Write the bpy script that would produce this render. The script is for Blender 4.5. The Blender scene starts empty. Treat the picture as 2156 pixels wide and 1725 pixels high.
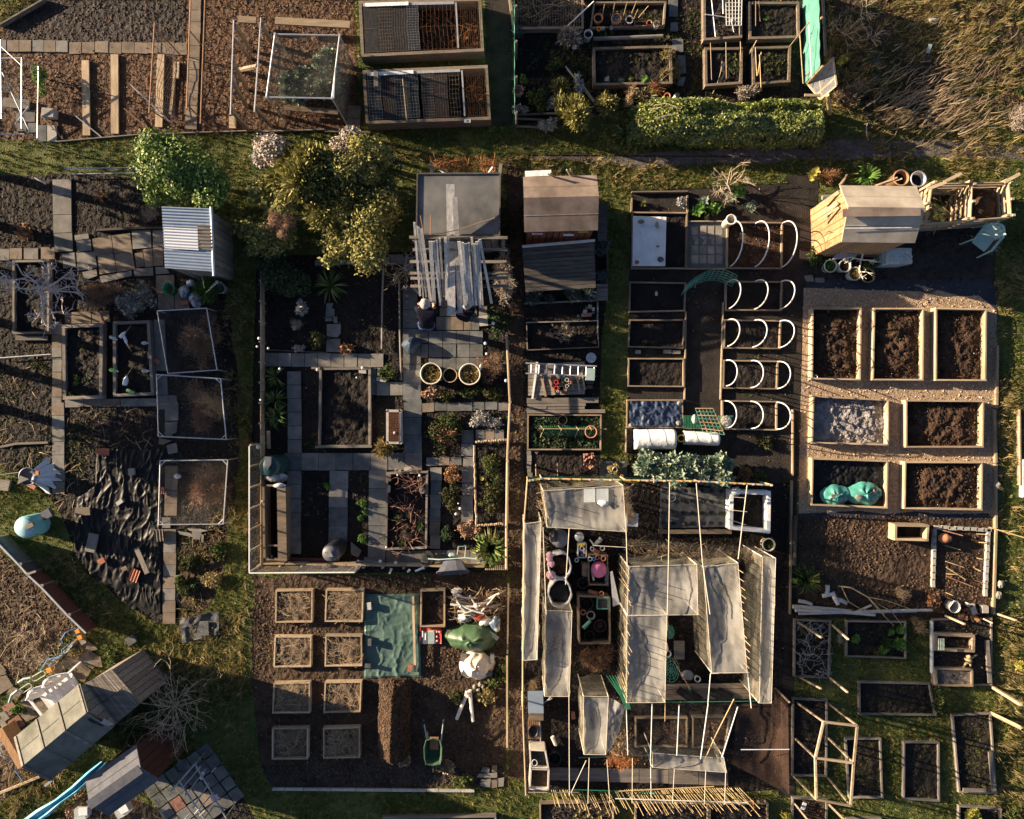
import bpy,math,random
import numpy as np
import mathutils
Vc=mathutils.Vector;Matrix=mathutils.Matrix
S=bpy.context.scene
COL=S.collection
R=random.Random(11)
NR=np.random.default_rng(5)
PI=math.pi
U=R.uniform;sin=math.sin;cos=math.cos;radians=math.radians
# ---------------------------------------------------------------- camera, sky, sun, exposure
CAM_H=18.0
cd=bpy.data.cameras.new('camera');cam=bpy.data.objects.new('camera',cd);COL.objects.link(cam)
cam.location=(0,0,CAM_H);cam.rotation_euler=(0,0,0)
cd.sensor_width=36;cd.lens=27.0;cd.clip_end=400
S.camera=cam
SUN_EL,SUN_AZ=14.5,15.0 # degrees; shadows fall to the east and a little south
wd=bpy.data.worlds.new('World');S.world=wd;wd.use_nodes=True
sk=wd.node_tree.nodes.new('ShaderNodeTexSky');sk.sky_type='NISHITA';sk.sun_disc=False;sk.air_density=.5
sk.sun_elevation=radians(SUN_EL);sk.sun_rotation=radians(-(90-SUN_AZ))
wd.node_tree.links.new(sk.outputs[0],wd.node_tree.nodes['Background'].inputs[0])
wd.node_tree.nodes['Background'].inputs[1].default_value=0.05
sl=bpy.data.lights.new('sun','SUN');sl.energy=5.0;sl.angle=radians(0.5);sl.color=(1.0,0.78,0.53)
so=bpy.data.objects.new('sun',sl);COL.objects.link(so);so.location=(-30,10,20)
_d=Vc((cos(radians(SUN_AZ))*cos(radians(SUN_EL)),-sin(radians(SUN_AZ))*cos(radians(SUN_EL)),-sin(radians(SUN_EL))))
so.rotation_euler=_d.to_track_quat('-Z','Y').to_euler()
S.view_settings.view_transform='Standard';S.view_settings.look='None'
S.view_settings.exposure=1.8;S.view_settings.gamma=1.0;S.view_settings.use_curve_mapping=False
S.render.engine='CYCLES'
S.cycles.transparent_max_bounces=24;S.cycles.max_bounces=6

# ---------------------------------------------------------------- places: photo positions turned into ground points
K=359.333
OC=[0,0]
def tile(c,r):OC[0],OC[1]=c*2156,r*1725
def P(x,y,z=0.0):
 f=(CAM_H-z)/CAM_H/K
 return Vc(((x+OC[0]-4312)*f,(3450-y-OC[1])*f,z))
def F(x,y,z=0.0):
 f=(CAM_H-z)/CAM_H/K
 return Vc(((4*x-4312)*f,(3450-4*y)*f,z))
def L(px):return px/K
def lerp(a,b,t):return a+(b-a)*t
def polyF(pts):return np.array([F(*p)[:2]for p in pts])
def polyP(pts):return np.array([P(*p)[:2]for p in pts])

# ---------------------------------------------------------------- noise
_tab=NR.random((256,256))
def vnoise(x,y):
 xi=np.floor(x).astype(int);yi=np.floor(y).astype(int)
 fx=x-xi;fy=y-yi
 fx=fx*fx*(3-2*fx);fy=fy*fy*(3-2*fy)
 g=lambda a,b:_tab[a&255,b&255]
 return(g(xi,yi)*(1-fx)+g(xi+1,yi)*fx)*(1-fy)+(g(xi,yi+1)*(1-fx)+g(xi+1,yi+1)*fx)*fy
def fb(x,y,o=4):
 x=np.asarray(x,float)+57.3;y=np.asarray(y,float)+91.7
 s=0;a=.5
 for k in range(o):
  s=s+a*vnoise(x,y);x=x*2.03+11.1;y=y*2.03+5.7;a*=.5
 return s

# ---------------------------------------------------------------- materials
MATS={}
def M(name,c1,c2=None,sc=6,rough=.85,bump=0,bsc=40,vary=0,st=(1,1,1),metal=0,spec=.25,alpha=1,attr=False,c3=None,lo=.35,hi=.65,transl=0,bd=.02,alpha2=None,asc=3):
 m=bpy.data.materials.new(name);m.use_nodes=True
 nt=m.node_tree;N=nt.nodes;lk=nt.links.new
 b=N['Principled BSDF'];out=N['Material Output']
 b.inputs['Roughness'].default_value=rough;b.inputs['Metallic'].default_value=metal
 b.inputs['Specular IOR Level'].default_value=spec
 geo=N.new('ShaderNodeNewGeometry');mp=N.new('ShaderNodeMapping');mp.inputs['Scale'].default_value=st
 lk(geo.outputs['Position'],mp.inputs['Vector'])
 c2=c2 or tuple(x*.7 for x in c1)
 rp=N.new('ShaderNodeValToRGB');e=rp.color_ramp.elements
 e[0].position=lo;e[1].position=hi;e[0].color=(*c1,1);e[1].color=(*c2,1)
 if c3:x=e.new(min(.97,hi+.22));x.color=(*c3,1)
 if attr:
  at=N.new('ShaderNodeAttribute');at.attribute_name='tint';lk(at.outputs['Fac'],rp.inputs[0])
 else:
  n1=N.new('ShaderNodeTexNoise');n1.inputs['Scale'].default_value=sc;n1.inputs['Detail'].default_value=8
  n1.inputs['Roughness'].default_value=.62
  lk(mp.outputs[0],n1.inputs['Vector']);lk(n1.outputs['Fac'],rp.inputs[0])
 colr=rp.outputs[0]
 if vary:
  oi=N.new('ShaderNodeObjectInfo');mr=N.new('ShaderNodeMapRange');hs=N.new('ShaderNodeHueSaturation')
  mr.inputs['To Min'].default_value=1-vary;mr.inputs['To Max'].default_value=1+vary
  lk(oi.outputs['Random'],mr.inputs['Value']);lk(mr.outputs[0],hs.inputs['Value']);lk(colr,hs.inputs['Color']);colr=hs.outputs[0]
 lk(colr,b.inputs['Base Color'])
 if bump:
  n2=N.new('ShaderNodeTexNoise');n2.inputs['Scale'].default_value=bsc;n2.inputs['Detail'].default_value=6
  lk(mp.outputs[0],n2.inputs['Vector'])
  bp=N.new('ShaderNodeBump');bp.inputs['Strength'].default_value=bump;bp.inputs['Distance'].default_value=bd
  lk(n2.outputs['Fac'],bp.inputs['Height']);lk(bp.outputs[0],b.inputs['Normal'])
 if alpha<1:
  b.inputs['Alpha'].default_value=alpha
  if alpha2 is not None:
   n3=N.new('ShaderNodeTexNoise');n3.inputs['Scale'].default_value=asc;n3.inputs['Detail'].default_value=5
   ma=N.new('ShaderNodeMapRange');ma.inputs['From Min'].default_value=.35;ma.inputs['From Max'].default_value=.65
   ma.inputs['To Min'].default_value=alpha;ma.inputs['To Max'].default_value=alpha2
   lk(mp.outputs[0],n3.inputs['Vector']);lk(n3.outputs['Fac'],ma.inputs['Value']);lk(ma.outputs[0],b.inputs['Alpha'])
 if transl:
  tr=N.new('ShaderNodeBsdfTranslucent');lk(colr,tr.inputs['Color']);mx=N.new('ShaderNodeMixShader')
  mx.inputs[0].default_value=transl;lk(b.outputs[0],mx.inputs[1]);lk(tr.outputs[0],mx.inputs[2]);lk(mx.outputs[0],out.inputs[0])
 MATS[name]=m
 return m

# ---------------------------------------------------------------- mesh builder
WLOC={}
def wo(o):return WLOC.get(o.name,Vc((0,0,0)))
class MB:
 def __init__(s):s.v=[];s.f=[]
 def add(s,vs,fs):
  k=len(s.v);s.v+=[tuple(p)for p in vs];s.f+=[tuple(i+k for i in f)for f in fs];return s
 def frame(s,a,b,up=None):
  d=(b-a).normalized();up=up or Vc((0,0,1))
  if abs(d.dot(up))>.98:up=Vc((0,1,0))
  x=d.cross(up).normalized();return d,x,x.cross(d).normalized()
 def bar(s,a,b,w,h,up=None,drop=False):
  """beam from a to b, w wide, h thick; drop: a and b run along the top face"""
  d,x,u=s.frame(a,b,up);x=x*(w/2)
  t,o=(Vc(u)*0,u*-h)if drop else(u*(h/2),u*(-h/2))
  vs=[a-x+o,a+x+o,a+x+t,a-x+t,b-x+o,b+x+o,b+x+t,b-x+t]
  return s.add(vs,[(3,2,1,0),(4,5,6,7),(0,1,5,4),(1,2,6,5),(2,3,7,6),(3,0,4,7)])
 def box(s,c,sx,sy,sz,rz=0):
  d=Vc((cos(rz),sin(rz),0))*(sx/2)
  return s.bar(Vc(c)-d,Vc(c)+d,sy,sz)
 def tube(s,pts,r,n=6,r2=None,closed=False):
  m=len(pts);k=len(s.v);x=None
  for i,p in enumerate(pts):
   a=pts[(i-1)%m]if closed else pts[max(i-1,0)];b=pts[(i+1)%m]if closed else pts[min(i+1,m-1)]
   d=(b-a);d=d.normalized()if d.length>1e-9 else Vc((0,0,1))
   if x is None:x=d.orthogonal().normalized()
   else:
    x=x-d*x.dot(d);x=x.normalized()if x.length>1e-6 else d.orthogonal().normalized()
   y=d.cross(x);rr=r if r2 is None else r+(r2-r)*i/max(1,m-1)
   for j in range(n):
    t=2*PI*j/n;q=p+(x*cos(t)+y*sin(t))*rr;s.v.append(tuple(q))
  for i in range(m if closed else m-1):
   i2=(i+1)%m
   for j in range(n):
    j2=(j+1)%n;s.f.append((k+i*n+j,k+i*n+j2,k+i2*n+j2,k+i2*n+j))
  if not closed and n>2:
   s.f.append(tuple(k+j for j in reversed(range(n))));s.f.append(tuple(k+(m-1)*n+j for j in range(n)))
  return s
 def lathe(s,c,prof,n=18,ax=None,ex=1.0):
  """profile of (radius, height) turned about an upright axis at c; ax: a rotation matrix"""
  k=len(s.v);c=Vc(c)
  for r,z in prof:
   for j in range(n):
    t=2*PI*j/n;q=Vc((r*cos(t)*ex,r*sin(t),z))
    if ax is not None:q=ax@q
    s.v.append(tuple(c+q))
  for i in range(len(prof)-1):
   for j in range(n):
    j2=(j+1)%n;s.f.append((k+i*n+j,k+i*n+j2,k+(i+1)*n+j2,k+(i+1)*n+j))
  if prof[0][0]>1e-5:s.f.append(tuple(k+j for j in reversed(range(n))))
  if prof[-1][0]>1e-5:s.f.append(tuple(k+(len(prof)-1)*n+j for j in range(n)))
  return s
 def prism(s,pts,z0,z1):
  n=len(pts);a=sum(pts[i][0]*pts[(i+1)%n][1]-pts[(i+1)%n][0]*pts[i][1]for i in range(n))
  if a<0:pts=pts[::-1]
  vs=[(p[0],p[1],z0)for p in pts]+[(p[0],p[1],z1)for p in pts]
  fs=[tuple(reversed(range(n))),tuple(range(n,2*n))]+[(i,(i+1)%n,n+(i+1)%n,n+i)for i in range(n)]
  return s.add(vs,fs)
 def slab3(s,q,t):
  """four corners in space thickened by t downwards along the normal"""
  nn=(q[1]-q[0]).cross(q[3]-q[0]).normalized()
  if nn.z<0:q=q[::-1];nn=-nn
  vs=list(q)+[p-nn*t for p in q]
  return s.add(vs,[(0,1,2,3),(7,6,5,4),(0,4,5,1),(1,5,6,2),(2,6,7,3),(3,7,4,0)])
 def grid(s,q,nu,nv,zf=None):
  """bilinear patch over four corners tl,tr,br,bl; zf(x, y, u, v) adds height (arrays)"""
  u,v=np.meshgrid(np.linspace(0,1,nu+1),np.linspace(0,1,nv+1))
  A=[np.array(p)for p in q]
  pts=(A[0][None,None]*((1-u)*(1-v))[...,None]+A[1]*(u*(1-v))[...,None]+A[2]*(u*v)[...,None]+A[3]*((1-u)*v)[...,None])
  if zf is not None:pts[...,2]+=zf(pts[...,0],pts[...,1],u,v)
  k=len(s.v);s.v+=[tuple(p)for p in pts.reshape(-1,3)]
  w=nu+1
  for j in range(nv):
   for i in range(nu):
    a=k+j*w+i;s.f.append((a,a+w,a+w+1,a+1))
  return s
 def ball(s,c,rx,ry,rz,n=10,m=6,jit=0):
  k=len(s.v)
  for i in range(1,m):
   t=PI*i/m
   for j in range(n):
    a=2*PI*j/n;g=1+U(-jit,jit)
    s.v.append((c[0]+rx*sin(t)*cos(a)*g,c[1]+ry*sin(t)*sin(a)*g,c[2]+rz*cos(t)*g))
  s.v.append((c[0],c[1],c[2]+rz));s.v.append((c[0],c[1],c[2]-rz));T=len(s.v)-2
  for j in range(n):
   j2=(j+1)%n;s.f.append((T,k+j,k+j2));s.f.append((T+1,k+(m-2)*n+j2,k+(m-2)*n+j))
   for i in range(m-2):s.f.append((k+i*n+j,k+(i+1)*n+j,k+(i+1)*n+j2,k+i*n+j2))
  return s
 def b(s,name,mat,parent=None,lb_=None,sm=False,loc=None):
  o0=wo(parent)if parent else Vc((0,0,0))
  loc=Vc(loc)if loc is not None else o0
  V=np.array(s.v,float).reshape(-1,3)-np.array(loc)
  me=bpy.data.meshes.new(name);me.from_pydata(V.tolist(),[],s.f)
  if sm:me.polygons.foreach_set('use_smooth',[True]*len(me.polygons))
  mats=mat if isinstance(mat,(list,tuple))else[mat]
  for x in mats:me.materials.append(MATS[x]if isinstance(x,str)else x)
  me.update()
  o=bpy.data.objects.new(name,me);COL.objects.link(o)
  o.location=loc-o0;WLOC[o.name]=loc.copy()
  if parent:o.parent=parent
  if lb_:o['label']=lb_
  return o
def tag(o,lb_,cat,group=None):
 o['label']=lb_;o['category']=cat
 if group:o['group']=group
 return o
def thing(name,lb_,cat,loc,group=None):
 o=bpy.data.objects.new(name,None);COL.objects.link(o);o.location=loc;o.empty_display_size=.2
 WLOC[o.name]=Vc(loc);return tag(o,lb_,cat,group)
def solo(name,mb,mat,lb_,cat,group=None,sm=False):
 V=np.array(mb.v);loc=Vc((*(V[:,:2].mean(0)),V[:,2].min()))
 return tag(mb.b(name,mat,loc=loc,sm=sm),lb_,cat,group)
def struct(name,mb,mat,kind='structure',sm=False):
 o=mb.b(name,mat,sm=sm);o['kind']=kind;return o
def sroot(name,loc=(0,0,0)):
 o=bpy.data.objects.new(name,None);COL.objects.link(o);o.location=loc;WLOC[o.name]=Vc(loc);o['kind']='structure';return o
# ---------------------------------------------------------------- scattering many small pieces into one mesh
def inside(poly,x,y):
 r=np.zeros(x.shape,bool);n=len(poly);j=n-1
 for i in range(n):
  xi,yi=poly[i];xj,yj=poly[j]
  c=((yi>y)!=(yj>y))&(x<(xj-xi)*(y-yi)/(yj-yi+1e-12)+xi)
  r^=c;j=i
 return r
def area(poly):
 x,y=poly[:,0],poly[:,1];return abs(np.dot(x,np.roll(y,1))-np.dot(y,np.roll(x,1)))/2
def pin(polys,dens,excl=(),patch=None,z=0.0):
 """random points in polygons, dens per square metre; patch(x, y) -> keep probability"""
 out=[]
 for poly in polys:
  lo,hi=poly.min(0),poly.max(0);n=int(dens*np.prod(hi-lo))
  x=NR.uniform(lo[0],hi[0],n);y=NR.uniform(lo[1],hi[1],n);k=inside(poly,x,y)
  for e in excl:k&=~inside(e,x,y)
  if patch is not None:k&=NR.random(n)<patch(x,y)
  out.append(np.stack([x[k],y[k],np.full(k.sum(),z)],1))
 return np.concatenate(out)
def rots(n,tilt,full=False):
 a=NR.uniform(0,2*PI,n);ca,sa=np.cos(a),np.sin(a);Z=np.zeros((n,3,3))
 Z[:,0,0]=ca;Z[:,0,1]=-sa;Z[:,1,0]=sa;Z[:,1,1]=ca;Z[:,2,2]=1
 t=NR.uniform(-PI,PI,n)if full else NR.normal(0,1,n)*tilt
 ct,s_=np.cos(t),np.sin(t);X=np.zeros((n,3,3));X[:,0,0]=1;X[:,1,1]=ct;X[:,1,2]=-s_;X[:,2,1]=s_;X[:,2,2]=ct
 b=NR.uniform(0,2*PI,n);cb,sb=np.cos(b),np.sin(b);Y=np.zeros((n,3,3));Y[:,0,0]=cb;Y[:,0,1]=-sb;Y[:,1,0]=sb;Y[:,1,1]=cb;Y[:,2,2]=1
 return Z@X@Y
def face_rots(nrm):
 """rotations whose z axis follows the given directions"""
 n=nrm/(np.linalg.norm(nrm,axis=1,keepdims=True)+1e-9)
 h=NR.normal(0,1,n.shape);x=np.cross(h,n);x /=(np.linalg.norm(x,axis=1,keepdims=True)+1e-9)
 return np.stack([x,np.cross(n,x),n],2)
def sc_(name,tm,pts,sc,mat,tilt=.15,parent=None,rot=None,full=False,sm=False,lb_=None,kind='stuff',zsc=None):
 n=len(pts)
 if n==0:return None
 tm=tm if isinstance(tm,list)else[tm]
 Rm=rot if rot is not None else rots(n,tilt,full)
 s=NR.uniform(sc[0],sc[1],n);tint=NR.random(n);pick=NR.integers(0,len(tm),n)
 VV=[];FF=[];TT=[];k=0
 loc=np.array(wo(parent))if parent else np.zeros(3)
 for i,(tv,tf)in enumerate(tm):
  q=np.where(pick==i)[0]
  if not len(q):continue
  tv=np.asarray(tv,float);tf=np.asarray(tf,int)
  v=np.einsum('nij,vj->nvi',Rm[q],tv)*s[q][:,None,None]+pts[q][:,None,:]-loc
  VV.append(v.reshape(-1,3));m=len(tv)
  f=tf[None]+(np.arange(len(q))*m)[:,None,None]+k
  FF.append(f.reshape(-1,tf.shape[1]));TT.append(np.repeat(tint[q],m));k+=len(q)*m
 V=np.concatenate(VV);T=np.concatenate(TT)
 lt=np.concatenate([f.ravel()for f in FF]);sizes=np.concatenate([np.full(len(f),f.shape[1])for f in FF])
 me=bpy.data.meshes.new(name);me.vertices.add(len(V));me.vertices.foreach_set('co',V.ravel())
 me.loops.add(len(lt));me.loops.foreach_set('vertex_index',lt.astype(np.int32))
 me.polygons.add(len(sizes));st=np.concatenate([[0],np.cumsum(sizes)[:-1]])
 me.polygons.foreach_set('loop_start',st.astype(np.int32));me.polygons.foreach_set('loop_total',sizes.astype(np.int32))
 at=me.attributes.new('tint','FLOAT','POINT');at.data.foreach_set('value',T.astype(np.float32))
 me.materials.append(MATS[mat]);me.update(calc_edges=True)
 if sm:me.polygons.foreach_set('use_smooth',[True]*len(sizes))
 o=bpy.data.objects.new(name,me);COL.objects.link(o)
 if parent:o.parent=parent
 WLOC[o.name]=Vc(loc)
 if kind:o['kind']=kind
 if lb_:o['label']=lb_
 return o
def t_tuft(n,h,w,lean,seed):
 r=random.Random(seed);v=[];f=[]
 for i in range(n):
  a=r.uniform(0,2*PI);l=r.uniform(.3,1)*lean;hh=h*r.uniform(.6,1)
  bx,by=r.uniform(-.3,.3)*lean,r.uniform(-.3,.3)*lean
  px,py=-sin(a)*w,cos(a)*w;k=len(v)
  v+=[(bx-px,by-py,0),(bx+px,by+py,0),(bx+cos(a)*l,by+sin(a)*l,hh)];f.append((k,k+1,k+2))
 return v,f
def t_leaf(l=1,w=.5,fold=.12):
 return[(0,0,0),(l*.45,-w/2,fold),(l,0,0),(l*.45,w/2,fold)],[(0,1,2),(0,2,3)]
def t_rosette(n,l,w,up,seed):
 r=random.Random(seed);v=[];f=[]
 for i in range(n):
  a=2*PI*i/n+r.uniform(-.4,.4);u=up*r.uniform(.3,1.2);ll=l*r.uniform(.6,1.1);c,s=cos(a),sin(a);k=len(v)
  q=lambda x,y,z:(x*c-y*s,x*s+y*c,z)
  v+=[q(.05*ll,0,0),q(ll*.55,-w/2,u*.8),q(ll,0,u),q(ll*.55,w/2,u*.8)];f+=[(k,k+1,k+2),(k,k+2,k+3)]
 return v,f
def t_clod(seed,flat=.7):
 r=random.Random(seed);ic=[(0,0,1),(1,0,0),(0,1,0),(-1,0,0),(0,-1,0),(0,0,-1)]
 v=[tuple(c*r.uniform(.6,1.2)*(flat if i==2 else 1)for i,c in enumerate(p))for p in ic]
 return v,[(0,1,2),(0,2,3),(0,3,4),(0,4,1),(5,2,1),(5,3,2),(5,4,3),(5,1,4)]
def t_strip(seed,l=1,w=.03,bend=.3,up=.2,n=3):
 r=random.Random(seed);v=[];f=[];b=r.uniform(-bend,bend)
 for i in range(n+1):
  t=i/n;x=(t-.5)*l;y=b*(t*(1-t))*4*.5;z=up*sin(t*PI)*r.uniform(.3,1)
  v+=[(x,y-w/2,z),(x,y+w/2,z)]
 for i in range(n):f+=[(2*i,2*i+2,2*i+3),(2*i,2*i+3,2*i+1)]
 return v,f
TUFTS=[t_tuft(6,.05,.005,.05,i)for i in range(6)]
LONGT=[t_tuft(9,.16,.007,.14,20+i)for i in range(6)]
LEAFT=[t_leaf(1,.5),t_leaf(1,.62,.05),t_leaf(.9,.4,.2)]
ROSE=[t_rosette(6,1,.5,.35,i)for i in range(5)]
CLODS=[t_clod(i)for i in range(6)]
STRAW=[t_strip(i,1,.025,.6,.12)for i in range(8)]
TWIG=[t_strip(40+i,1,.03,.35,.18,4)for i in range(8)]
CHIP=[([(-.5,-.22,0),(.5,-.25,.05),(.45,.25,.1),(-.5,.2,.02)],[(0,1,2),(0,2,3)])]
# ---------------------------------------------------------------- materials used in the place
M('turf',(.042,.066,.014),(.12,.125,.036),sc=1.3,bump=.9,bsc=30,bd=.05,c3=(.075,.09,.024))
M('turf_blade',(.038,.072,.01),(.14,.155,.03),attr=True,lo=.1,hi=.65,c3=(.3,.25,.09),transl=.25,rough=.6)
M('dry_blade',(.18,.14,.055),(.4,.31,.14),attr=True,lo=.1,hi=.8,c3=(.11,.12,.03),transl=.2)
M('long_blade',(.022,.050,.010),(.080,.120,.025),attr=True,lo=.1,hi=.8,c3=(.20,.17,.07),transl=.25)
M('gravel',(.085,.072,.068),(.15,.13,.12),sc=6,bump=1,bsc=60,bd=.03)
M('gravel_bit',(.06,.05,.05),(.2,.17,.16),attr=True,lo=.1,hi=.9)
M('sdark',(.009,.007,.0065),(.022,.017,.0145),sc=2.2,bump=1,bsc=8,bd=.12,c3=(.042,.032,.026))
M('soil_grey',(.018,.015,.014),(.052,.043,.038),sc=2.2,bump=1,bsc=8,bd=.12,c3=(.08,.065,.055))
M('soil_brown',(.03,.019,.013),(.078,.05,.032),sc=2,bump=1,bsc=8,bd=.12,c3=(.115,.078,.05))
M('compost',(.03,.017,.011),(.085,.048,.028),sc=5,bump=1,bsc=30,bd=.06,c3=(.12,.072,.042))
M('leafmould',(.05,.027,.016),(.125,.07,.04),sc=4,bump=1,bsc=8,bd=.12)
M('litter',(.034,.023,.014),(.1,.068,.042),sc=2,bump=1,bsc=8,bd=.12)
M('ash',(.16,.15,.15),(.32,.29,.28),sc=5,bump=1,bsc=26,bd=.05)
M('clod_dark',(.009,.007,.0065),(.036,.027,.022),attr=True,lo=.1,hi=.9)
M('clod_brown',(.03,.018,.012),(.105,.066,.042),attr=True,lo=.1,hi=.9)
M('clod_leaf',(.045,.022,.012),(.17,.095,.05),attr=True,lo=.1,hi=.9,c3=(.28,.19,.11))
M('woodchip',(.22,.165,.115),(.42,.315,.22),sc=16,bump=1,bsc=40,bd=.03)
M('chip_bit',(.22,.16,.11),(.62,.47,.33),attr=True,lo=.05,hi=.95)
M('dark_chip',(.022,.019,.017),(.068,.056,.048),attr=True,lo=.1,hi=.9)
M('dark_path',(.014,.012,.0115),(.038,.032,.028),sc=3,bump=1,bsc=50,bd=.03)
M('weed',(.030,.055,.014),(.080,.105,.028),attr=True,lo=.1,hi=.8,c3=(.16,.13,.05),transl=.2)
M('weed_dark',(.025,.036,.012),(.07,.072,.024),attr=True,lo=.1,hi=.8,c3=(.14,.11,.045),transl=.2)
M('dead_leaf',(.14,.060,.028),(.32,.17,.08),attr=True,lo=.1,hi=.9,c3=(.40,.29,.16))
M('pale_bit',(.35,.33,.31),(.6,.57,.53),attr=True)
M('straw',(.22,.16,.1),(.44,.33,.215),attr=True,lo=.1,hi=.9,transl=.15)
M('straw_bed',(.085,.062,.042),(.18,.13,.088),sc=5,bump=1,bsc=40,bd=.03)
M('dead_stem',(.16,.11,.065),(.38,.28,.17),attr=True,lo=.1,hi=.9,c3=(.5,.4,.26))
M('rust_frond',(.20,.075,.030),(.40,.17,.065),attr=True,lo=.1,hi=.9)
M('slab',(.14,.135,.125),(.225,.212,.192),sc=5,bump=.35,bsc=60,vary=.16,bd=.01)
M('slab_brown',(.14,.11,.085),(.23,.185,.14),sc=5,bump=.35,bsc=60,vary=.15,bd=.01)
M('slab_pale',(.34,.32,.29),(.46,.43,.39),sc=6,bump=.3,bsc=60,vary=.1,bd=.01)
M('slab_red',(.19,.095,.075),(.27,.145,.11),sc=5,bump=.3,bsc=60,vary=.12,bd=.01)
M('slate',(.085,.09,.092),(.15,.155,.155),sc=5,bump=.4,bsc=50,vary=.2,bd=.01)
M('crazy_stone',(.19,.18,.155),(.32,.29,.24),sc=4,bump=.4,bsc=50,vary=.2,bd=.01)
M('mortar',(.085,.095,.1),(.125,.133,.137),sc=12,bump=.3)
M('brick',(.36,.13,.08),(.46,.20,.12),sc=20,bump=.4,vary=.15)
M('terracotta',(.42,.165,.085),(.52,.24,.13),sc=12,vary=.1,bump=.1)
M('concrete',(.33,.31,.28),(.44,.42,.38),sc=8,bump=.3,vary=.1)
M('timber',(.17,.13,.092),(.31,.24,.17),sc=2,st=(1,6,6),bump=.4,bsc=30,vary=.28,bd=.008)
M('timber_y',(.17,.13,.092),(.31,.24,.17),sc=2,st=(6,1,6),bump=.4,bsc=30,vary=.28,bd=.008)
M('tgrey',(.14,.125,.108),(.25,.22,.19),sc=2,st=(1,7,7),bump=.4,bsc=30,vary=.28,bd=.008)
M('tgrey_y',(.14,.125,.108),(.25,.22,.19),sc=4,st=(7,1,7),bump=.4,bsc=30,vary=.22,bd=.008)
M('tsilver',(.3,.295,.285),(.56,.54,.51),sc=3,st=(9,1,9),bump=.5,bsc=30,vary=.22,bd=.008)
M('tpale',(.29,.22,.145),(.46,.36,.245),sc=2,st=(1,6,6),bump=.3,bsc=30,vary=.28,bd=.008)
M('tpale_y',(.29,.22,.145),(.46,.36,.245),sc=2,st=(6,1,6),bump=.3,bsc=30,vary=.28,bd=.008)
M('shed_orange',(.29,.16,.08),(.43,.26,.135),sc=4,st=(5,1,5),bump=.3,vary=.14)
M('shed_red',(.11,.036,.022),(.17,.06,.036),sc=5,st=(1,6,6),bump=.3,vary=.12)
M('shed_dark',(.045,.018,.013),(.075,.030,.021),sc=5,st=(1,6,6),bump=.3,vary=.12)
M('felt_grey',(.085,.087,.09),(.18,.178,.175),sc=1.6,bump=.35,bsc=120,bd=.006)
M('felt_brown',(.13,.1,.08),(.26,.2,.165),sc=2.2,bump=.35,bsc=120,bd=.006)
M('felt_green',(.1,.1,.085),(.2,.2,.17),sc=2.2,bump=.35,bsc=120,bd=.006)
M('felt_blue',(.075,.082,.1),(.115,.12,.14),sc=6,bump=.35,bsc=120,bd=.006)
M('felt_tan',(.28,.24,.195),(.44,.39,.32),sc=2.2,bump=.35,bsc=100,bd=.006,c3=(.22,.165,.12))
M('dboards',(.055,.050,.046),(.115,.10,.09),sc=3,st=(1,9,9),bump=.5,vary=.2)
M('metal',(.42,.43,.45),(.55,.56,.58),sc=9,metal=.6,rough=.42,spec=.5)
M('metal_dull',(.33,.34,.36),(.45,.46,.48),sc=9,metal=.4,rough=.5,spec=.5)
M('pvc',(.58,.58,.57),(.7,.7,.68),sc=9,rough=.4,spec=.5)
M('cream_pole',(.50,.44,.35),(.64,.57,.46),sc=9,rough=.6)
M('bamboo',(.36,.26,.135),(.52,.4,.22),sc=9,rough=.6,vary=.2)
M('cane_dark',(.24,.13,.07),(.36,.21,.12),sc=9,rough=.7,vary=.2)
M('teal_net',(.07,.21,.18),(.11,.28,.24),sc=4,rough=.6,alpha=.92)
M('green_net',(.02,.14,.075),(.035,.20,.11),sc=4,rough=.6)
M('green_net_soft',(.04,.17,.12),(.07,.22,.16),sc=4,rough=.6,alpha=0.13)
M('fleece',(.46,.46,.45),(.56,.55,.52),sc=3,rough=.9,alpha=0.3,alpha2=0.48,asc=2.2,bump=0.22,bsc=9,bd=.03,transl=0.12)
M('fleece_side',(.36,.33,.25),(.46,.42,.33),sc=3,rough=.9,alpha=0.18,alpha2=0.36,asc=3,bump=.5,bsc=6,transl=0.12)
M('wcloth',(.70,.70,.70),(.82,.82,.81),sc=3,rough=.8,bump=.5,bsc=8,bd=.03)
M('cream_cloth',(.66,.55,.44),(.76,.65,.53),sc=4,rough=.85,bump=.4,bsc=10)
M('black_net',(.07,.065,.06),(.12,.11,.1),sc=3,rough=.9,alpha=0.07,alpha2=0.17,asc=2)
M('brown_net',(.075,.045,.032),(.12,.07,.05),sc=3,rough=.9,alpha=0.22,alpha2=0.36,asc=2)
M('straw_net',(.34,.29,.20),(.42,.36,.25),sc=3,rough=.9,alpha=.22,alpha2=.42,asc=3)
M('net_string',(.24,.2,.16),(.36,.31,.24),sc=3)
M('black_plastic',(.012,.012,.014),(.022,.022,.024),sc=3,rough=.38,spec=.5,bump=.25,bsc=14,bd=.02)
M('black_matte',(.014,.014,.015),(.026,.026,.028),sc=8,rough=.7)
M('black_sheet',(.006,.006,.0065),(.012,.0115,.0115),sc=3,rough=0.5,spec=0.24,bump=.3,bsc=14,bd=.02)
M('mulch_sheet',(.060,.064,.070),(.085,.090,.096),sc=6,rough=.75,bump=.2,bsc=20)
M('navy_sheet',(.022,.036,.075),(.040,.058,.11),sc=3,rough=.5,spec=.5,bump=.4,bsc=8,bd=.03)
M('membrane',(.018,.022,.032),(.034,.040,.052),sc=4,rough=.6,bump=.3,bsc=16)
M('tarp_green',(.055,.105,.085),(.095,.155,.13),sc=2.5,rough=.42,spec=.5,bump=.35,bsc=7,bd=.02)
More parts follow.
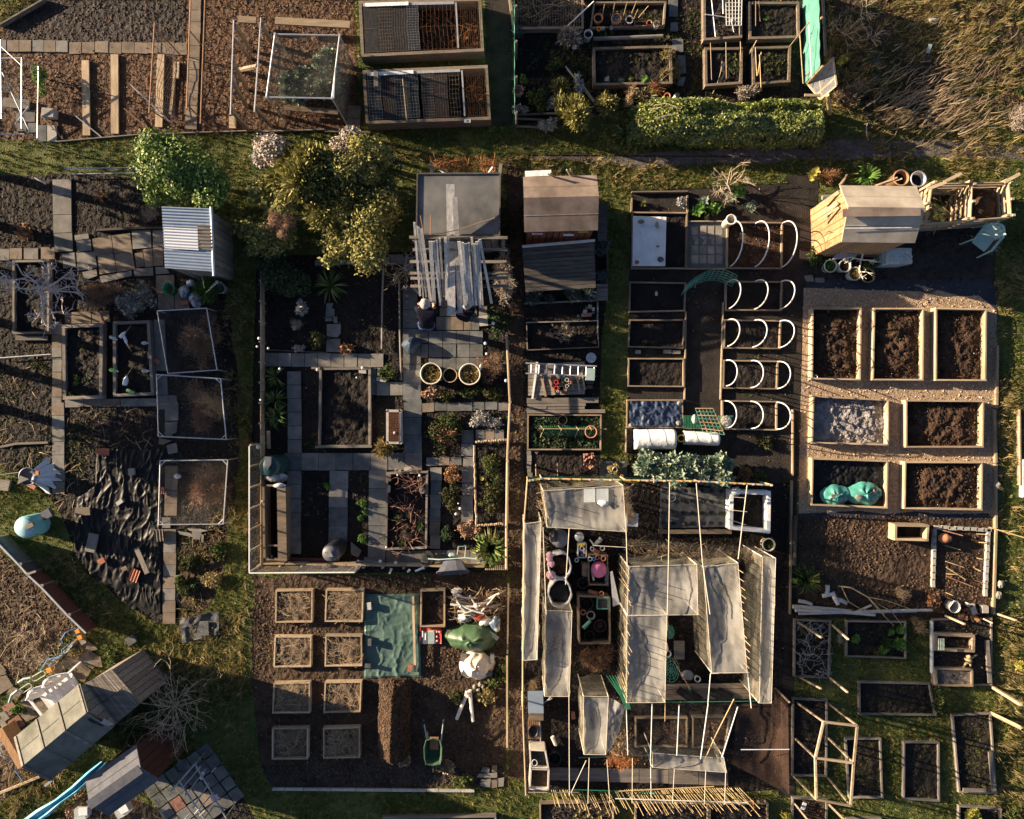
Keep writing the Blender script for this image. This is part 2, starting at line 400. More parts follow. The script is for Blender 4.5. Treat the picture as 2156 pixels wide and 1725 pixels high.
M('tarp_leaf',(.04,.085,.04),(.075,.13,.065),sc=3,rough=.42,spec=.5,bump=.3,bsc=9,bd=.02)
M('bag_teal',(.045,.21,.18),(.085,.31,.26),sc=4,rough=.35,spec=.5,bump=.3,bsc=12,bd=.02)
M('blue_tarp',(.09,.36,.50),(.18,.48,.60),sc=4,rough=.45,bump=.3,bsc=12)
M('butt_blue',(.14,.40,.42),(.19,.47,.48),sc=5,rough=.4,spec=.5)
M('butt_lid',(.30,.50,.55),(.37,.57,.61),sc=5,rough=.4,spec=.5)
M('butt_green',(.011,.042,.04),(.018,.06,.056),sc=5,rough=.4,spec=.5)
M('butt_black',(.018,.019,.022),(.030,.031,.035),sc=5,rough=.4,spec=.5)
M('lid_slate',(.075,.08,.1),(.12,.125,.155),sc=5,rough=.45,spec=.5)
M('corrugated',(.26,.33,.42),(.34,.41,.5),sc=4,rough=.3,spec=.6)
M('corrugated_white',(.74,.77,.80),(.82,.84,.86),sc=4,rough=.35,spec=.5)
M('chair_teal',(.3,.46,.43),(.38,.53,.49),sc=6,rough=.4,spec=.5)
M('chair_white',(.74,.73,.74),(.82,.81,.82),sc=6,rough=.4,spec=.5)
M('barrow_green',(.022,.065,.032),(.04,.095,.05),sc=9,rough=0.6,spec=.5)
M('rubber',(.016,.016,.017),(.03,.03,.03),rough=.8)
M('rust',(.24,.11,.06),(.36,.18,.10),sc=14,rough=.8)
M('bark',(.15,.115,.085),(.27,.22,.17),sc=12,bump=.5,bsc=40)
M('bark_pale',(.36,.30,.26),(.52,.45,.40),sc=12,bump=.3,bsc=40)
M('bark_pink',(.44,.36,.34),(.62,.54,.51),sc=8,bump=.2)
M('vine',(.15,.07,.05),(.30,.16,.12),sc=8)
M('bark_tan',(.34,.27,.19),(.52,.43,.31),sc=10,bump=.2)
M('log_silver',(.40,.37,.33),(.60,.57,.52),sc=8,st=(2,9,9),bump=.4,vary=.12)
M('log_pale',(.66,.60,.50),(.80,.75,.66),sc=8,bump=.3,vary=.06)
M('laurel',(.04,.1,.018),(.19,.27,.05),attr=True,lo=.1,hi=.8,c3=(.46,.48,.16),rough=0.5,spec=0.25,transl=.12)
M('hedge_leaf',(.045,.08,.014),(.16,.19,.036),attr=True,lo=.1,hi=.75,c3=(.4,.4,.11),rough=.4,spec=.5,transl=.12)
M('rosemary',(.11,.12,.034),(.31,.28,.095),attr=True,lo=.1,hi=.8,c3=(.48,.42,.17),transl=.15)
M('bush_olive',(.1,.11,.028),(.3,.27,.085),attr=True,lo=.1,hi=.8,c3=(.48,.42,.17),transl=.15)
M('bush_dark',(.020,.042,.018),(.052,.078,.034),attr=True,lo=.1,hi=.9,c3=(.10,.12,.05),transl=.1)
M('silver_leaf',(.22,.22,.20),(.42,.41,.38),attr=True,lo=.1,hi=.9,transl=.1)
M('blue_leaf',(.055,.085,.085),(.13,.17,.17),attr=True,lo=.1,hi=.9,transl=.1)
M('kale',(.085,.14,.095),(.25,.31,.23),attr=True,lo=.1,hi=.8,c3=(.42,.44,.29),transl=.15)
M('pink_dead',(.25,.205,.165),(.46,.4,.34),attr=True,lo=.1,hi=.9)
M('brown_dead',(.19,.11,.07),(.36,.22,.14),attr=True,lo=.1,hi=.9)
M('sword_leaf',(.045,.085,.020),(.13,.17,.045),attr=True,lo=.1,hi=.8,c3=(.36,.31,.12),transl=.15)
M('bright_leaf',(.055,.14,.022),(.13,.24,.05),attr=True,lo=.1,hi=.9,transl=.2)
M('yellow_leaf',(.30,.28,.05),(.45,.42,.10),attr=True,lo=.1,hi=.9,transl=.2)
M('pink',(.72,.18,.38),(.80,.27,.46),sc=5,rough=.5,spec=.4)
M('pink_soft',(.66,.38,.45),(.76,.48,.54),sc=8,rough=.6,bump=.3)
M('red',(.50,.035,.03),(.58,.06,.045),sc=9,rough=.5,spec=.4)
M('yellow',(.62,.47,.05),(.70,.56,.09),sc=9,rough=.5)
M('orange',(.60,.22,.04),(.68,.30,.07),sc=9,rough=.5)
M('green_plastic',(.02,.22,.07),(.03,.30,.10),sc=9,rough=.4,spec=.5)
M('green_tray',(.06,.24,.18),(.10,.33,.25),sc=9,rough=.4,spec=.5)
M('blue_pipe',(.06,.22,.48),(.10,.30,.58),sc=9,rough=.4,spec=.5)
M('hose_grey',(.24,.34,.34),(.33,.42,.41),sc=9,rough=.5)
M('clear_plastic',(.62,.68,.68),(.74,.79,.79),sc=9,rough=.15,spec=.6,alpha=.5)
M('bottle_green',(.20,.52,.16),(.30,.62,.24),sc=9,rough=.15,spec=.6,alpha=.75)
M('bottle_white',(.70,.74,.78),(.80,.83,.86),sc=9,rough=.2,spec=.6)
M('pot_grey',(.36,.36,.35),(.46,.46,.44),sc=9,rough=.6)
M('pot_black',(.016,.016,.017),(.03,.03,.03),rough=.5)
M('ink',(.02,.02,.022),(.03,.03,.03),rough=.7)
M('skin',(.50,.30,.22),(.56,.35,.26),sc=20,rough=.6)
M('hair_grey',(.26,.25,.24),(.42,.40,.39),sc=60,rough=.8,bump=.5,bsc=90)
M('jacket_navy',(.008,.008,.014),(.015,.015,.024),sc=14,rough=.85,bump=.3,bsc=40,spec=0.04)
M('jeans',(.035,.070,.17),(.055,.10,.22),sc=30,rough=.9)
M('sack_blue',(.035,.055,.085),(.07,.095,.125),sc=8,rough=0.6,spec=0.2,bump=.4,bsc=20)
M('sack_white',(.58,.60,.61),(.72,.73,.73),sc=5,rough=.6,bump=.4,bsc=12)
M('sack_print',(.1,.15,.23),(.5,.48,.46),sc=7,lo=.48,hi=.56,rough=.45,spec=.4,bump=.4,bsc=14)
M('sack_grey',(.15,.17,.22),(.23,.25,.29),sc=5,rough=.6,bump=.3,bsc=14)
M('sleeper',(.12,.095,.075),(.23,.18,.135),sc=3,st=(1,6,6),bump=.5,vary=.2)
M('bright_toy',(.10,.25,.50),(.6,.5,.2),attr=True,lo=.3,hi=.6)
# ---------------------------------------------------------------- builders for things that come again and again
def inset(W,t):
 c=[]
 for i in range(4):
  a=(W[(i+1)%4]-W[i]).normalized();b=(W[(i-1)%4]-W[i]).normalized();c.append(W[i]+(a+b)*t)
 return c
BEDS=[]
def bed(pts,h,lb_,soil='sdark',wood='timber',t=.04,sz=None,group=None,name='raised_bed',cat='raised bed',amp=.05,mound=0,posts=False,res=.035,spc=P):
 """four boards round a patch of soil; pts are the rim's outer corners tl, tr, br, bl"""
 W=[spc(x,y,h)for x,y in pts]
 g=sum(W,Vc())/4;g.z=0
 o=thing(name,lb_,cat,g,group)
 wy=wood+'_y' if wood+'_y' in MATS else wood
 ins=inset(W,t/2)
 D=Vc((0,0,h))
 for i,(a,b,m)in enumerate(((0,1,wood),(1,2,wy),(2,3,wood),(3,0,wy))):
  A,B=ins[a].copy(),ins[b].copy();d=(B-A).normalized()
  if i%2==0:A-=d*(t/2);B+=d*(t/2)
  else:A+=d*(t/2+.002);B-=d*(t/2+.002)
  j=U(-.006,.004)if h>.05 else 0
  A.z+=j;B.z+=j
  MB().bar(A,B,t,h+j-.002,drop=True).b('board',m,o)
 if posts:
  for p in inset(W,t+.025):
   MB().bar(Vc((p.x,p.y,0)),Vc((p.x,p.y,h+.02)),.05,.05).b('corner_post',wy,o)
 if soil:
  q=inset(W,t+.001);z=h-.05 if sz is None else sz
  for p in q:p.z=z
  if soil[:4]in('soil','comp','leaf'):BEDS.append((np.array([p[:2]for p in q]),z+mound*.6))
  nu=max(6,int((q[1]-q[0]).length/res));nv=max(6,int((q[3]-q[0]).length/res));s0=U(0,50)
  zf=lambda x,y,u,v:amp*(fb(x*7+s0,y*7,4)-.5)*2+amp*.9*(fb(x*26,y*26+s0,2)-.4)+mound*np.clip(np.minimum(np.minimum(u,1-u)*4,np.minimum(v,1-v)*4),0,1)-.02
  MB().grid(q,nu,nv,zf).b('soil',soil,o,sm=True)
 return o
def plank(a,b,w,t,mat,lb_,z=None,name='plank',cat='plank',group=None):
 """a, b: tile points (x, y, z of the top face)"""
 A,B=P(*a),P(*b)
 return solo(name,MB().bar(A,B,L(w),t,drop=True),mat,lb_,cat,group)
def slabs(root,corners_list,mat,t=.03,jz=.006,nm='slab',base=.004):
 """paving slabs as parts of a path: each an own prism with a recessed joint"""
 for c in corners_list:
  z=base+t+U(-jz,jz)
  m=mat if isinstance(mat,str)else R.choice(mat)
  MB().prism([p[:2]for p in c],base+.001,z).b(nm,m,root)
def strip(x0,y0,x1,y1,n,w,gap=5,jit=2,wj=0):
 """n slabs in a row along a line, tile units; returns corner lists"""
 A,B=Vc((x0,y0)),Vc((x1,y1));d=B-A;ln=d.length;d.normalize();nn=Vc((-d.y,d.x));out=[]
 for i in range(n):
  a=ln*i/n+gap/2+U(-jit,jit)/2;b=ln*(i+1)/n-gap/2+U(-jit,jit)/2;ww=w/2+U(-wj,wj);s=U(-jit,jit)
  out.append([P(*(A+d*a+nn*(s-ww))),P(*(A+d*b+nn*(s-ww+U(-jit,jit)))),P(*(A+d*b+nn*(s+ww))),P(*(A+d*a+nn*(s+ww+U(-jit,jit))))])
 return out
def qs(lst,gap=0):
 return[[P(x,y)for x,y in q]for q in lst]
def rect(x0,y0,x1,y1):return[(x0,y0),(x1,y0),(x1,y1),(x0,y1)]
def pot(c,r,h,mat,lb_,cat='plant pot',fill='sdark',group=None,name='plant_pot',wall=.012,plant=None,lean=None,taper=.75):
 """c: centre of the rim in world; plant: (template, n, size, material)"""
 g=Vc((c.x,c.y,c.z-h));o=thing(name,lb_,cat,g,group)
 ax=Matrix.Rotation(lean[1],3,Vc((cos(lean[0]),sin(lean[0]),0)))if lean else None
 n=20 if r>.06 else 12
 MB().lathe(g,[(r*taper,0),(r*.97,h-.03),(r*1.06,h-.03),(r*1.06,h),(r-wall,h),(r*taper-wall*.6,h*.35)],n,ax).b('shell',mat,o,sm=False)
 if fill:
  MB().lathe(g,[(r*.72,h*.5),(r*.85,h*.72),(r*.4,h*.80),(0,h*.78)],n,ax).b('soil',fill,o,sm=True)
 if plant:
  tm,k,sz,m=plant
  a=NR.uniform(0,2*PI,k);rr=r*.8*np.sqrt(NR.random(k))
  pts=np.stack([g.x+rr*np.cos(a),g.y+rr*np.sin(a),np.full(k,g.z+h*.75)],1)
  sc_('foliage',tm,pts,(sz*.6,sz),m,.4,o,kind=None)
 return o
def limb(mb,p,d,ln,r,lv,spread,n=3,up=.1,wig=.35,kids=(2,4),shrink=.66,rs=None):
 rs=rs or R;pts=[p.copy()];q=p.copy();dd=d.normalized();k=4 if lv>0 else 3
 for i in range(k):
  dd=(dd+Vc((rs.gauss(0,wig),rs.gauss(0,wig),rs.gauss(0,wig)+up))*.45).normalized();q=q+dd*ln/k;pts.append(q.copy())
 mb.tube(pts,r,n if r<.012 else 5,r*.55)
 if lv>0:
  for j in range(rs.randint(*kids)):
   t=rs.randint(1,k);a=pts[t]
   nd=(dd+Vc((rs.gauss(0,1),rs.gauss(0,1),rs.gauss(0,.7)))*spread).normalized()
   limb(mb,a,nd,ln*shrink*rs.uniform(.7,1.15),r*.62,lv-1,spread,n,up,wig,kids,shrink,rs)
def bt_(name,lb_,cat,c,h,r0,n,ln,lv,mat,spread=.7,up=.15,flat=.5,seed=1,rr=.02,kids=(2,4),group=None,wig=.35):
 rs=random.Random(seed);o=thing(name,lb_,cat,Vc((c.x,c.y,0)),group)
 top=Vc((c.x,c.y,h))
 MB().tube([Vc((c.x,c.y,0)),Vc((c.x+.02,c.y,h*.5)),top],r0,7,r0*.7).b('trunk',mat,o)
 mb=MB()
 for i in range(n):
  a=2*PI*i/n+rs.uniform(-.3,.3);e=rs.uniform(-.1,1)*(1-flat)+rs.uniform(0,.5)*flat
  limb(mb,top+Vc((0,0,rs.uniform(-.3,0)*h)),Vc((cos(a),sin(a),e)),ln*rs.uniform(.7,1.1),rr,lv,spread,3,up,wig,kids,rs=rs)
 mb.b('branches',mat,o)
 return o
def crown_pts(c,rx,ry,rz,n,lm=9,seed=0,shell=.55):
 """leaf points and outward directions spread through an uneven crown"""
 g=np.random.default_rng(seed);L_=[];D_=[]
 cs=[]
 for i in range(lm):
  a=g.uniform(0,2*PI);e=g.uniform(-.2,1);q=g.uniform(.3,.92)
  ce=math.sqrt(max(0,1-e*e));cs.append((np.array([cos(a)*ce*rx*q,sin(a)*ce*ry*q,e*rz*q]),g.uniform(.16,.46)))
 cs.append((np.array([0,0,.15*rz]),.6))
 w=np.array([s**1.6 for _,s in cs]);w /= w.sum()
 for(o,s),k in zip(cs,g.multinomial(n,w)):
  d=g.normal(0,1,(k,3));d[:,2]=np.where(g.random(k)<.75,abs(d[:,2]),d[:,2]);d /= np.linalg.norm(d,axis=1,keepdims=True)
  rr=s*(shell+(1-shell)*g.random((k,1))**.5)*np.clip(g.normal(1,.17,(k,1)),.5,1.5)
  L_.append(o+d*rr*np.array([rx,ry,rz]));D_.append(d)
 p=np.concatenate(L_);d=np.concatenate(D_)
 return p+np.array([c[0],c[1],c[2]]),d
def bush(name,lb_,cat,c,rx,ry,rz,n,leaf,mat,tm=None,lm=9,seed=0,group=None,zc=None,sp=0,stem='bark',part='foliage',tk=True,blend=.55,cut=None):
 zc=rz*.9 if zc is None else zc;c=c*(1-zc/CAM_H)if c.z==0 else c
 o=thing(name,lb_,cat,Vc((c.x,c.y,0)),group)
 p,d=crown_pts((c.x,c.y,zc),rx,ry,rz,n,lm,seed)
 k=p[:,2]>.03
 if cut is not None:k&=cut(p)
 p,d=p[k],d[k]
 d=d*(1-blend)+NR.normal(0,.55,d.shape)*blend+np.array([0,0,.35])
 rot=face_rots(d)
 if sp:
  h=np.cross(NR.normal(0,1,d.shape),d);h /= np.linalg.norm(h,axis=1,keepdims=True)
  x=d/np.linalg.norm(d,axis=1,keepdims=True);x=x+h*.25;x /= np.linalg.norm(x,axis=1,keepdims=True);y=np.cross(h,x);y /= np.linalg.norm(y,axis=1,keepdims=True)
  rot=np.stack([x,y,np.cross(x,y)],2)
 sc_(part,tm or LEAFT,p,leaf,mat,parent=o,rot=rot,kind=None)
 if tk:
  mb=MB();rs=random.Random(seed)
  for i in range(6):
   a=rs.uniform(0,2*PI);mb.tube([Vc((c.x,c.y,0)),Vc((c.x+cos(a)*rx*.25,c.y+sin(a)*ry*.25,zc*.6)),Vc((c.x+cos(a)*rx*.6,c.y+sin(a)*ry*.6,zc+rz*.3))],.025,5,.008)
  mb.b('stems',stem,o)
 return o
def swp(c,r,n,lb_,mat='sword_leaf',h=.25,w=.03,name='strappy_plant',cat='plant',group=None):
 o=thing(name,lb_,cat,c,group);mb=MB();tints=[]
 for i in range(n):
  a=U(0,2*PI);l=r*U(.65,1.1);hh=h*U(.5,1.3);k=len(mb.v);d=Vc((cos(a),sin(a),0));s=Vc((-d.y,d.x,0))*w/2
  pr=[(0,0,.5),(.35,.75,1),(.72,.9,.75),(1,.45,.05)]
  b=Vc((c.x,c.y,.01))+d*U(0,.03)+s*U(-1,1)
  for t,z,ww in pr:mb.v+=[tuple(b+d*l*t+Vc((0,0,hh*z))-s*ww),tuple(b+d*l*t+Vc((0,0,hh*z))+s*ww)]
  for j in range(3):mb.f.append((k+2*j,k+2*j+2,k+2*j+3,k+2*j+1))
  tints+=[R.random()]*8
 f=mb.b('leaves',mat,o)
 at=f.data.attributes.new('tint','FLOAT','POINT');at.data.foreach_set('value',np.array(tints,np.float32))
 return o
def plt(c,r,n,mat,lb_,cat='plant',name='plant',up=.5,group=None,w=.5,tm=None):
 """a small leafy plant: one rosette stack"""
 o=thing(name,lb_,cat,Vc((c.x,c.y,0)),group);a=NR.uniform(0,2*PI,n);q=r*.55*np.sqrt(NR.random(n))
 pts=np.stack([c.x+q*np.cos(a),c.y+q*np.sin(a),.02+up*r*NR.random(n)],1)
 sc_('leaves',tm or ROSE,pts,(r*.4,r*.75),mat,.3,o,kind=None)
 return o
def wires(q,nu,nv,r,sag=None):
 mb=MB();B=lambda u,v:lerp(lerp(q[0],q[1],u),lerp(q[3],q[2],u),v)+(sag(u,v)if sag else Vc())
 for i in range(nu+1):mb.tube([B(i/nu,k/(4 if sag else 1))for k in range((5 if sag else 2))],r,3)
 for j in range(nv+1):mb.tube([B(k/(8 if sag else 1),j/nv)for k in range((9 if sag else 2))],r,3)
 return mb
def cloth(q,nu,nv,amp,fr=4,seed=0,edge=0.0,ze=None):
 """a creased sheet over four corners"""
 def zf(x,y,u,v):
  rid=np.clip(1-abs(2*fb(x*fr+seed,y*fr,3)-.95)*2.6,0,1)**2
  rid2=np.clip(1-abs(2*fb(x*fr*2.3,y*fr*2.3+seed,2)-.8)*3,0,1)**2
  z=amp*(np.clip(rid,0,1)+.5*np.clip(rid2,0,1)+.8*fb(x*fr*.5,y*fr*.5+seed,2))
  return z+(ze(x,y,u,v)if ze else 0)
 return MB().grid(q,nu,nv,zf)
def gable_shed(name,lb_,cat,corners,zw,zr,along,wall,roof,group=None,over=.06,planks=10,ridge_mat=None,battens=0,batt='tgrey',wallt=.03,ridge_t=.5,boardw=.14):
 """corners: eave corners tl, tr, br, bl in world at height zw; along: 'x' ridge parallel to top edge, 'y' otherwise; walls of separate boards"""
 o=thing(name,lb_,cat,Vc((sum(c.x for c in corners)/4,sum(c.y for c in corners)/4,0)),group)
 E=[Vc((c.x,c.y,zw))for c in corners]
 if along=='y':E=[E[3],E[0],E[1],E[2]]
 a=lerp(E[0],E[3],ridge_t);b=lerp(E[1],E[2],ridge_t);a.z=b.z=zr
 cen=sum(E,Vc())/4
 base=[e+(cen-e).normalized()*over*1.4 for e in E]
 for i in range(4):
  p,q=base[i],base[(i+1)%4];n=max(3,int((q-p).length/boardw))
  for k in range(n):
   u0,u1=k/n,(k+1)/n;A=lerp(p,q,u0+.006);B=lerp(p,q,u1-.006);m=lerp(p,q,(u0+u1)/2)
   zt=zw-.03
   if i in(1,3):
    tt=(u0+u1)/2;tt=tt if i==1 else 1-tt
    zt=zw+(zr-zw)*(1-abs(tt-ridge_t)/(ridge_t if tt<ridge_t else 1-ridge_t))-.05
   d=(B-A);d.z=0;d.normalize();nrm=Vc((d.y,-d.x,0))*wallt
   vs=[Vc((A.x,A.y,0)),Vc((B.x,B.y,0)),Vc((B.x,B.y,zt)),Vc((A.x,A.y,zt))]
   mb=MB();mb.add([tuple(v)for v in vs]+[tuple(v+nrm)for v in vs],[(0,1,2,3),(7,6,5,4),(0,4,5,1),(1,5,6,2),(2,6,7,3),(3,7,4,0)])
   mb.b('wall_board',wall,o)
 for q in([E[0],E[1],b,a],[a,b,E[2],E[3]]):
  r_=MB().slab3([p+Vc((0,0,.03))for p in q],.03).b('roof_slope',roof,o)
  for k in range(battens):
   t=(k+.03)/max(1,battens-1)*.94+.02
   MB().bar(lerp(q[0],q[1],t)+Vc((0,0,.042)),lerp(q[3],q[2],t)+Vc((0,0,.042)),.045,.02).b('batten',batt,r_)
 for q in([E[0],E[1],b,a],[a,b,E[2],E[3]]):
  for t in(.52,):MB().bar(lerp(q[0],q[3],t)+Vc((0,0,.033)),lerp(q[1],q[2],t+U(-.02,.02))+Vc((0,0,.033)),.016,.004).b('felt_lap',roof,o)
 if ridge_mat:MB().bar(a+Vc((0,0,.045)),b+Vc((0,0,.045)),.2,.02).b('ridge_cap',ridge_mat,o)
 return o
def bottle(a,b,r,mat,lb_,group=None,cap='pvc'):
 """lying bottle from base a to neck b"""
 o=thing('plastic_bottle',lb_,'bottle',Vc((a.x,a.y,0)),group);d=b-a;ax=d.to_track_quat('Z','Y').to_matrix();ln=d.length
 bd=MB().lathe(a,[(r*.8,0),(r,.02),(r,ln*.65),(r*.4,ln*.88),(r*.4,ln*.92)],10,ax).b('body',mat,o,sm=True)
 MB().lathe(a+d*.92,[(r*.48,0),(r*.48,ln*.08),(0,ln*.08)],8,ax).b('cap',cap,bd)
 return o
def bag(c,rx,ry,h,mat,lb_,name='sack',cat='sack',seed=0,group=None,rz=0,fold=.35):
 """a slumped sack"""
 mb=MB();n,m=22,9;ca,sa=cos(rz),sin(rz)
 for i in range(m):
  t=i/(m-1)
  for j in range(n):
   a=2*PI*j/n;g=(1+fold*(float(fb(cos(a)*2+seed,sin(a)*2+t*1.5,3))-.5)*2)*math.sqrt(max(0.0,1-t**2.4))
   x,y=rx*cos(a)*g,ry*sin(a)*g;z=h*t*(1+.5*(float(fb(x*7+seed,y*7,3))-.5))
   mb.v.append((c.x+x*ca-y*sa,c.y+x*sa+y*ca,c.z+max(z,.002)))
 for i in range(m-1):
  for j in range(n):j2=(j+1)%n;mb.f.append((i*n+j,i*n+j2,(i+1)*n+j2,(i+1)*n+j))
 mb.f.append(tuple((m-1)*n+j for j in range(n)))
 return solo(name,mb,mat,lb_,cat,group,sm=True)
def heap_cover(cx,cy,rx,ry,h,mat,lb_,seed,n=44,m=22,flat=2.2,name='covered_heap',cat='heap',z0=0):
 mb=MB();c=P(cx,cy)
 for i in range(m+1):
  t=i/m
  for j in range(n):
   a=2*PI*j/n;g=1+.22*(float(fb(cos(a)*1.5+seed,sin(a)*1.5,3))-.45)*2;x,y=rx*t*cos(a)*g,ry*t*sin(a)*g
   rid=max(0,1-abs(2*float(fb(x*4+seed,y*4+a,2))-.8)*3)
   mb.v.append((c.x+x,c.y+y,h*max(0,1-t**flat)*(1+.35*(float(fb(x*3+seed,y*3,2))-.5))+.08*rid**2*(1-t*.6)+.012+z0))
 for i in range(m):
  for j in range(n):j2=(j+1)%n;mb.f.append((i*n+j,(i+1)*n+j,(i+1)*n+j2,i*n+j2))
 return solo(name,mb,mat,lb_,cat,sm=True)
# ---------------------------------------------------------------- the setting: turf, soil plots, track, paths
gm=MB();gm.add([(-80,-80,0),(80,-80,0),(80,80,0),(-80,80,0)],[(0,1,2,3)]);struct('ground',gm,'turf')
def ragged(pts,amp=.05,step=.12,spc=F):
 W=[spc(*p)for p in pts];out=[]
 for i,a in enumerate(W):
  b=W[(i+1)%len(W)];n=max(1,int((b-a).length/step));nn=Vc((-(b-a).y,(b-a).x,0)).normalized()
  for k in range(n):q=lerp(a,b,k/n);out.append(q+nn*float((fb(q.x*2.2,q.y*2.2,4)-.47)*2*amp))
 return out
SOILS=[]
def plot(name,pts,mat,z=.004,amp=.07,kind='structure',solid=True):
 q=ragged(pts,amp);mb=MB();mb.add([(p.x,p.y,z)for p in q],[tuple(range(len(q)))[::-1]])
 o=mb.b(name,mat);o['kind']=kind
 if o.data.polygons[0].normal.z<0:o.data.flip_normals()
 if solid:SOILS.append(np.array([(p.x,p.y)for p in q]))
 return np.array([(p.x,p.y)for p in q])
S_A=plot('leaf_mould_soil',[(0,55),(92,0),(745,0),(758,272),(600,280),(330,280),(95,300),(0,292)],'leafmould',amp=.03)
S_A2=plot('dark_soil',[(20,52),(95,-4),(392,-4),(390,88),(150,90),(10,84)],'soil_grey',z=.008,amp=.06,solid=False)
S_A3=plot('gravel_path',[(1018,-4),(1076,-4),(1078,262),(1036,268)],'dark_path',z=.006)
S_B=plot('soil',[(1078,-4),(1742,-4),(1730,205),(1330,232),(1086,262)],'sdark',amp=.04)
S_R=plot('rough_ground',[(1742,-4),(2160,-4),(2160,262),(1990,268),(1850,262),(1745,235)],'litter',amp=.2)
S_C=plot('weedy_soil',[(-4,372),(130,368),(320,372),(345,470),(470,590),(500,760),(502,1000),(478,1118),(375,1130),(372,1310),(335,1310),(240,1255),(165,1160),(105,1050),(-4,975)],'sdark',amp=.10)
S_C2=plot('weedy_soil',[(374,1115),(478,1115),(470,1210),(430,1290),(372,1310)],'soil_brown',amp=.12)
S_D=plot('garden_soil',[(540,540),(865,530),(880,480),(1075,480),(1072,1205),(518,1208),(530,900)],'sdark',amp=.02)
S_E=plot('dug_soil',[(1098,480),(1275,430),(1275,640),(1266,700),(1262,1015),(1100,1015)],'sdark',amp=.03)
S_E2=plot('dark_gravel_path',[(1330,402),(1670,385),(1668,1020),(1320,1015),(1322,700)],'dark_path',amp=.02)
S_P=plot('earth_path',[(1066,330),(1100,360),(1102,700),(1104,1640),(1070,1640),(1074,1300),(1070,700)],'soil_brown',z=.006,amp=.04)
S_F0=plot('trodden_soil',[(1700,540),(1960,470),(2095,480),(2095,600),(1700,600)],'soil_grey',amp=.08)
S_FP=plot('gravel_path',[(1655,370),(1722,365),(1716,560),(1690,620),(1672,1300),(1675,1680),(1640,1680),(1662,1000),(1652,600)],'dark_path',z=.007,amp=.05)
S_M=plot('ground_membrane',[(1690,588),(2100,590),(2100,640),(2103,1092),(1680,1092)],'membrane',z=.005,amp=.01)
S_F=plot('woodchip_path',[(1692,606),(1800,610),(1935,614),(1985,626),(2060,622),(2098,655),(2099,1085),(2086,1088),(2080,1080),(1990,1083),(1925,1076),(1870,1083),(1810,1075),(1680,1082)],'woodchip',z=.009,amp=.02)
S_G2=plot('dug_soil',[(1680,1082),(2088,1088),(2084,1308),(1674,1300)],'soil_brown',amp=.02)
S_G=plot('dug_soil',[(535,1214),(1068,1206),(1068,1655),(575,1664),(545,1600),(528,1400)],'soil_brown',amp=.07)
S_G3=plot('dug_soil',[(548,1612),(640,1612),(900,1600),(1000,1625),(1060,1600),(1062,1652),(575,1662)],'soil_grey',z=.007,amp=.10,solid=False)
S_H=plot('plot_soil',[(1104,1015),(1660,1018),(1664,1480),(1664,1660),(1560,1668),(1106,1668)],'sdark',amp=.02)
S_J=plot('rough_soil',[(-4,1160),(60,1215),(180,1320),(140,1345),(70,1420),(-4,1440)],'litter',amp=.08)
S_J2=plot('rough_soil',[(-4,1530),(60,1560),(110,1640),(50,1660),(-4,1690)],'litter',amp=.08)
S_K=plot('dark_soil',[(395,1600),(450,1610),(500,1660),(540,1730),(380,1730)],'sdark',amp=.04)
S_K2=plot('soil',[(170,1690),(260,1660),(360,1730),(120,1730)],'litter',amp=.06)
TRK=plot('gravel_track',[(1080,326),(1180,322),(1300,330),(1500,312),(1750,296),(1990,292),(2160,305),(2160,342),(1960,328),(1800,335),(1550,345),(1400,352),(1250,343),(1120,335)],'gravel',z=.005,amp=.12,solid=False)

pch=lambda t,s:(lambda x,y:np.clip((fb(x*1.2+s,y*1.2,4)-t)*5,0,1))
# grass, clods, litter ------------------------------------------------------------------------------------------------
frame=polyF([(-40,-40),(2200,-40),(2200,1765),(-40,1765)])
def gpatch(x,y):return np.clip((fb(x*.9,y*.9,4)-.28)*2.6,.25,1)
g_pts=pin([frame],620,SOILS+[TRK],gpatch)
sc_('grass',TUFTS,g_pts,(.7,1.5),'turf_blade')
trk_pts=pin([TRK],330,SOILS,lambda x,y:np.clip((fb(x*1.3,y*1.3,4)-.42)*5,0,1))
sc_('track_grass',TUFTS,trk_pts,(.6,1.2),'turf_blade')
dry=pin([polyF([(-10,1130),(120,1160),(340,1320),(380,1310),(440,1100),(510,1000),(520,1600),(400,1460),(250,1380)]),polyF([(680,320),(1300,338),(1330,400),(1060,350)]),polyF([(1300,345),(1560,350),(1560,385),(1320,400)]),polyF([(1700,250),(2160,255),(2160,380),(1700,370)]),polyF([(2095,480),(2160,480),(2160,1730),(2090,1730)]),polyF([(1740,-4),(2160,-4),(2160,100),(1850,90)]),polyF([(-4,-4),(90,-4),(-4,55)]),polyF([(0,1640),(120,1590),(140,1640),(0,1730)]),polyF([(478,600),(525,600),(525,1300),(478,1300)])],330,SOILS[:1],lambda x,y:np.clip((fb(x*1.1+9,y*1.1,4)-.36)*4,0,1))
sc_('dry_or_sunlit_grass',TUFTS+LONGT[:2],dry,(.7,1.4),'dry_blade',.3)  # pale dry blades massed on sunlit turf: sunlight put into the grass colour
gb=pin([TRK],420,SOILS);sc_('track_gravel',CLODS,gb,(.010,.028),'gravel_bit')
sc_('path_gravel',CLODS,pin([S_E2,S_FP,S_A3],330),(.006,.020),'dark_chip')
sc_('soil_clods',CLODS,pin([S_B,S_C,S_D,S_E,S_H,S_K,S_F0],170,(),lambda x,y:.3+.7*fb(x*2,y*2,3)),(.012,.045),'clod_dark')
sc_('brown_clods',CLODS,pin([S_G,S_G2,S_C2,S_R,S_P,S_J],330,(),pch(.34,60)),(.010,.05),'clod_brown')
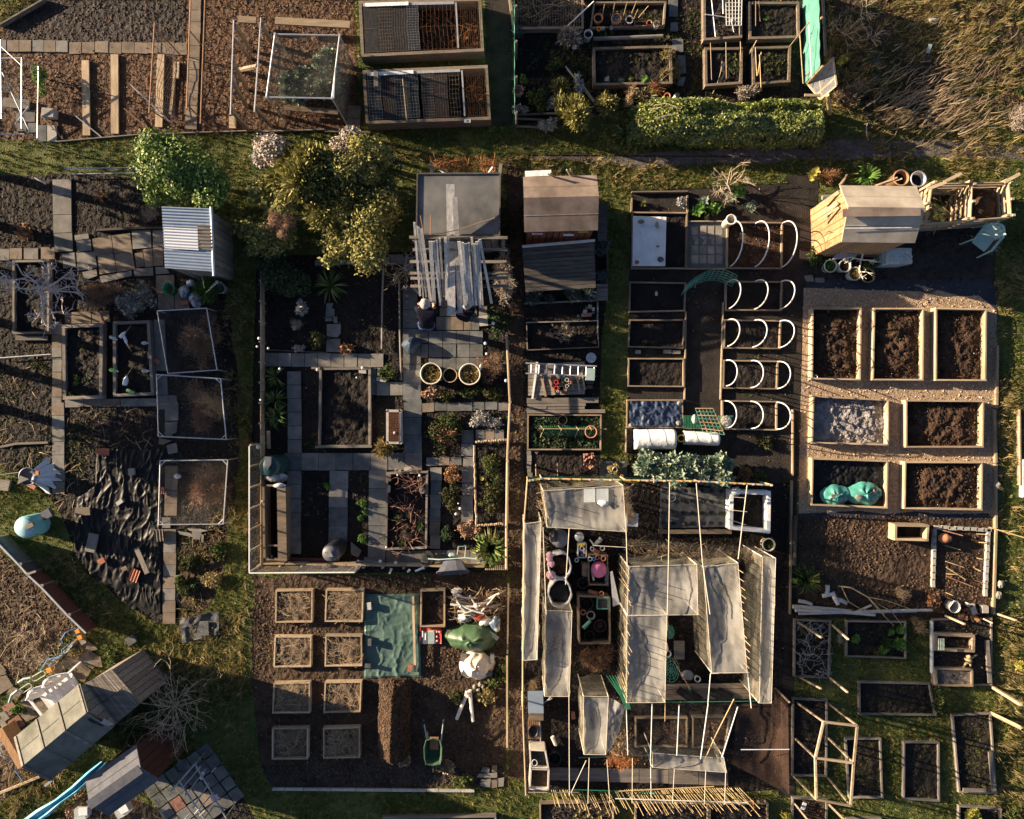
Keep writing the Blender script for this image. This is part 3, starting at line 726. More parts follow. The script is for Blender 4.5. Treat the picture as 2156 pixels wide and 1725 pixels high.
sc_('leaf_mould',LEAFT+CHIP,pin([S_A],560,[S_A2]),(.03,.075),'clod_leaf',.5)
sc_('grey_clods',CLODS,pin([S_A2,S_G3],260),(.015,.05),'clod_brown')
sc_('wood_chips',CHIP,pin([S_F],700),(.035,.085),'chip_bit',.45)
sc_('loose_chips',CHIP,pin([polyF([(1730,588),(2095,590),(2095,655),(1740,612)]),polyF([(1690,1080),(2080,1080),(2070,1094),(1700,1092)])],90),(.025,.05),'chip_bit',.25)
W1=polyF([(-4,760),(108,760),(108,930),(150,940),(160,1150),(100,1060),(-4,970)]);W2=polyF([(140,860),(330,860),(330,960),(210,945),(150,1060),(140,950)])
W3=polyF([(372,1120),(478,1120),(470,1230),(380,1300)])
sc_('weeds',ROSE+TUFTS[:2],pin([W1,W2,W3,S_B],330,(),pch(.40,3)),(.03,.075),'weed_dark',.3)
sc_('green_weeds',ROSE+TUFTS[:2],pin([S_C,S_B,S_D,S_G,S_E2,S_P],50,(),pch(.5,8)),(.03,.07),'weed',.3)
sc_('leaf_litter',LEAFT,pin([S_C,S_B,S_J,S_J2,S_K2,S_C2,S_R,S_D,S_G,S_G2,S_E2,S_H],75,(),pch(.36,20)),(.03,.065),'dead_leaf',.4)
sc_('pale_litter',CLODS,pin([S_C,S_B,S_D,S_H,S_E],5),(.008,.018),'pale_bit')
DEAD=polyF([(1795,60),(1900,40),(2160,50),(2160,250),(1900,262),(1800,240)])
sc_('dead_stems',TWIG,pin([S_R],200,(),pch(.38,33)),(.08,.26),'dead_stem',.35)
sc_('rough_weeds',LONGT,pin([S_R],110,(),pch(.42,50)),(.5,1.2),'long_blade',.3)
sc_('rough_grass',TUFTS,pin([S_R],200,(),pch(.47,90)),(.8,1.7),'turf_blade')
sc_('dry_tussocks',LONGT,pin([S_R],230,(),pch(.40,70)),(.6,1.3),'dry_blade',.5)
# broken yellow stalks lying the same way
k=240;cx,cy=np.array(F(1985,150)[:2]);pp=np.stack([NR.normal(cx,1.0,k),NR.normal(cy,.65,k),np.full(k,.12)],1)
aa=NR.normal(.72,.3,k);rot=np.zeros((k,3,3));rot[:,0,0]=np.cos(aa);rot[:,0,1]=-np.sin(aa);rot[:,1,0]=np.sin(aa);rot[:,1,1]=np.cos(aa);rot[:,2,2]=1
sc_('fallen_stalks',[t_strip(70+i,1,.055,.2,.15,4)for i in range(5)],pp,(.12,.32),'straw',rot=rot)
k=330;cx,cy=np.array(F(1960,228)[:2]);pp=np.stack([NR.normal(cx,.75,k),NR.normal(cy,.38,k),np.full(k,.14)],1)
aa=NR.normal(.55,.22,k);rot=rot[:1].repeat(k,0);rot[:,0,0]=np.cos(aa);rot[:,0,1]=-np.sin(aa);rot[:,1,0]=np.sin(aa);rot[:,1,1]=np.cos(aa)
sc_('flattened_stems',TWIG,pp,(.25,.6),'dead_stem',rot=rot)
sc_('twigs',TWIG,pin([S_J,S_J2,S_K2,S_C2,W1,W2],26),(.1,.4),'dead_stem',.2)

# trees and a hedge just west of the picture: they cast the morning shade across the plots --------------------------
def shade_tree(c,h,r,n,lb_,seed):
 o=thing('tree',lb_,'tree',Vc((c.x,c.y,0)),'trees west of the plots');rs=random.Random(seed)
 MB().tube([Vc((c.x,c.y,0)),Vc((c.x+.05,c.y,h*.5)),Vc((c.x,c.y+.08,h*.8))],.13,8,.06).b('trunk','bark',o)
 p,d=crown_pts((c.x,c.y,h*.6),r,r,h*.42,n,14,seed);sc_('crown',LEAFT,p,(.12,.22),'hedge_leaf',parent=o,rot=face_rots(d+NR.normal(0,.5,d.shape)),kind=None)
for i,(x,y,h,r)in enumerate(((-150,330,2.6,.95),(-175,430,2.9,1.0),(-160,530,2.6,.95),(-185,630,3.0,1.05),(-170,730,2.8,1.0),(-150,820,2.3,.9))):shade_tree(F(x,y),h,r,2200,('hedgerow tree west of the laurel','second hedgerow tree west of the plots','third hedgerow tree west of the plots','tallest hedgerow tree west of the plots','fifth hedgerow tree west of the plots','lowest hedgerow tree west of the plots')[i],600+i)
# ================================================================ top strip of plots
tile(0,0)
pr=sroot('slab_path')
slabs(pr,strip(-40,390,62,390,1,95)+strip(66,392,578,396,5,96),['slab','slab_brown'])
slabs(pr,strip(582,402,1580,418,9,95,jit=6),'slab_brown',t=.02)
pr=sroot('slab_path')
slabs(pr,strip(1652,-10,1612,1095,11,98,gap=3),'slab_brown')
solo('edging_board',MB().bar(P(-10,208,.14),P(372,-14,.14),.035,.14,drop=True),'tgrey','weathered edging board at the corner of grass beside the grey soil','edging board')
plank((716,508,.05),(727,1140,.05),60,.045,'tpale_y','pale scaffold plank on the leaf mould, left of a slightly longer twin',group='planks laid on the leaf mould')
plank((962,458,.05),(966,1126,.05),62,.045,'tpale_y','pale scaffold plank on the leaf mould, right of its slightly shorter twin',group='planks laid on the leaf mould')
plank((1352,458,.05),(1335,1070,.05),60,.045,'tpale_y','pale plank lying under the sagging string net',group='planks laid on the leaf mould')
plank((1486,520,.05),(1478,660,.05),46,.045,'tpale_y','short thick offcut of plank beside the sagging string net')
plank((1470,640,.04),(1432,965,.04),22,.025,'tpale_y','thin pale lath lying under the sagging string net')
plank((738,1140,.03),(742,1142,.03),14,.025,'tpale_y','small crossbar at the foot of the left plank')
solo('concrete_block',MB().box(P(420,960,.1),.28,.2,.2,-.1),'concrete','rounded grey concrete block beside the metal cage','block')
pr=sroot('stone_pad')
slabs(pr,qs([rect(404,1062,482,1196)]),'slab_pale');slabs(pr,qs([rect(330,1060,398,1196)]),'slate')
slabs(pr,qs([rect(140,960,208,1030),rect(212,930,300,1030),rect(150,1040,230,1110),rect(236,1040,310,1120)]),'slate')
# low metal cages at the left edge
o=thing('fruit_cage','aluminium tube cage with black net at the left edge, braced diagonally','fruit cage',P(60,850))
z=1.1
for a,b in(((-250,495,z),(185,490,z)),((185,490,z),(182,1085,z)),((-250,1138,z),(205,1130,z)),((5,335,z),(12,1000,z)),((5,390,z),(190,560,z)),((20,612,z),(250,1112,z*.8)),((20,735,z),(245,900,z*.6)),((130,1045,z*.7),(240,900,z*.6))):
 MB().tube([P(*a),P(*b)],.014,8).b('rail','metal',o)
for a,b in(((185,490,z),(395,668,0)),((182,1085,z),(400,1240,0)),((-250,1138,z),(0,1290,0)),((325,560,.5),(315,1165,.1))):
 MB().tube([P(*a),P(*b)],.014,8).b('leg','metal',o)
MB().grid([P(-250,495,z+.01),P(185,490,z+.01),P(182,1085,z+.01),P(-250,1138,z+.01)],12,12,lambda x,y,u,v:-.06*np.sin(u*PI)*np.sin(v*PI)).b('net','black_net',o)
MB().grid([P(185,490,z),P(182,1085,z),P(400,1240,.02),P(395,668,.02)],6,6).b('net','black_net',o)
plank((20,860,.1),(245,880,.1),78,.04,'tgrey','wide grey board inside the metal cage at the left edge')
bush('ivy_clump','small green ivy clump growing on the net at the left cage','plant',P(350,690),.14,.42,.22,500,(.04,.08),'bright_leaf',lm=7,seed=3,tk=False)
# string trellises
def trellis(lb_,a,b,posts,rail_mat,net=None,group='string trellises over the leaf mould',z=1.35):
 A,B=P(*a,z),P(*b,z);o=thing('bean_trellis',lb_,'trellis',Vc(((A.x+B.x)/2,(A.y+B.y)/2,0)),group)
 d=(B-A).normalized()
 MB().tube([A-d*.1,B+d*.1],.016,7).b('rail',rail_mat,o)
 for(x0,y0),(x1,y1)in posts:
  w=.022 if rail_mat=='cane_dark' else .07;MB().bar(P(x0,y0,z),P(x1,y1,0),w,w).b('post','cane_dark' if w<.03 else 'timber_y',o)
 if net:net(o,A,B)
 return o
def tnet(ex,n=11,m=9):
 def f(o,A,B):
  C,D=P(*ex[1]),P(*ex[0])
  MB.b(wires([A,B,C,D],n,m,.006,lambda u,v:Vc((.12*sin(v*PI)*sin(u*7),0,-.25*sin(v*PI)))),'string_net','net_string',o)
 return f
trellis('bean trellis with brown rail and loose string net sagging over a plank',(1300,228),(1258,918),[((1300,228),(1525,470)),((1258,918),(1470,1062))],'cane_dark',tnet(((1480,480,.05),(1470,1000,.05)),9,12))
trellis('bean trellis with thin rusty rail on the left edge of slab path',(1606,-20),(1574,880),[((1590,250),(1830,540)),((1574,880),(1790,1100))],'cane_dark')
trellis('bean trellis with thin rusty rail on the right edge of slab path',(1728,-20),(1690,1005),[((1725,20),(1960,330)),((1690,1005),(1900,1190))],'cane_dark')
trellis('wooden bean trellis with two metal pipes lashed along its top',(1968,212),(1943,928),[((1975,215),(2120,430)),((1990,330),(2105,495)),((1960,520),(2085,760)),((1965,700),(2080,900)),((1950,930),(2090,1095))],'metal')
trellis('wooden bean trellis with metal pipe close to the netted kale cage',(2196,190),(2146,905),[((2200,200),(2300,380)),((2165,560),(2010,590)),((2146,905),(2285,1065))],'metal')
plank((2005,160,.25),(2156,168,.25),52,.05,'timber','whitish timber baton lying end to end with a longer one')
solo('loose_pole',MB().tube([P(1098,708,.5),P(1470,1062,.05)],.02,7),'tsilver','long grey pole leaning beside the sagging string net','pole')
for i,(a,b,m,l)in enumerate((((620,965),(860,1160),'metal_dull','thin grey rod across the foot of the left plank'),((345,975),(530,1170),'tgrey','dark grey stick leaning across the pale slab'),((828,1065),(975,1155),'tgrey','flat grey stake between the two planks'),((1045,915),(1260,1095),'cane_dark','dark thin cane right of the two planks'),((1060,1100),(1098,1138),'pvc','short white tube end at the plot edge'))):
 solo('stick',MB().bar(P(*a,.1),P(*b,.02),.025,.02),m,l,'stick','sticks scattered along the edge of the leaf mould')
MB_=MB();MB_.bar(P(470,1192,.06),P(1180,1130,.06),.02,.06,drop=True);MB_.bar(P(1182,1130,.06),P(2150,1098,.06),.02,.06,drop=True)
solo('edging_board',MB_,'tgrey','thin grey edging strip between leaf mould and mown track','edging board')
plank((1928,1030,.05),(1985,1030,.05),100,.05,'tpale','small square pale offcut at the foot of the wooden trellis')
# grey cloche frame below the track
o=thing('low_cage','long low grey tube frame beside the mown track','frame',P(860,1440));z=.35
for a,b in(((545,1420,z),(925,1416,z)),((925,1416,z),(1185,1412,z)),((612,1468,z*.3),(1010,1460,z*.3)),((1010,1462,z*.3),(1190,1455,z*.3)),((545,1420,z),(612,1468,.02)),((925,1416,z),(1010,1462,.02))):
 MB().tube([P(*a),P(*b)],.013,7).b('rail','metal_dull',o)
solo('white_tube',MB().tube([P(290,1495,.1),P(388,1552,.05)],.018,8),'pvc','short white plastic tube at the upper left plot','tube')
plt(P(860,1650),.2,40,'dead_leaf','red brown leaved plant right of the upright slab path',tm=LEAFT)
# laurel shrub
bush('laurel_shrub','big glossy green laurel shrub beside the corrugated shed','shrub',F(393,366),1.12,1.06,.62,9500,(.06,.105),'laurel',[t_leaf(1,.55,.08),t_leaf(1,.5,.15)],lm=16,seed=4,zc=.95,blend=.5)

tile(1,0)
plank((160,172,.3),(790,206,.3),58,.05,'tpale','long pale timber lying across trellis tops beside the cage')
# kale cage
o=thing('fruit_cage','tall tube cage draped with fine net over kale plants','fruit cage',P(430,640));z=1.5
T=[P(160,290,z),P(705,300,z),P(640,830,z),P(88,820,z)];B=[Vc((p.x,p.y,0))for p in T]
for i in range(4):
 MB().tube([T[i],T[(i+1)%4]],.019,8).b('rail','metal',o);MB().tube([T[i],B[i]],.017,8).b('leg','metal',o)
 MB().lathe(T[i]+Vc((0,0,-.03)),[(.028,0),(.028,.06),(0,.06)],8).b('corner_joint','metal_dull',o)
MB().tube([P(668,570,z+.02),P(655,830,z+.02)],.014,7).b('rail','metal',o)
for i in(0,1,2,3):
 q=[T[i],T[(i+1)%4],B[(i+1)%4]+Vc((0,0,.02)),B[i]+Vc((0,0,.02))]
 cloth(q,24,24,0.0,ze=None).b('net','straw_net' if i in(1,3)else 'black_net',o)
MB().grid([p+Vc((0,0,.02))for p in T],16,16,lambda x,y,u,v:-.12*np.sin(u*PI)*np.sin(v*PI)).b('net','black_net',o)
for i,(x,y,r,hh)in enumerate(((560,540,.20,.5),(640,620,.2,.55),(480,740,.2,.45),(300,720,.21,.45),(410,630,.15,.35),(560,760,.19,.45),(270,780,.17,.35),(620,480,.16,.45),(350,810,.16,.4),(640,740,.15,.5))):
 bush('kale_plant',f'{("tall","broad","leafy","low","small","pale","edge","far","front","side")[i]} grey green kale plant inside the netted cage' if i else 'largest grey green kale plant inside the netted cage','kale',P(x,y,.3),r,r,r*.8,150,(.10,.18),'kale',ROSE,lm=4,seed=i,zc=hh*.7,group='kale plants inside the netted cage',stem='bark_tan')
plank((240,905,.25),(690,945,.25),40,.04,'timber','board running along the lower side inside the kale cage')
# two tall wooden beds under mesh lids
def mesh_bed(pts,h,lb_,cols,u_=.84):
 o=bed(pts,h,lb_,'sdark','sleeper',.07,sz=.06,group='tall timber beds under wire mesh lids',amp=.03,mound=0)
 W=inset([P(x,y,h+.01)for x,y in pts],.10)
 for u0,u1,m,nu,nv,zz in cols:
  q=[lerp(W[0],W[1],u0),lerp(W[0],W[1],u1),lerp(W[3],W[2],u1),lerp(W[3],W[2],u0)]
  q=[p+Vc((0,0,zz))for p in q]
  wires(q,nu*2//3,nv*2//3,.0016,(lambda u,v:Vc((.012*sin(v*9),0,0)))).b('wire_mesh',m,o)['kind']='stuff'
  if u1<.7:MB().grid([p-Vc((0,0,.02))for p in q],2,2).b('fabric_strip','black_matte',o)
 a,b=lerp(W[0],W[1],cols[-1][0]-.015),lerp(W[3],W[2],cols[-1][0]-.015)
 MB().bar(a,b,.035,.03).b('lid_bar','metal_dull',o)
 MB().bar(lerp(W[0],W[1],.0),lerp(W[0],W[1],.8),.06,.012).b('white_board','metal_dull',o)
 MB().bar(lerp(W[0],W[1],.02),lerp(W[0],W[1],.4)+Vc((0,0,.02)),.08,.015).b('white_board','wcloth',o)
 q=inset([P(x,y,h-.2)for x,y in pts],.12);poly=np.array([(p.x,p.y)for p in(lerp(q[0],q[1],u_),q[1],q[2],lerp(q[3],q[2],u_))])
 sc_('dead_fronds',LONGT+TWIG[:3],pin([poly],170,z=h-.3),(.2,.5),'rust_frond',.9,o)
 return o
m1=mesh_bed([(862,8),(1896,-18),(1920,432),(885,480)],.42,'tall timber bed under mesh lid, upper one with bracken at right',[(.0,.12,'net_string',7,4,0),(.12,.25,'cane_dark',10,20,0),(.25,.38,'cane_dark',9,4,0),(.38,.48,'metal',7,28,.01),(.48,.8,'rust',14,3,0),(.83,1,'cane_dark',14,2,0)],.5)
m2=mesh_bed([(895,592),(1950,548),(1978,1008),(925,1045)],.42,'tall timber bed under mesh lid, lower one with number plate on its side',[(.0,.11,'metal',7,22,.01),(.11,.23,'cane_dark',9,3,0),(.23,.33,'metal',7,22,.01),(.33,.43,'metal',6,20,.012),(.46,.56,'net_string',7,24,0),(.57,.68,'cane_dark',8,3,0),(.70,.78,'net_string',5,16,0),(.83,1,'cane_dark',14,2,0)])
solo('wooden_batten',MB().bar(P(1008,598,.47),P(1010,728,.47),.1,.02),'tgrey_y','short grey board on top of the lower mesh lid','board')
solo('bamboo_cane',MB().tube([P(1235,655,.47),P(1272,1022,.47)],.012,6),'bamboo','pale cane lying on the lower mesh lid','cane')
o=thing('number_plate','small white number plate on the lower mesh bed','number plate',P(1780,1020,.42))
o=MB().box(P(1780,1020,.425),.15,.075,.012).b('plate','pvc',o)
def text(s,c,size,mat,parent,rz=0,nm='lettering',font_z=.0):
 cu=bpy.data.curves.new(nm,'FONT');cu.body=s;cu.size=size;cu.align_x='CENTER';cu.align_y='CENTER';cu.extrude=.001
 t0=bpy.data.objects.new('t',cu);COL.objects.link(t0);ob=bpy.data.objects.new(nm,bpy.data.meshes.new_from_object(t0.evaluated_get(bpy.context.evaluated_depsgraph_get())));bpy.data.objects.remove(t0);COL.objects.link(ob);ob.data.materials.clear();ob.data.materials.append(MATS[mat]);ob.location=Vc(c)-wo(parent);ob.rotation_euler=(0,0,rz);ob.parent=parent;return ob
text('26',P(1780,1020,.434),.075,'ink',o)
pr=sroot('slab_path');slabs(pr,qs([[(778,890),(884,895),(880,1000),(770,996)],[(770,1002),(880,1004),(876,1102),(762,1098)]]),'slab_brown')
solo('edging_board',MB().bar(P(-10,1108,.08),P(575,1088,.08),.03,.08,drop=True).bar(P(580,1106,.06),P(960,1112,.06),.03,.06,drop=True),'tgrey','grey edging board in front of the netted kale cage','edging board')
# plant group behind the centre plot
G1='big shrubs behind the centre plot'
bush('rosemary_bush','tall feathery olive green rosemary in the middle of big shrub group','shrub',P(470,1480),.86,.80,.55,5200,(.13,.24),'bush_olive',LONGT[:3]and[t_leaf(1,.22,.03),t_leaf(1,.3,.06)],lm=14,seed=12,zc=.85,sp=1)
bush('olive_bush','yellow green bushy shrub reaching right of big shrub group','shrub',P(890,1440),.80,.74,.55,5200,(.05,.10),'bush_olive',[t_leaf(1,.45,.08)],lm=13,seed=13,zc=.85)
bush('dark_bush','dark green dense bush right beside the dark flat roof','shrub',P(1000,1600),.68,.76,.5,3400,(.05,.095),'bush_dark',lm=12,seed=14,zc=.7)
bush('silver_bush','silvery grey seeded bush behind the rosemary','shrub',P(200,1300),.62,.5,.3,3600,(.05,.09),'pink_dead',lm=8,seed=15,zc=.9)
bush('silver_bush','small silver pink bush between rosemary and olive shrub','shrub',P(735,1250),.46,.42,.25,2600,(.05,.08),'pink_dead',lm=7,seed=16,zc=.9)
bush('silver_bush','small grey seed heads behind the laurel shrub','shrub',P(20,1330),.2,.28,.25,600,(.05,.08),'silver_leaf',lm=5,seed=17,zc=.7)
bush('brown_bush','dead rusty brown shrub left of the rosemary','shrub',P(120,1560),.34,.42,.25,1500,(.06,.12),'brown_dead',TWIG[:4],lm=6,seed=18,zc=.8)
bush('olive_bush','tall green gold shrub at the heart of big shrub group','shrub',P(560,1680),.80,.72,.5,5000,(.07,.17),'bush_olive',[t_leaf(1,.25,.04),t_leaf(1,.4,.1)],lm=14,seed=19,zc=.9,sp=1)
bush('rosemary_bush','pale feathery shrub between rosemary and glossy bush','shrub',P(780,1660),.62,.6,.45,3600,(.08,.18),'rosemary',[t_leaf(1,.2,.04)],lm=11,seed=20,zc=1.0,sp=1)
bush('olive_bush','dense olive shrub at left heart of big shrub group','shrub',P(270,1640),.66,.62,.45,4200,(.06,.14),'bush_olive',[t_leaf(1,.3,.05),t_leaf(1,.45,.1)],lm=13,seed=24,zc=.85)
# compost bay behind the flat roof
o=thing('compost_bay','low wooden compost bay full of rusty twigs behind the flat roof','compost bin',P(1770,1410))
for a,b in(((1470,1370),(1485,1462)),((2062,1378),(2052,1466))):MB().bar(P(*a,.7),P(*b,.7),.07,.7,drop=True).b('side_board','tgrey_y',o)
sc_('twig_heap',TWIG,pin([polyP([(1490,1380),(2045,1385),(2040,1480),(1500,1480)])],500,z=.35)+np.array([0,0,1])*0,(.15,.4),'rust_frond',.5,o)
solo('white_tube',MB().tube([P(1955,1468,.95),P(1995,1412,.95)],.032,10),'pvc','white pipe sticking out behind the dark flat roof','tube')
solo('white_tube',MB().tube([P(1538,1432,.95),P(1590,1460,.95)],.014,8),'pvc','thin white tube across the rusty compost twigs','tube')

tile(2,0)
# windbreak net down the left side
def net_fence(lb_,base,h,mat,posts,post_mat='timber_y',name='windbreak_fence',cat='fence',pr=.025,creasy=.006):
 A,B=P(*base[0]),P(*base[1]);o=thing(name,lb_,cat,(A+B)/2);n=max(8,int((B-A).length/.08));up=Vc((0,0,h));nn=Vc((-(B-A).y,(B-A).x,0)).normalized()
 mb=MB();w=7
 for i in range(n+1):
  for j in range(w):
   t=i/n;q=lerp(A,B,t)+up*j/(w-1)+nn*creasy*sin(i*1.3+j);mb.v.append(tuple(q))
 for i in range(n):
  for j in range(w-1):a=i*w+j;mb.f.append((a,a+w,a+w+1,a+1))
 mb.b('net',mat,o)
 for k in range(posts):
  q=lerp(A,B,k/(posts-1))+nn*.04;MB().tube([q,q+up*1.05],pr,7).b('post',post_mat,o)
 return o
net_fence('green windbreak net fence left of the plant pots plot',((18,-60),(22,1075)),.9,'teal_net',5,'tgrey_y')
GB='low timber beds of the upper plot'
b1=bed([(-40,-120),(605,-120),(605,240),(5,245)],.2,'low timber bed covered with fine wire beside green net fence','soil_grey','timber',.05,group=GB)
wires([P(0,-30,.22),P(590,-30,.22),P(590,222,.22),P(10,222,.22)],26,3,.002).b('wire_mesh','net_string',b1)['kind']='stuff'
sc_('dry_stems',TWIG,pin([polyP(rect(10,0,590,220))],130,z=.18),(.15,.4),'dead_stem',.3,b1)
solo('white_pole',MB().tube([P(690,12,.5),P(466,221,.25)],.014,7),'pvc','white tube slanting over the wire covered bed corner','pole')
b2=bed([(688,14),(1300,10),(1285,225),(655,240)],.12,'pot bed edged with poles holding terracotta pots and stakes','sdark','timber',.04,group=GB,sz=.03)
for i,(x0,y0,x1,y1)in enumerate(((780,40,758,150),(865,30,838,175),(970,20,925,190),(1050,10,1010,110),(1060,80,1022,170),(1150,50,1065,150))):
 solo('bamboo_cane',MB().tube([P(x0,y0,.55),P(x1,y1,.05)],.008,5),'bamboo','thin bamboo cane leaning over the terracotta pots','cane','canes over the terracotta pots')
PG='pots in the pot bed'
fx=(TUFTS,12,.9,'weed_dark')
pot(P(729,150,.22),L(37),.22,'terracotta','empty big terracotta pot, leftmost in the pot bed',group=PG)
pot(P(880,155,.24),L(41),.24,'terracotta','big terracotta pot holding a grey plant in the pot bed',group=PG,plant=(ROSE,22,.09,'silver_leaf'))
pot(P(990,165,.22),L(31),.22,'pot_grey','grey green pot full of plants in the pot bed',group=PG,plant=(ROSE,25,.07,'weed_dark'))
for x,y,r,m,l in((733,241,18,'orange','small orange pot below the leftmost terracotta pot'),(766,236,13,'pot_grey','tiny grey pot beside the small orange pot'),(838,230,14,'pot_grey','tiny grey pot below the plant pot pair'),(898,217,18,'terracotta','small rose pot below the big grey planted pot'),(938,200,17,'terracotta','small rose pot touching the grey green pot'),(806,232,12,'pot_black','tiny black pot in the small pot row'),(975,208,16,'red','small red pot tucked under the grey green pot'),(1158,190,22,'terracotta','small terracotta pot at right end of the trough')):
 pot(P(x,y,.12),L(r),.12,m,l,group=PG)
o=thing('plant_trough','long terracotta trough planted green in the pot bed','trough',P(1085,200));W=[P(x,y,.16)for x,y in rect(1036,180,1135,216)]
for i in range(4):MB().bar(W[i],W[(i+1)%4],.015,.16,drop=True).b('side','terracotta',o)
sc_('foliage',ROSE,pin([np.array([p[:2]for p in W])],600,z=.12),(.03,.07),'weed',.3,o,kind=None)
pot(P(1218,200,.2),L(26),.2,'pot_grey','pale pot with a dry brown plant beside the pole',group=PG,plant=(LONGT,14,.9,'dead_stem'))
pot(P(643,285,.3),L(35),.3,'pot_grey','whitish bucket beside corner of the pot bed','bucket',name='bucket')
sc_('seedlings',ROSE,pin([polyP(rect(700,255,880,300))],90),(.03,.07),'bright_leaf')
solo('log_edging',MB().tube([P(685,328,.12),P(900,322,.14),P(1270,306,.12)],.045,8),'tgrey','round grey log edging below the pot bed','log')
b3=bed([(680,398),(1345,382),(1352,706),(686,722)],.22,'log edged bed with a row of green seedlings along bottom','sdark','sleeper',.055,group=GB)
sc_('weeds',ROSE+TUFTS[:2],pin([polyP(rect(720,430,1320,560))],90,z=.16),(.03,.08),'weed_dark',.3,b3)
sc_('dry_or_sunlit_grass',LONGT,pin([polyP(rect(1240,430,1340,690))],150,z=.16),(.6,1.2),'dry_blade',.4,b3)
for i,(x,r,m)in enumerate(((798,.09,'silver_leaf'),(862,.06,'weed'),(922,.08,'kale'),(1000,.09,'weed'),(1118,.12,'bright_leaf'),(1245,.08,'kale'),(1300,.07,'weed'),(880,.05,'bright_leaf'))):
 plt(P(x,668 if i<7 else 505,.2),r,14,m,('pale seedling at left end of the seedling row','small dark seedling second from left in the row','grey green seedling third in the row','loose green seedling fourth in the row','largest bright green seedling in the row','pale seedling sixth in the row','small green seedling at right end of the row','yellow green plant in the middle of the log edged bed')[i],up=2.4,group='seedlings in the log edged bed')
pr=sroot('stone_path');slabs(pr,qs([[(1350,335),(1438,335),(1440,440),(1420,445),(1345,430)],[(1395,470),(1458,475),(1462,620),(1410,630)],[(1398,655),(1462,655),(1440,730),(1390,725)],[(1318,-20),(1394,-20),(1394,145),(1320,145)],[(1335,195),(1394,195),(1394,270),(1330,270)]]),'slate')
bush('thyme_mat','creeping brown green plant along the log edged bed side','plant',P(1375,560),.12,.42,.1,900,(.03,.06),'dry_blade',lm=9,seed=31,zc=.06,tk=False)
b4=bed([(1612,-80),(1942,-80),(1938,318),(1612,342)],.22,'log edged bed under a white wire lattice panel','soil_grey','sleeper',.055,group=GB)
o=thing('lattice_panel','white wire lattice panel lying on a log edged bed','panel',P(1860,100));wires([P(1800,-40,.3),P(1938,-40,.3),P(1932,215,.3),P(1806,215,.3)],5,8,.008).b('lattice','pvc',o)
for k,(a,b)in enumerate((((1680,-10),(1714,310)),((1625,122),(1930,165)),((1775,-20),(1778,120)),((1845,160),(1868,270)))):solo('white_pole',MB().tube([P(*a,.33),P(*b,.26)],.011,6),'pvc','thin white stick lying over the white lattice bed','pole','white sticks over the lattice bed')
b5=bed([(1996,14),(2420,14),(2425,318),(1996,330)],.22,'log edged bed with brown canes beside the teal fence, upper','sdark','sleeper',.055,group=GB)
for a,b in(((2052,10),(2052,220)),((2078,10),(2090,180))):solo('dark_cane',MB().tube([P(*a,.4),P(*b,.22)],.01,5),'cane_dark','brown cane leaning into the upper bed by teal fence','cane','canes in the upper bed')
plt(P(2144,148,.2),.09,12,'bright_leaf','single green plant in the upper bed by teal fence',up=2)
b6=bed([(1622,402),(1944,398),(1940,706),(1626,728)],.22,'square log edged bed with mossy soil and three sticks','sdark','sleeper',.055,group=GB)
sc_('moss',ROSE+TUFTS[:3],pin([polyP(rect(1790,440,1925,650))],420,z=.16),(.03,.08),'weed',.3,b6)
for a,b,l in(((1672,362),(1682,672),'leftmost'),((1802,355),(1806,662),'middle'),((1924,350),(1930,520),'rightmost')):solo('straight_stick',MB().tube([P(*a,.32),P(*b,.26)],.011,6),'tpale_y',f'{l} straight pale stick across the square mossy bed','stick','sticks across the mossy bed')
b7=bed([(2024,394),(2352,384),(2345,692),(2028,716)],.22,'log edged bed beside teal fence with leaning pale sticks','sdark','sleeper',.055,group=GB)
sc_('moss',ROSE+TUFTS[:3],pin([polyP(rect(2090,440,2320,650))],300,z=.16),(.03,.08),'weed_dark',.3,b7)
for a,b in(((2050,400),(2062,640)),((2085,460),(2098,745)),((2100,440),(2068,640)),((2062,340),(2030,400))):solo('straight_stick',MB().tube([P(*a,.36),P(*b,.24)],.012,6),'bamboo','pale peeled stick leaning over the bed beside teal fence','stick','peeled sticks over the bed beside teal fence')
solo('grey_hose',MB().tube([P(1690,790,.1),P(1730,700,.2),P(1760,600,.25),P(1770,520,.2)],.008,5),'bark_tan','long bent twig leaning on the mossy bed','twig')
solo('ball_flower',MB().ball(P(527,398,.18),.06,.06,.06,10,6,.15),'pink_soft','pink flower ball on a stake in the weedy upper plot','ornament')
pot(P(55,760,.25),L(40),.25,'terracotta','terracotta pot with grey plant beside green net fence',plant=(ROSE,30,.1,'silver_leaf'))
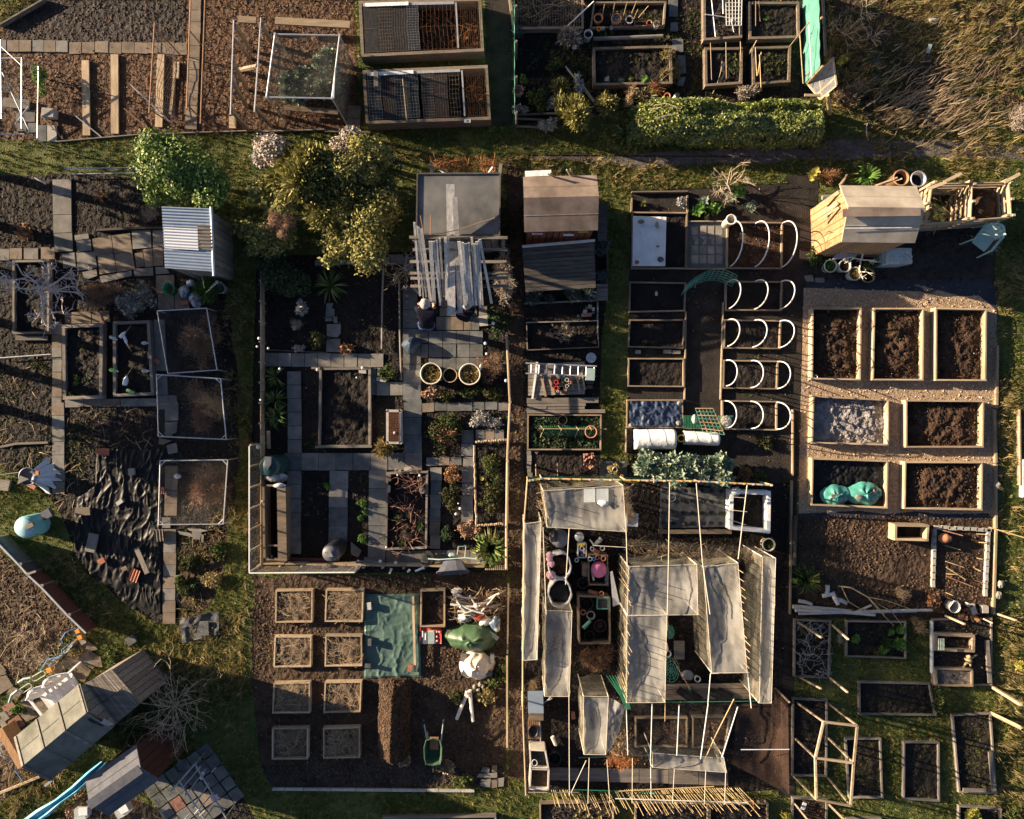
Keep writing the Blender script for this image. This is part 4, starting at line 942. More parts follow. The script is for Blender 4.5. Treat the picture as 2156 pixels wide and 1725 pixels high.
for i,(x,y,rx,ry,rz,n,m,l,sp)in enumerate(((535,965,.46,.42,.38,1900,'rosemary','big rosemary bush, largest yellow green one by the ivy hedge',1),(230,850,.26,.26,.25,900,'weed','round green herb bush left of the big rosemary',0),(345,870,.14,.18,.16,500,'silver_leaf','small silver bush between herb and rosemary',0),(290,1060,.28,.2,.16,900,'silver_leaf','low silver grey bush at the track edge',0),(560,755,.13,.28,.2,600,'silver_leaf','upright silver bush above the big rosemary',0),(80,930,.2,.13,.15,420,'pink_dead','dry pinkish seed heads by the green net fence',0),(95,665,.08,.1,.25,160,'bright_leaf','small bright green shrub by the green net fence',0),(800,900,.24,.2,.25,500,'rosemary','narrow rosemary sprigs between rosemary bush and hedge',1),(400,740,.18,.15,.25,420,'rosemary','small upright rosemary above the big rosemary bush',1),(350,560,.3,.16,.1,400,'weed','low mixed weeds in the weedy upper plot',0),(470,320,.26,.2,.12,500,'pink_dead','pale dry stems clump in the weedy upper plot',1),(40,280,.14,.22,.12,260,'blue_leaf','bluish low plant beside green net fence',0))):
 bush('herb_bush',l,'shrub',P(x,y),rx,ry,rz,n,(.12,.2)if sp else(.04,.075),m,[t_leaf(1,.2,.03)]if sp else None,lm=8,seed=50+i,zc=rz*(1.3 if sp else 1),sp=sp)
for a,b,l in(((450,560),(690,862),'longest'),((530,625),(690,850),'inner'),((530,620),(518,690),'shortest')):solo('wood_rail',MB().bar(P(*a,.3),P(*b,.1),.03,.03),'tpale',f'{l} pale rail of the fallen frame above the rosemary','rail','rails above the rosemary')
for(x0,y0,x1,y1)in((30,968,380,955),(30,1000,250,1010),(40,1065,260,1075)):solo('wood_rail',MB().bar(P(x0,y0,.1),P(x1,y1,.1),.04,.03),'tgrey','grey rail at the track edge below herb bushes','rail','grey rails at the track edge')
o=thing('clay_pipe','white clay pipe standing behind the ivy hedge','pipe',P(1370,830));MB().tube([P(1352,852,.5),P(1392,802,.85)],.05,12).b('shell','log_pale',o);MB().lathe(P(1392,802,.852),[(.05,0),(.056,.004),(.04,.006),(.036,-.05),(0,-.05)],12).b('opening','pot_black',o)
pot(P(1308,808,.4),L(26),.35,'terracotta','terracotta pipe pot behind the white clay pipe',fill='sdark')
for i,(x,y)in enumerate(((1100,830),(1180,780),(985,850),(1230,760),(1000,770))):bush('dry_clump','dry brown stems clump behind the ivy hedge end','plant',P(x,y),.17,.2,.2,200,(.12,.25),'dead_leaf' if i%2 else 'dead_stem',TWIG,lm=4,seed=70+i,zc=.15,sp=1,tk=False,group='dry clumps behind the hedge')
swp(P(1120,850),.3,22,'green strappy plant behind the left end of ivy hedge',h=.35)
swp(P(960,1150),.33,30,'dark strappy plant at the left foot of the ivy hedge',h=.2)
swp(P(1060,1190),.3,26,'dark strappy plant in front of the ivy hedge',h=.15)
bush('dry_clump','dry purple grey twigs behind the hedge beside the mossy bed','plant',P(1960,790),.3,.1,.15,300,(.15,.3),'pink_dead',TWIG,lm=6,seed=77,zc=.12,sp=1,tk=False)
# ivy hedge
o=thing('ivy_hedge','long clipped ivy hedge along the track with yellow lit top','hedge',F(1530,260));HX0,HX1,HY0,HY1=F(1318,0).x,F(1720,0).x,F(0,306).y,F(0,208).y
n=17000;u=NR.random(n);t=NR.random(n);face=NR.random(n)
hw=.48;cy=F(0,270).y;hh=.95
xx=HX0+(HX1-HX0)*u;env=np.clip(np.minimum((xx-HX0)/.5,(HX1-xx)/.25),0,1)**.5;ang=(t-.5)*PI*1.12
yy=cy+np.sin(ang)*hw*(.62+.75*fb(xx*2,np.sin(ang)*3,3));zz=np.clip(np.cos(ang)*1.15,0,.92)*hh*env*(.62+.72*fb(xx*1.5+3,yy*3,3))
keep=zz>.02
nn=np.stack([NR.normal(0,.5,n),np.sin(ang)+NR.normal(0,.4,n),np.cos(ang)+.2+NR.normal(0,.3,n)],1)
sc_('foliage',[t_leaf(1,.8,.1),t_leaf(1,.65,.18)],np.stack([xx,yy,zz],1)[keep],(.04,.075),'hedge_leaf',parent=o,rot=face_rots(nn[keep]),kind=None)
mb=MB()
for k in range(18):x=HX0+.3+(HX1-HX0-.5)*k/17;mb.tube([Vc((x,cy,0)),Vc((x+U(-.1,.1),cy,.5)),Vc((x+U(-.2,.2),cy+U(-.25,.25),.7))],.03,5,.012)
mb.b('stems','bark',o)
MB().grid([Vc((HX0+.35,cy+.3,.55)),Vc((HX1-.2,cy+.3,.6)),Vc((HX1-.2,cy-.3,.6)),Vc((HX0+.35,cy-.3,.55))],12,4,lambda x,y,u,v:-.5*(2*v-1)**2).b('inner_growth','bush_dark',o)
solo('rope_twig',MB().tube([P(1190,890,.95),P(1300,870,1),P(1380,900,1),P(1400,950,.98),P(1260,990,.9)],.007,4).tube([P(1150,920,.9),P(1250,905,.98),P(1340,960,.98),P(1200,1000,.85)],.006,4).tube([P(1290,870,1),P(1420,920,1)],.006,4),'bark_tan','tangle of bare tan stems over left end of ivy hedge','stems')
sc_('hedge_foot_weeds',ROSE,pin([polyF([(1290,285),(1725,285),(1730,312),(1310,318)])],150),(.04,.1),'weed',.3)

tile(3,0)
net_fence('bright teal windbreak net fence facing the dead stalks',((292,-60),(300,718)),.95,'teal_net',3,'bamboo',creasy=.008)
solo('white_pole',MB().tube([P(345,215,.9),P(366,650,.6)],.012,7),'pvc','white tube propped against the bright teal fence','pole')
for a,b,za,zb,m,l in(((348,185),(182,392),.7,.3,'cane_dark','brown branch leaning from the teal fence onto a bed'),((268,285),(296,705),.5,.3,'bamboo','knobbly bamboo post along the foot of the teal fence'),((448,185),(362,285),.9,.5,'green_net','thin green cane behind the teal fence'),((372,580),(320,640),.5,.3,'cane_dark','short brown stick by the teal fence corner')):solo('leaning_stick',MB().tube([P(*a,za),P(*b,zb)],.013,6),m,l,'stick')
o=thing('mesh_gate','pale framed wire mesh gate leaning open at hedge end','gate',P(460,680))
g4=[P(338,712,.1),P(548,487,.55),P(576,720,.95),P(440,838,.55)]
for i in range(4):MB().bar(g4[i],g4[(i+1)%4],.035,.03).b('rail','tpale',o)
MB().bar(lerp(g4[0],g4[1],.45),lerp(g4[3],g4[2],.1),.03,.025).b('rail','tpale',o);MB().bar(lerp(g4[0],g4[3],.7),lerp(g4[1],g4[2],.7),.03,.025).b('rail','tpale',o)
wires(g4,34,34,.003).b('wire_mesh','metal',o)
plank((310,800,.75),(445,804,.75),20,.03,'tpale','pale batten on top of the hedge right end')
solo('gate_post',MB().tube([P(500,800,.9),P(520,965,0)],.04,8),'bamboo','stubby tan post beside the wire mesh gate','post')
solo('concrete_post',MB().bar(P(462,-20,.8),P(485,470,.6),.05,.05),'tgrey_y','long pale rail behind the bright teal fence','rail')
solo('white_tube',MB().tube([P(378,1022,.6),P(438,978,.65)],.014,7),'pvc','short white rod lying at the hedge right end','tube')
solo('white_stick',MB().tube([P(848,1020,.12),P(828,1070,.2),P(832,1140,.15),P(846,1185,.02)],.012,6),'bark_pale','curved white stick on grass below the dead stalks','stick')
bottle(P(1355,172,.05),P(1432,168,.05),.045,'bottle_white','pale plastic bottle lost in grass above dead stalks')
pr=sroot('stepping_stones')
for i,(x,y,r)in enumerate(((905,520,30),(920,590,36),(915,650,34),(905,560,26))):slabs(pr,[[P(x+r*cos(a)*U(.8,1.1),y+r*sin(a)*U(.8,1.1))for a in[k*PI/4 for k in range(8)]]],'slate',nm='stone')
solo('plastic_strip',MB().slab3([P(1355,370,.2),P(1385,375,.2),P(1358,450,.15),P(1332,445,.15)],.01),'hose_grey','grey green plastic strip among the dead stalks','strip')
for i,(x,y)in enumerate(((650,300),(700,230),(780,120),(860,330),(560,220),(820,60))):bt_('bramble','tangled bare bramble stems beside the bright teal fence','bramble',P(x,y),.06,.012,6,.28,2,'bark_tan',seed=90+i,rr=.007,group='brambles beside the teal fence',flat=.8)
for i,(x,y,w)in enumerate(((600,530,'beside the mesh gate'),(830,500,'between gate and dead stalks'),(860,610,'beside the grey stepping stones'),(2100,780,'at the far right of dead stalks'))):plt(P(x,y),.13,22,'weed' if i else 'yellow_leaf',f'yellow green leafy weed {w}',up=1)
bush('dry_clump','grey brown dry bush at the far right edge by track','plant',P(2090,980),.3,.3,.2,500,(.12,.25),'pink_dead',TWIG,lm=7,seed=79,zc=.15,sp=1,tk=False)
bush('dry_clump','grey green flopped grass clump by the gate post','plant',P(700,790),.45,.3,.12,700,(.15,.3),'dead_stem',TWIG,lm=9,seed=80,zc=.1,sp=1,tk=False)
# ================================================================ second strip
tile(0,1)
pr=sroot('slab_path')
slabs(pr,qs([[(448,-208),(604,-210),(605,-75),(450,-72)],[(452,-68),(606,-70),(608,82),(454,86)],[(455,90),(608,86),(610,234),(457,242)],[(459,246),(612,238),(618,392),(465,402)]]),'slab')
slabs(pr,qs([rect(-20,376,84,470),rect(90,370,192,462),rect(208,370,326,462),rect(352,360,466,460)]),['slab','slab_brown'])
pr=sroot('patio')
slabs(pr,qs([[(635,260),(750,245),(756,290),(640,305)],[(648,308),(768,296),(776,388),(658,400)],[(782,290),(940,266),(962,412),(806,438)],[(944,262),(1100,242),(1118,398),(966,408)],[(1116,224),(1272,218),(1280,362),(1124,376)],[(1290,220),(1376,214),(1380,352),(1294,358)],[(528,418),(632,404),(646,524),(540,540)],[(650,408),(800,398),(824,530),(660,556)],[(826,430),(962,416),(986,566),(846,588)],[(970,414),(1118,400),(1142,546),(990,570)],[(1140,412),(1206,402),(1222,520),(1152,532)],[(1210,380),(1286,372),(1294,520),(1226,526)],[(1292,364),(1376,362),(1378,514),(1298,518)],[(700,570),(818,545),(824,600),(720,640)],[(846,604),(1110,560),(1116,600),(860,660)],[(1128,542),(1292,530),(1296,600),(1140,604)],[(1314,528),(1400,526),(1434,580),(1318,588)]]),['slab','slab_brown','slab'])
slabs(pr,qs([[(1318,598),(1470,594),(1474,748),(1322,752)],[(1336,758),(1472,754),(1474,880),(1340,884)],[(1478,700),(1600,740),(1600,880),(1480,880)],[(550,910),(770,900),(775,1000),(556,1002)],[(778,900),(920,900),(930,990),(780,1000)]]),'slab_brown')
pr=sroot('slab_path')
slabs(pr,strip(485,990,485,1725,7,78,gap=4)+strip(552,1672,1330,1664,5,66,gap=4),['slab','slab','slab_brown'])
slabs(pr,qs([[(1300,970),(1390,970),(1410,1400),(1320,1400)],[(1330,1430),(1410,1440),(1420,1600),(1335,1600)],[(1335,1606),(1490,1606),(1500,1725),(1340,1725)]]),'slab')
solo('timber_edging',MB().bar(P(810,212,.1),P(1110,195,.1),.05,.1,drop=True).bar(P(1112,196,.1),P(1375,192,.1),.04,.1,drop=True),'dboards','dark old log edging above the patio slabs','edging board')
GC='narrow beds of the left plot'
bed([(104,468),(415,462),(410,1086),(104,1088)],.16,'narrow wooden bed half under the bare pale tree','sdark','tgrey',.05,group=GC)
plank((130,1122,.08),(398,1122,.08),38,.03,'tgrey','plain grey board at the foot of the narrow bed',group=None)
bed([(520,1012),(866,998),(860,1632),(528,1642)],.2,'left one of two long beds below bare pale tree','sdark','tgrey',.075,group=GC)
bl=bed([(950,988),(1258,972),(1296,1602),(952,1618)],.2,'right one of two long beds, with bottles stuck on sticks','sdark','tgrey',.065,group=GC)
for i,(x,y)in enumerate(((650,1450),(600,1600),(690,1190),(740,1460),(650,1500))):plt(P(x,y,.1),.12,16,'weed' if i!=3 else 'bush_dark','low green seedling in the left one of two long beds',up=1.2,group='seedlings in the left long bed')
GBo='bottles in the long bed'
for i,(a,b,r,m,l)in enumerate((((1012,1118),(1056,1070),.045,'bottle_white','upper white milk bottle on a stick in long bed'),((1045,1108),(1072,1180),.035,'bottle_white','slim clear bottle beside upper milk bottle in bed'),((1050,1520),(1068,1440),.058,'bottle_white','big white milk bottle in lower half of long bed'),((925,1112),(985,1138),.04,'clear_plastic','clear bottle resting on left board of long bed'),((1195,1165),(1248,1165),.04,'clear_plastic','upper clear bottle on right board of long bed'),((1200,1405),(1255,1398),.04,'clear_plastic','lower clear bottle on right board of long bed'),((926,1390),(995,1405),.045,'bottle_green','green bottle resting on left board of long bed'),((1068,1562),(1126,1582),.045,'bottle_green','green bottle at the bottom of long bed'))):
 z=.25 if i in(3,4,5,6)else .2
 bottle(P(*a,z),P(*b,z+.02),r,m,l,GBo)
for a,b in(((1060,1072),(1110,1010)),((1072,1180),(1108,1235)),((1068,1440),(1112,1375))):solo('bottle_stick',MB().tube([P(*a,.25),P(*b,.12)],.008,5),'bamboo','thin cane holding a bottle in the long bed','cane','canes holding bottles')
for i,(x,y,l)in enumerate(((872,1020,'brick'),(1325,1320,'brick'))):solo('brick',MB().box(P(x,y,.05),.1 if i==0 else .14,.2 if i==0 else .1,.09,.2-.9*i),'brick',('orange brick standing by top of two long beds','brick lying by the upper netted cage')[i],'brick')
solo('grey_pole',MB().tube([P(-10,1292,.1),P(428,1260,.1)],.014,7),'metal','long pale metal rod lying across weedy ground','pole')
plt(P(235,235),.28,50,'dead_leaf','rust red leaved plant left of the upright slab path',tm=LEAFT)
bush('grass_clump','pale dry grass clump beside the corrugated shed','plant',P(1270,75),.17,.15,.18,220,(.15,.28),'pink_dead',[t_strip(5,1,.03,.2,.1)],lm=3,seed=100,zc=.1,sp=1,tk=False)
# corrugated shed
z=1.35;RC=[P(1362,15,z+.1),P(1772,32,z),P(1790,562,z),P(1388,532,z+.1)]
o=thing('corrugated_shed','small shed with blue grey corrugated plastic roof beside laurel','shed',P(1600,320))
def corrug(q,n,amp,zoff=0.0):
 return MB().grid([p+Vc((0,0,zoff))for p in q],6,n*4,lambda x,y,u,v:amp*np.sin(v*n*2*PI))
corrug(RC,20,.012).b('roof_sheet','corrugated',o,sm=True)
q=[lerp(lerp(RC[0],RC[1],u),lerp(RC[3],RC[2],u),v)for u,v in((.03,.34),(.73,.34),(.73,.68),(.03,.68))]
corrug(q,7,.012,.03).b('roof_sheet','corrugated_white',o,'white translucent sheet across the middle of the roof',sm=True)
q2=[lerp(lerp(RC[0],RC[1],u),lerp(RC[3],RC[2],u),v)for u,v in((.73,.27),(1,.27),(1,.66),(.73,.66))]
corrug(q2,7,.012,.032).b('roof_sheet','tgrey',o,sm=True)
fl=[p-Vc((0,0,.08))for p in RC]
cen=sum(fl,Vc())/4
bs=[lerp(p,cen,.06)for p in fl]
for i in range(4):
 a,b=bs[i],bs[(i+1)%4];n=max(4,int((b-a).length/.13))
 for k in range(n):
  A,B=lerp(a,b,k/n+.004),lerp(a,b,(k+1)/n-.004);d=(B-A).normalized()
  MB().bar((A+B)/2,Vc(((A.x+B.x)/2,(A.y+B.y)/2,0)),.02,(B-A).length*.97,up=Vc((d.y,-d.x,0)).cross(Vc((0,0,1)))*1.0 if False else d).b('wall_board','tgrey_y',o)
MB().tube([P(1778,20,z+.02),P(1800,600,z-.02)],.028,8).b('gutter','pvc',o)
# odds beside it
def pail(c,r,h,mat,lb_,cat='bucket',handle=True,fill=None):
 o=thing('bucket',lb_,cat,Vc((c.x,c.y,c.z-h)));g=Vc((c.x,c.y,c.z-h))
 MB().lathe(g,[(r*.78,0),(r,h),(r*1.05,h),(r*1.05,h-.02),(r*.97,h-.02),(r*.75,.02),(0,.02)],20).b('shell',mat,o,sm=True)
 if handle:MB().tube([g+Vc((-r,0,h)),g+Vc((-.3*r,r*1.2,h+.03)),g+Vc((.3*r,r*1.2,h+.03)),g+Vc((r,0,h))],.005,5).b('handle','metal',o)
 if fill:MB().lathe(g,[(r*.9,h*.75),(0,h*.78)],18).b('contents',fill,o)
 return o
pail(P(1415,705,.28),L(50),.28,'green_plastic','bright green plastic bucket on a slab below corrugated shed')
bag(P(1568,738),.16,.17,.2,'sack_print','crumpled printed compost sack, upper of two by corrugated shed',seed=3)
bag(P(1652,812),.13,.2,.2,'sack_print','crumpled pale blue sack, lower of two by corrugated shed',seed=8,rz=.3)
solo('brick',MB().box(P(1560,826,.05),.17,.1,.09,.2),'brick','orange brick between the crumpled sacks','brick')
pot(P(1740,705,.4),L(88),.4,'pot_black','big black pot with green grass at the shed corner',plant=(LONGT,160,1.5,'bright_leaf'))
pail(P(1850,700,.35),L(45),.35,'pot_grey','old grey bucket behind the black grass pot',handle=True)
for(x0,y0,x1,y1)in((1735,740,1840,650),(1770,700,1830,640),(1700,600,1720,700)):solo('pink_twig',MB().tube([P(x0,y0,.5),P(x1,y1,.75)],.009,5),'bark_pink','pinkish bare stem in the black grass pot','stem','stems in the black grass pot')
bag(P(1610,660),.1,.08,.12,'sack_white','small pale stone by corrugated shed wall',name='stone',cat='stone',seed=21)
# bare pale tree and dead heather
bt_('bare_tree','leafless pale pink stemmed fruit tree spreading over narrow bed','tree',P(480,735),.75,.05,8,.80,3,'bark_pink',seed=5,rr=.026,flat=.75,spread=.95,up=.05,kids=(2,4),wig=.85)
bush('dead_heather','brown dead heather mat right of the bare pale tree','plant',P(880,750),.52,.34,.22,1500,(.12,.26),'brown_dead',TWIG,lm=12,seed=22,zc=.15,sp=1,tk=False)
bush('grey_heather','grey dried heather mat beside the bucket slabs','plant',P(1160,790),.48,.42,.25,1900,(.06,.13),'silver_leaf',TWIG+LEAFT[:1],lm=12,seed=23,zc=.18,sp=1,tk=False)
# three low netted cages with dead fern
def low_cage(pts,z,lb_,dead,braces=True):
 T=[P(x,y,z)for x,y in pts];o=thing('fruit_cage',lb_,'fruit cage',sum((Vc((p.x,p.y,0))for p in T),Vc())/4,'low netted cages beside the mown path')
 for i in range(4):
  MB().tube([T[i],T[(i+1)%4]],.013,7).b('rail','metal',o);MB().tube([T[i],Vc((T[i].x,T[i].y,0))],.013,7).b('leg','metal',o)
  if braces:MB().tube([lerp(T[i],T[(i+1)%4],.08),lerp(T[i],T[i-1],.08)],.009,6).b('corner_brace','pvc',o)
  q=[T[i],T[(i+1)%4],Vc((*T[(i+1)%4][:2],.02)),Vc((*T[i][:2],.02))];MB().grid(q,8,4).b('net','black_net',o)
 MB().grid([p+Vc((0,0,.012))for p in T],18,18,lambda x,y,u,v:-.14*np.sin(u*PI)*np.sin(v*PI)*(.6+.8*fb(x*2,y*2,2))).b('net','black_net',o)
 c=sum((Vc((p.x,p.y,0))for p in T),Vc())/4
 bush('dead_fern',dead,'plant',c+Vc((.08,0,0)),.52,.62,.35,1500,(.12,.3),'brown_dead',TWIG,lm=12,seed=int(abs(c.x*10)),zc=.12,sp=1,tk=False,cut=lambda p:p[:,2]<z-.05)
 return o
low_cage([(1325,895),(1740,872),(1828,1392),(1415,1422)],.6,'upper one of three low netted cages full of dead fern','brown dead fern in the upper low cage',False)
low_cage([(1320,1430),(1858,1466),(1905,1977),(1335,1952)],.7,'middle one of three low netted cages full of dead fern','brown dead fern in the middle low cage')

# ---------------------------------------------------------------- centre plot, upper half
tile(1,1)
o=bush('juniper','dark teal low conifer at the left end of centre plot','shrub',P(190,590),.66,.60,.35,4200,(.05,.1),'bush_dark',lm=13,seed=41,zc=.3)
bush('dark_bush','glossy mid green bush filling lower right of shrub group','shrub',P(940,180),.92,.84,.55,6500,(.05,.1),'bush_olive',lm=15,seed=42,zc=.8)
bush('olive_bush','olive green shrub at left end of the shrub group','shrub',P(140,300),.70,.56,.4,3600,(.05,.1),'bush_olive',lm=11,seed=43,zc=.6)
bush('olive_bush','pale olive feathery shrub spilling over the slab row','shrub',P(720,340),.62,.58,.42,3200,(.06,.12),'rosemary',lm=11,seed=44,zc=.6)
bush('brown_bush','dead brown twiggy shrub among the green shrub group','shrub',P(250,140),.40,.38,.25,1700,(.06,.14),'brown_dead',TWIG[:4],lm=7,seed=45,zc=.9)
pr=sroot('slab_path')
slabs(pr,qs([[(500,470),(740,460),(745,505),(500,515)],[(748,450),(905,440),(905,500),(750,505)],[(908,440),(1018,440),(1016,505),(910,500)],[(1020,440),(1130,440),(1130,505),(1020,505)],[(1134,425),(1240,420),(1240,500),(1136,505)]]),'slab')
slabs(pr,qs([[(1244,440),(1340,440),(1330,560),(1240,560)],[(1240,680),(1355,690),(1365,878),(1240,880)],[(1240,886),(1360,884),(1380,1040),(1240,1040)]]),'slate')
slabs(pr,strip(1314,1045,1314,1725-82,4,148,gap=4),'slate')
slabs(pr,strip(80,1304,1076,1314,9,112,gap=4),'slab');slabs(pr,strip(1016,1548,1238,1548,2,112,gap=4),'slab')
slabs(pr,qs([rect(968,1376,1012,1450),rect(1018,1374,1048,1450),rect(968,1454,1010,1600)]),'slate')
pr=sroot('patio')
xs=[1455,1572,1686,1800,1912];ys=[1062,1174,1288,1394]
for j in range(3):
 slabs(pr,[[P(xs[i]+2+U(-2,2),ys[j]+3),P(xs[i+1]-2,ys[j]+3+U(-2,2)),P(xs[i+1]-2,ys[j+1]-3),P(xs[i]+2,ys[j+1]-3)]for i in range(4)],'slate')
slabs(pr,[[P(1392,1064),P(1452,1064),P(1450,1160),P(1392,1170)],[P(1392,1176),P(1450,1176),P(1448,1290),P(1392,1286)]],'slate')
slabs(pr,qs([rect(1400,800,1510,930),rect(1520,945,1634,1056),rect(1638,945,1744,1056),rect(1748,945,1810,1056),rect(1814,945,1878,1056),rect(1550,870,1680,938),rect(1690,870,1860,938),rect(1560,790,1680,864),rect(1700,790,1850,864)]),['slate','slab_brown'])
solo('slab',MB().prism([P(*q)[:2]for q in((1876,940),(1950,932),(1956,1020),(1884,1026))],.005,.08),'slab_pale','loose pale square slab at the patio corner','slab')
solo('slab',MB().prism([P(*q)[:2]for q in((1876,862),(1946,856),(1946,928),(1880,934))],.005,.05),'slab','loose grey slab above the pale square slab','slab')
pr=sroot('stepping_stones')
slabs(pr,qs([[(598,832),(652,830),(640,872),(592,882)],[(590,890),(622,874),(662,878),(662,942),(588,946)],[(586,952),(638,950),(646,980),(586,984)],[(652,946),(684,942),(690,1000),(656,996)],[(600,1008),(716,1006),(714,1084),(690,1118),(598,1112)],[(596,1132),(712,1130),(712,1242),(594,1240)]]),'slab',nm='stone')
for a,b,l in(((1072,520),(1060,1215),'left'),((1206,640),(1224,1482),'right')):solo('log_edging',MB().tube([P(*a,.1),P((a[0]+b[0])/2-4,(a[1]+b[1])/2,.11),P(*b,.1)],.022,7),'tgrey_y',f'{l} one of two long round poles edging the dark planted strip','edging pole')
solo('edging_board',MB().bar(P(100,1222,.05),P(600,1246,.05),.03,.05,drop=True),'dboards','dark edging board above the slab row','edging board')
swp(P(632,690),.42,46,'bright strappy leaved plant in the dark centre border',h=.25)
bush('silver_plant','silver white feathery plant in the dark border','plant',P(395,880),.12,.24,.25,420,(.05,.09),'silver_leaf',lm=5,seed=47,zc=.2)
bush('silver_plant','pinkish grey dead plant below the silver one','plant',P(350,1010),.19,.2,.2,520,(.05,.1),'pink_dead',TWIG,lm=6,seed=48,zc=.15,sp=1)
bush('green_plant','small green shrub left of the stepping stones','plant',P(540,1130),.22,.22,.16,420,(.04,.08),'weed_dark',lm=6,seed=49,zc=.12)
bush('grey_clump','low grey clump above the slab row','plant',P(370,1210),.16,.1,.1,200,(.04,.08),'pink_dead',lm=4,seed=149,zc=.06)
bush('low_shrub','brown green low shrub at the right end of slab row','plant',P(1130,1420),.24,.22,.15,500,(.04,.08),'weed',lm=6,seed=150,zc=.1)
bush('low_shrub','dead brown plant by the slab row end','plant',P(780,1210),.2,.15,.1,250,(.05,.1),'dead_leaf',lm=5,seed=151,zc=.08)
for i,(x,y,rx,ry,m)in enumerate(((1480,1590,.28,.2,'brown_dead'),(1620,1610,.24,.14,'weed_dark'),(1800,1580,.3,.16,'weed'),(2000,1590,.28,.18,'weed_dark'))):bush('border_plant',('low dead brown heather below the big planters','dark low herb between the heather and mid border','bright low herb in the middle below the planters','dark low herb at fence end below the planters')[i],'plant',P(x,y),rx,ry,.12,520,(.04,.08),m,lm=7,seed=160+i,zc=.06,tk=False)
bush('dark_red_shrub','dark red brown bare shrub at patio edge by the right planter','shrub',P(1990,1350),.36,.42,.2,900,(.08,.16),'brown_dead',TWIG,lm=9,seed=165,zc=.12,sp=1,tk=False)
bush('dark_red_shrub','dark weeds growing at right side of patio','plant',P(2040,1000),.24,.4,.15,700,(.04,.08),'bush_dark',lm=8,seed=166,zc=.1,tk=False)
bush('pale_shrub','pale bare twiggy shrub right of the leaning timber stack','shrub',P(2080,560),.28,.75,.5,900,(.12,.25),'pink_dead',TWIG,lm=12,seed=167,zc=.5,sp=1)
bt_('bare_shrub','bare tan shrub left of the leaning timber stack','shrub',P(1270,560),.4,.02,8,.4,3,'bark_tan',seed=17,rr=.009,flat=.7)
# three planters
def planter(x,y,r,h,lb_,plantm,n=60):
 c=P(x,y,h);o=thing('round_planter',lb_,'planter',Vc((c.x,c.y,0)),'round planters on the patio');g=Vc((c.x,c.y,0));rr=L(r)
 MB().lathe(g,[(rr*.85,0),(rr,h-.06),(rr*1.04,h-.02),(rr*1.04,h),(rr*.92,h),(rr*.9,h-.05),(rr*.86,.12),(0,.12)],30).b('shell','cream_pole' if r>70 else 'tpale',o,sm=True)
 MB().lathe(g,[(rr*.9,h-.12),(0,h-.09)],24).b('soil','sdark',o)
 a=NR.uniform(0,2*PI,n);q=rr*.8*np.sqrt(NR.random(n));sc_('foliage',TUFTS+LONGT[:1],np.stack([g.x+q*np.cos(a),g.y+q*np.sin(a),np.full(n,h-.1)],1),(.5,1.0),plantm,.4,o,kind=None)
planter(1474,1422,88,.35,'leftmost big round planter with a pale rim','dry_blade',220);planter(1633,1436,60,.3,'small round planter between two bigger ones','weed_dark',40);planter(1800,1427,88,.35,'rightmost big round planter with a pale rim','dry_blade',160)
# flat dark roof and the timber stack in front of it
tile(1,0)
zr=1.68;RC=[P(1360,1466,zr),P(2056,1462,zr),P(2050,1985,zr-.15),P(1352,1975,zr-.15)]
o=thing('flat_roofed_shed','shed with flat grey felt roof behind the leaning timbers','shed',Vc((RC[0].x+1,RC[0].y-.6,0)))
MB().slab3(RC,.05).b('roof','felt_grey',o)
cen=sum(RC,Vc())/4;bs=[lerp(p,cen,.06)for p in RC]
for i in range(4):
 a,b=bs[i].copy(),bs[(i+1)%4].copy();n=max(4,int((b-a).length/.14))
 for k in range(n):
  A,B=lerp(a,b,k/n+.004),lerp(a,b,(k+1)/n-.004);d=(B-A).normalized();m=(A+B)/2
  MB().bar(Vc((m.x,m.y,m.z-.08)),Vc((m.x,m.y,0)),.02,(B-A).length*.97,up=d).b('wall_board','tgrey_y',o)
for i in range(4):
 a,b=RC[i]+Vc((0,0,.002)),RC[(i+1)%4]+Vc((0,0,.002));MB().bar(a,b,.03,.055).b('roof_trim','dboards',o)
tile(1,1)
# pergola beams
o=thing('pergola','grey timber pergola rails carrying the leaning stack of boards','pergola',P(1700,500))
for y,x0,x1,z in((275,1290,2118,1.75),(378,1320,2118,1.55),(478,1295,2110,1.4),(578,1295,2120,1.25),(616,1300,2125,1.2),(682,1300,2130,1.1)):MB().bar(P(x0,y+U(-4,4),z),P(x1,y+U(-4,4),z),.06,.05,drop=True).b('beam','tgrey',o)
for x,y,z in((1330,290,1.7),(2080,290,1.7),(1330,690,1.06),(2090,690,1.06)):p=P(x,y,z);MB().bar(p,Vc((p.x,p.y,0)),.07,.07).b('post','tgrey_y',o)
for j in range(5):
 t=j/4;MB().bar(P(1400,300+96*j,1.66-.14*j),P(1980,300+96*j,1.66-.14*j),.03,.02,drop=True).b('slat','dboards',o)
GT='grey boards in the leaning timber stack'
rows=[(1332,150,1382,770,16),(1354,178,1410,790,12),(1368,190,1434,780,14),(1392,200,1470,818,24),(1470,310,1500,830,30),(1496,310,1552,850,16),(1520,300,1560,812,14),(1546,284,1582,780,16),(1594,276,1604,805,20),(1618,290,1628,790,14),(1710,312,1762,850,26),(1740,320,1780,840,18),(1764,330,1806,858,24),(1790,322,1828,850,14),(1816,276,1852,850,18),(1838,330,1872,845,18),(1858,312,1890,868,20),(1876,300,1910,848,12),(1886,296,1984,832,20)]
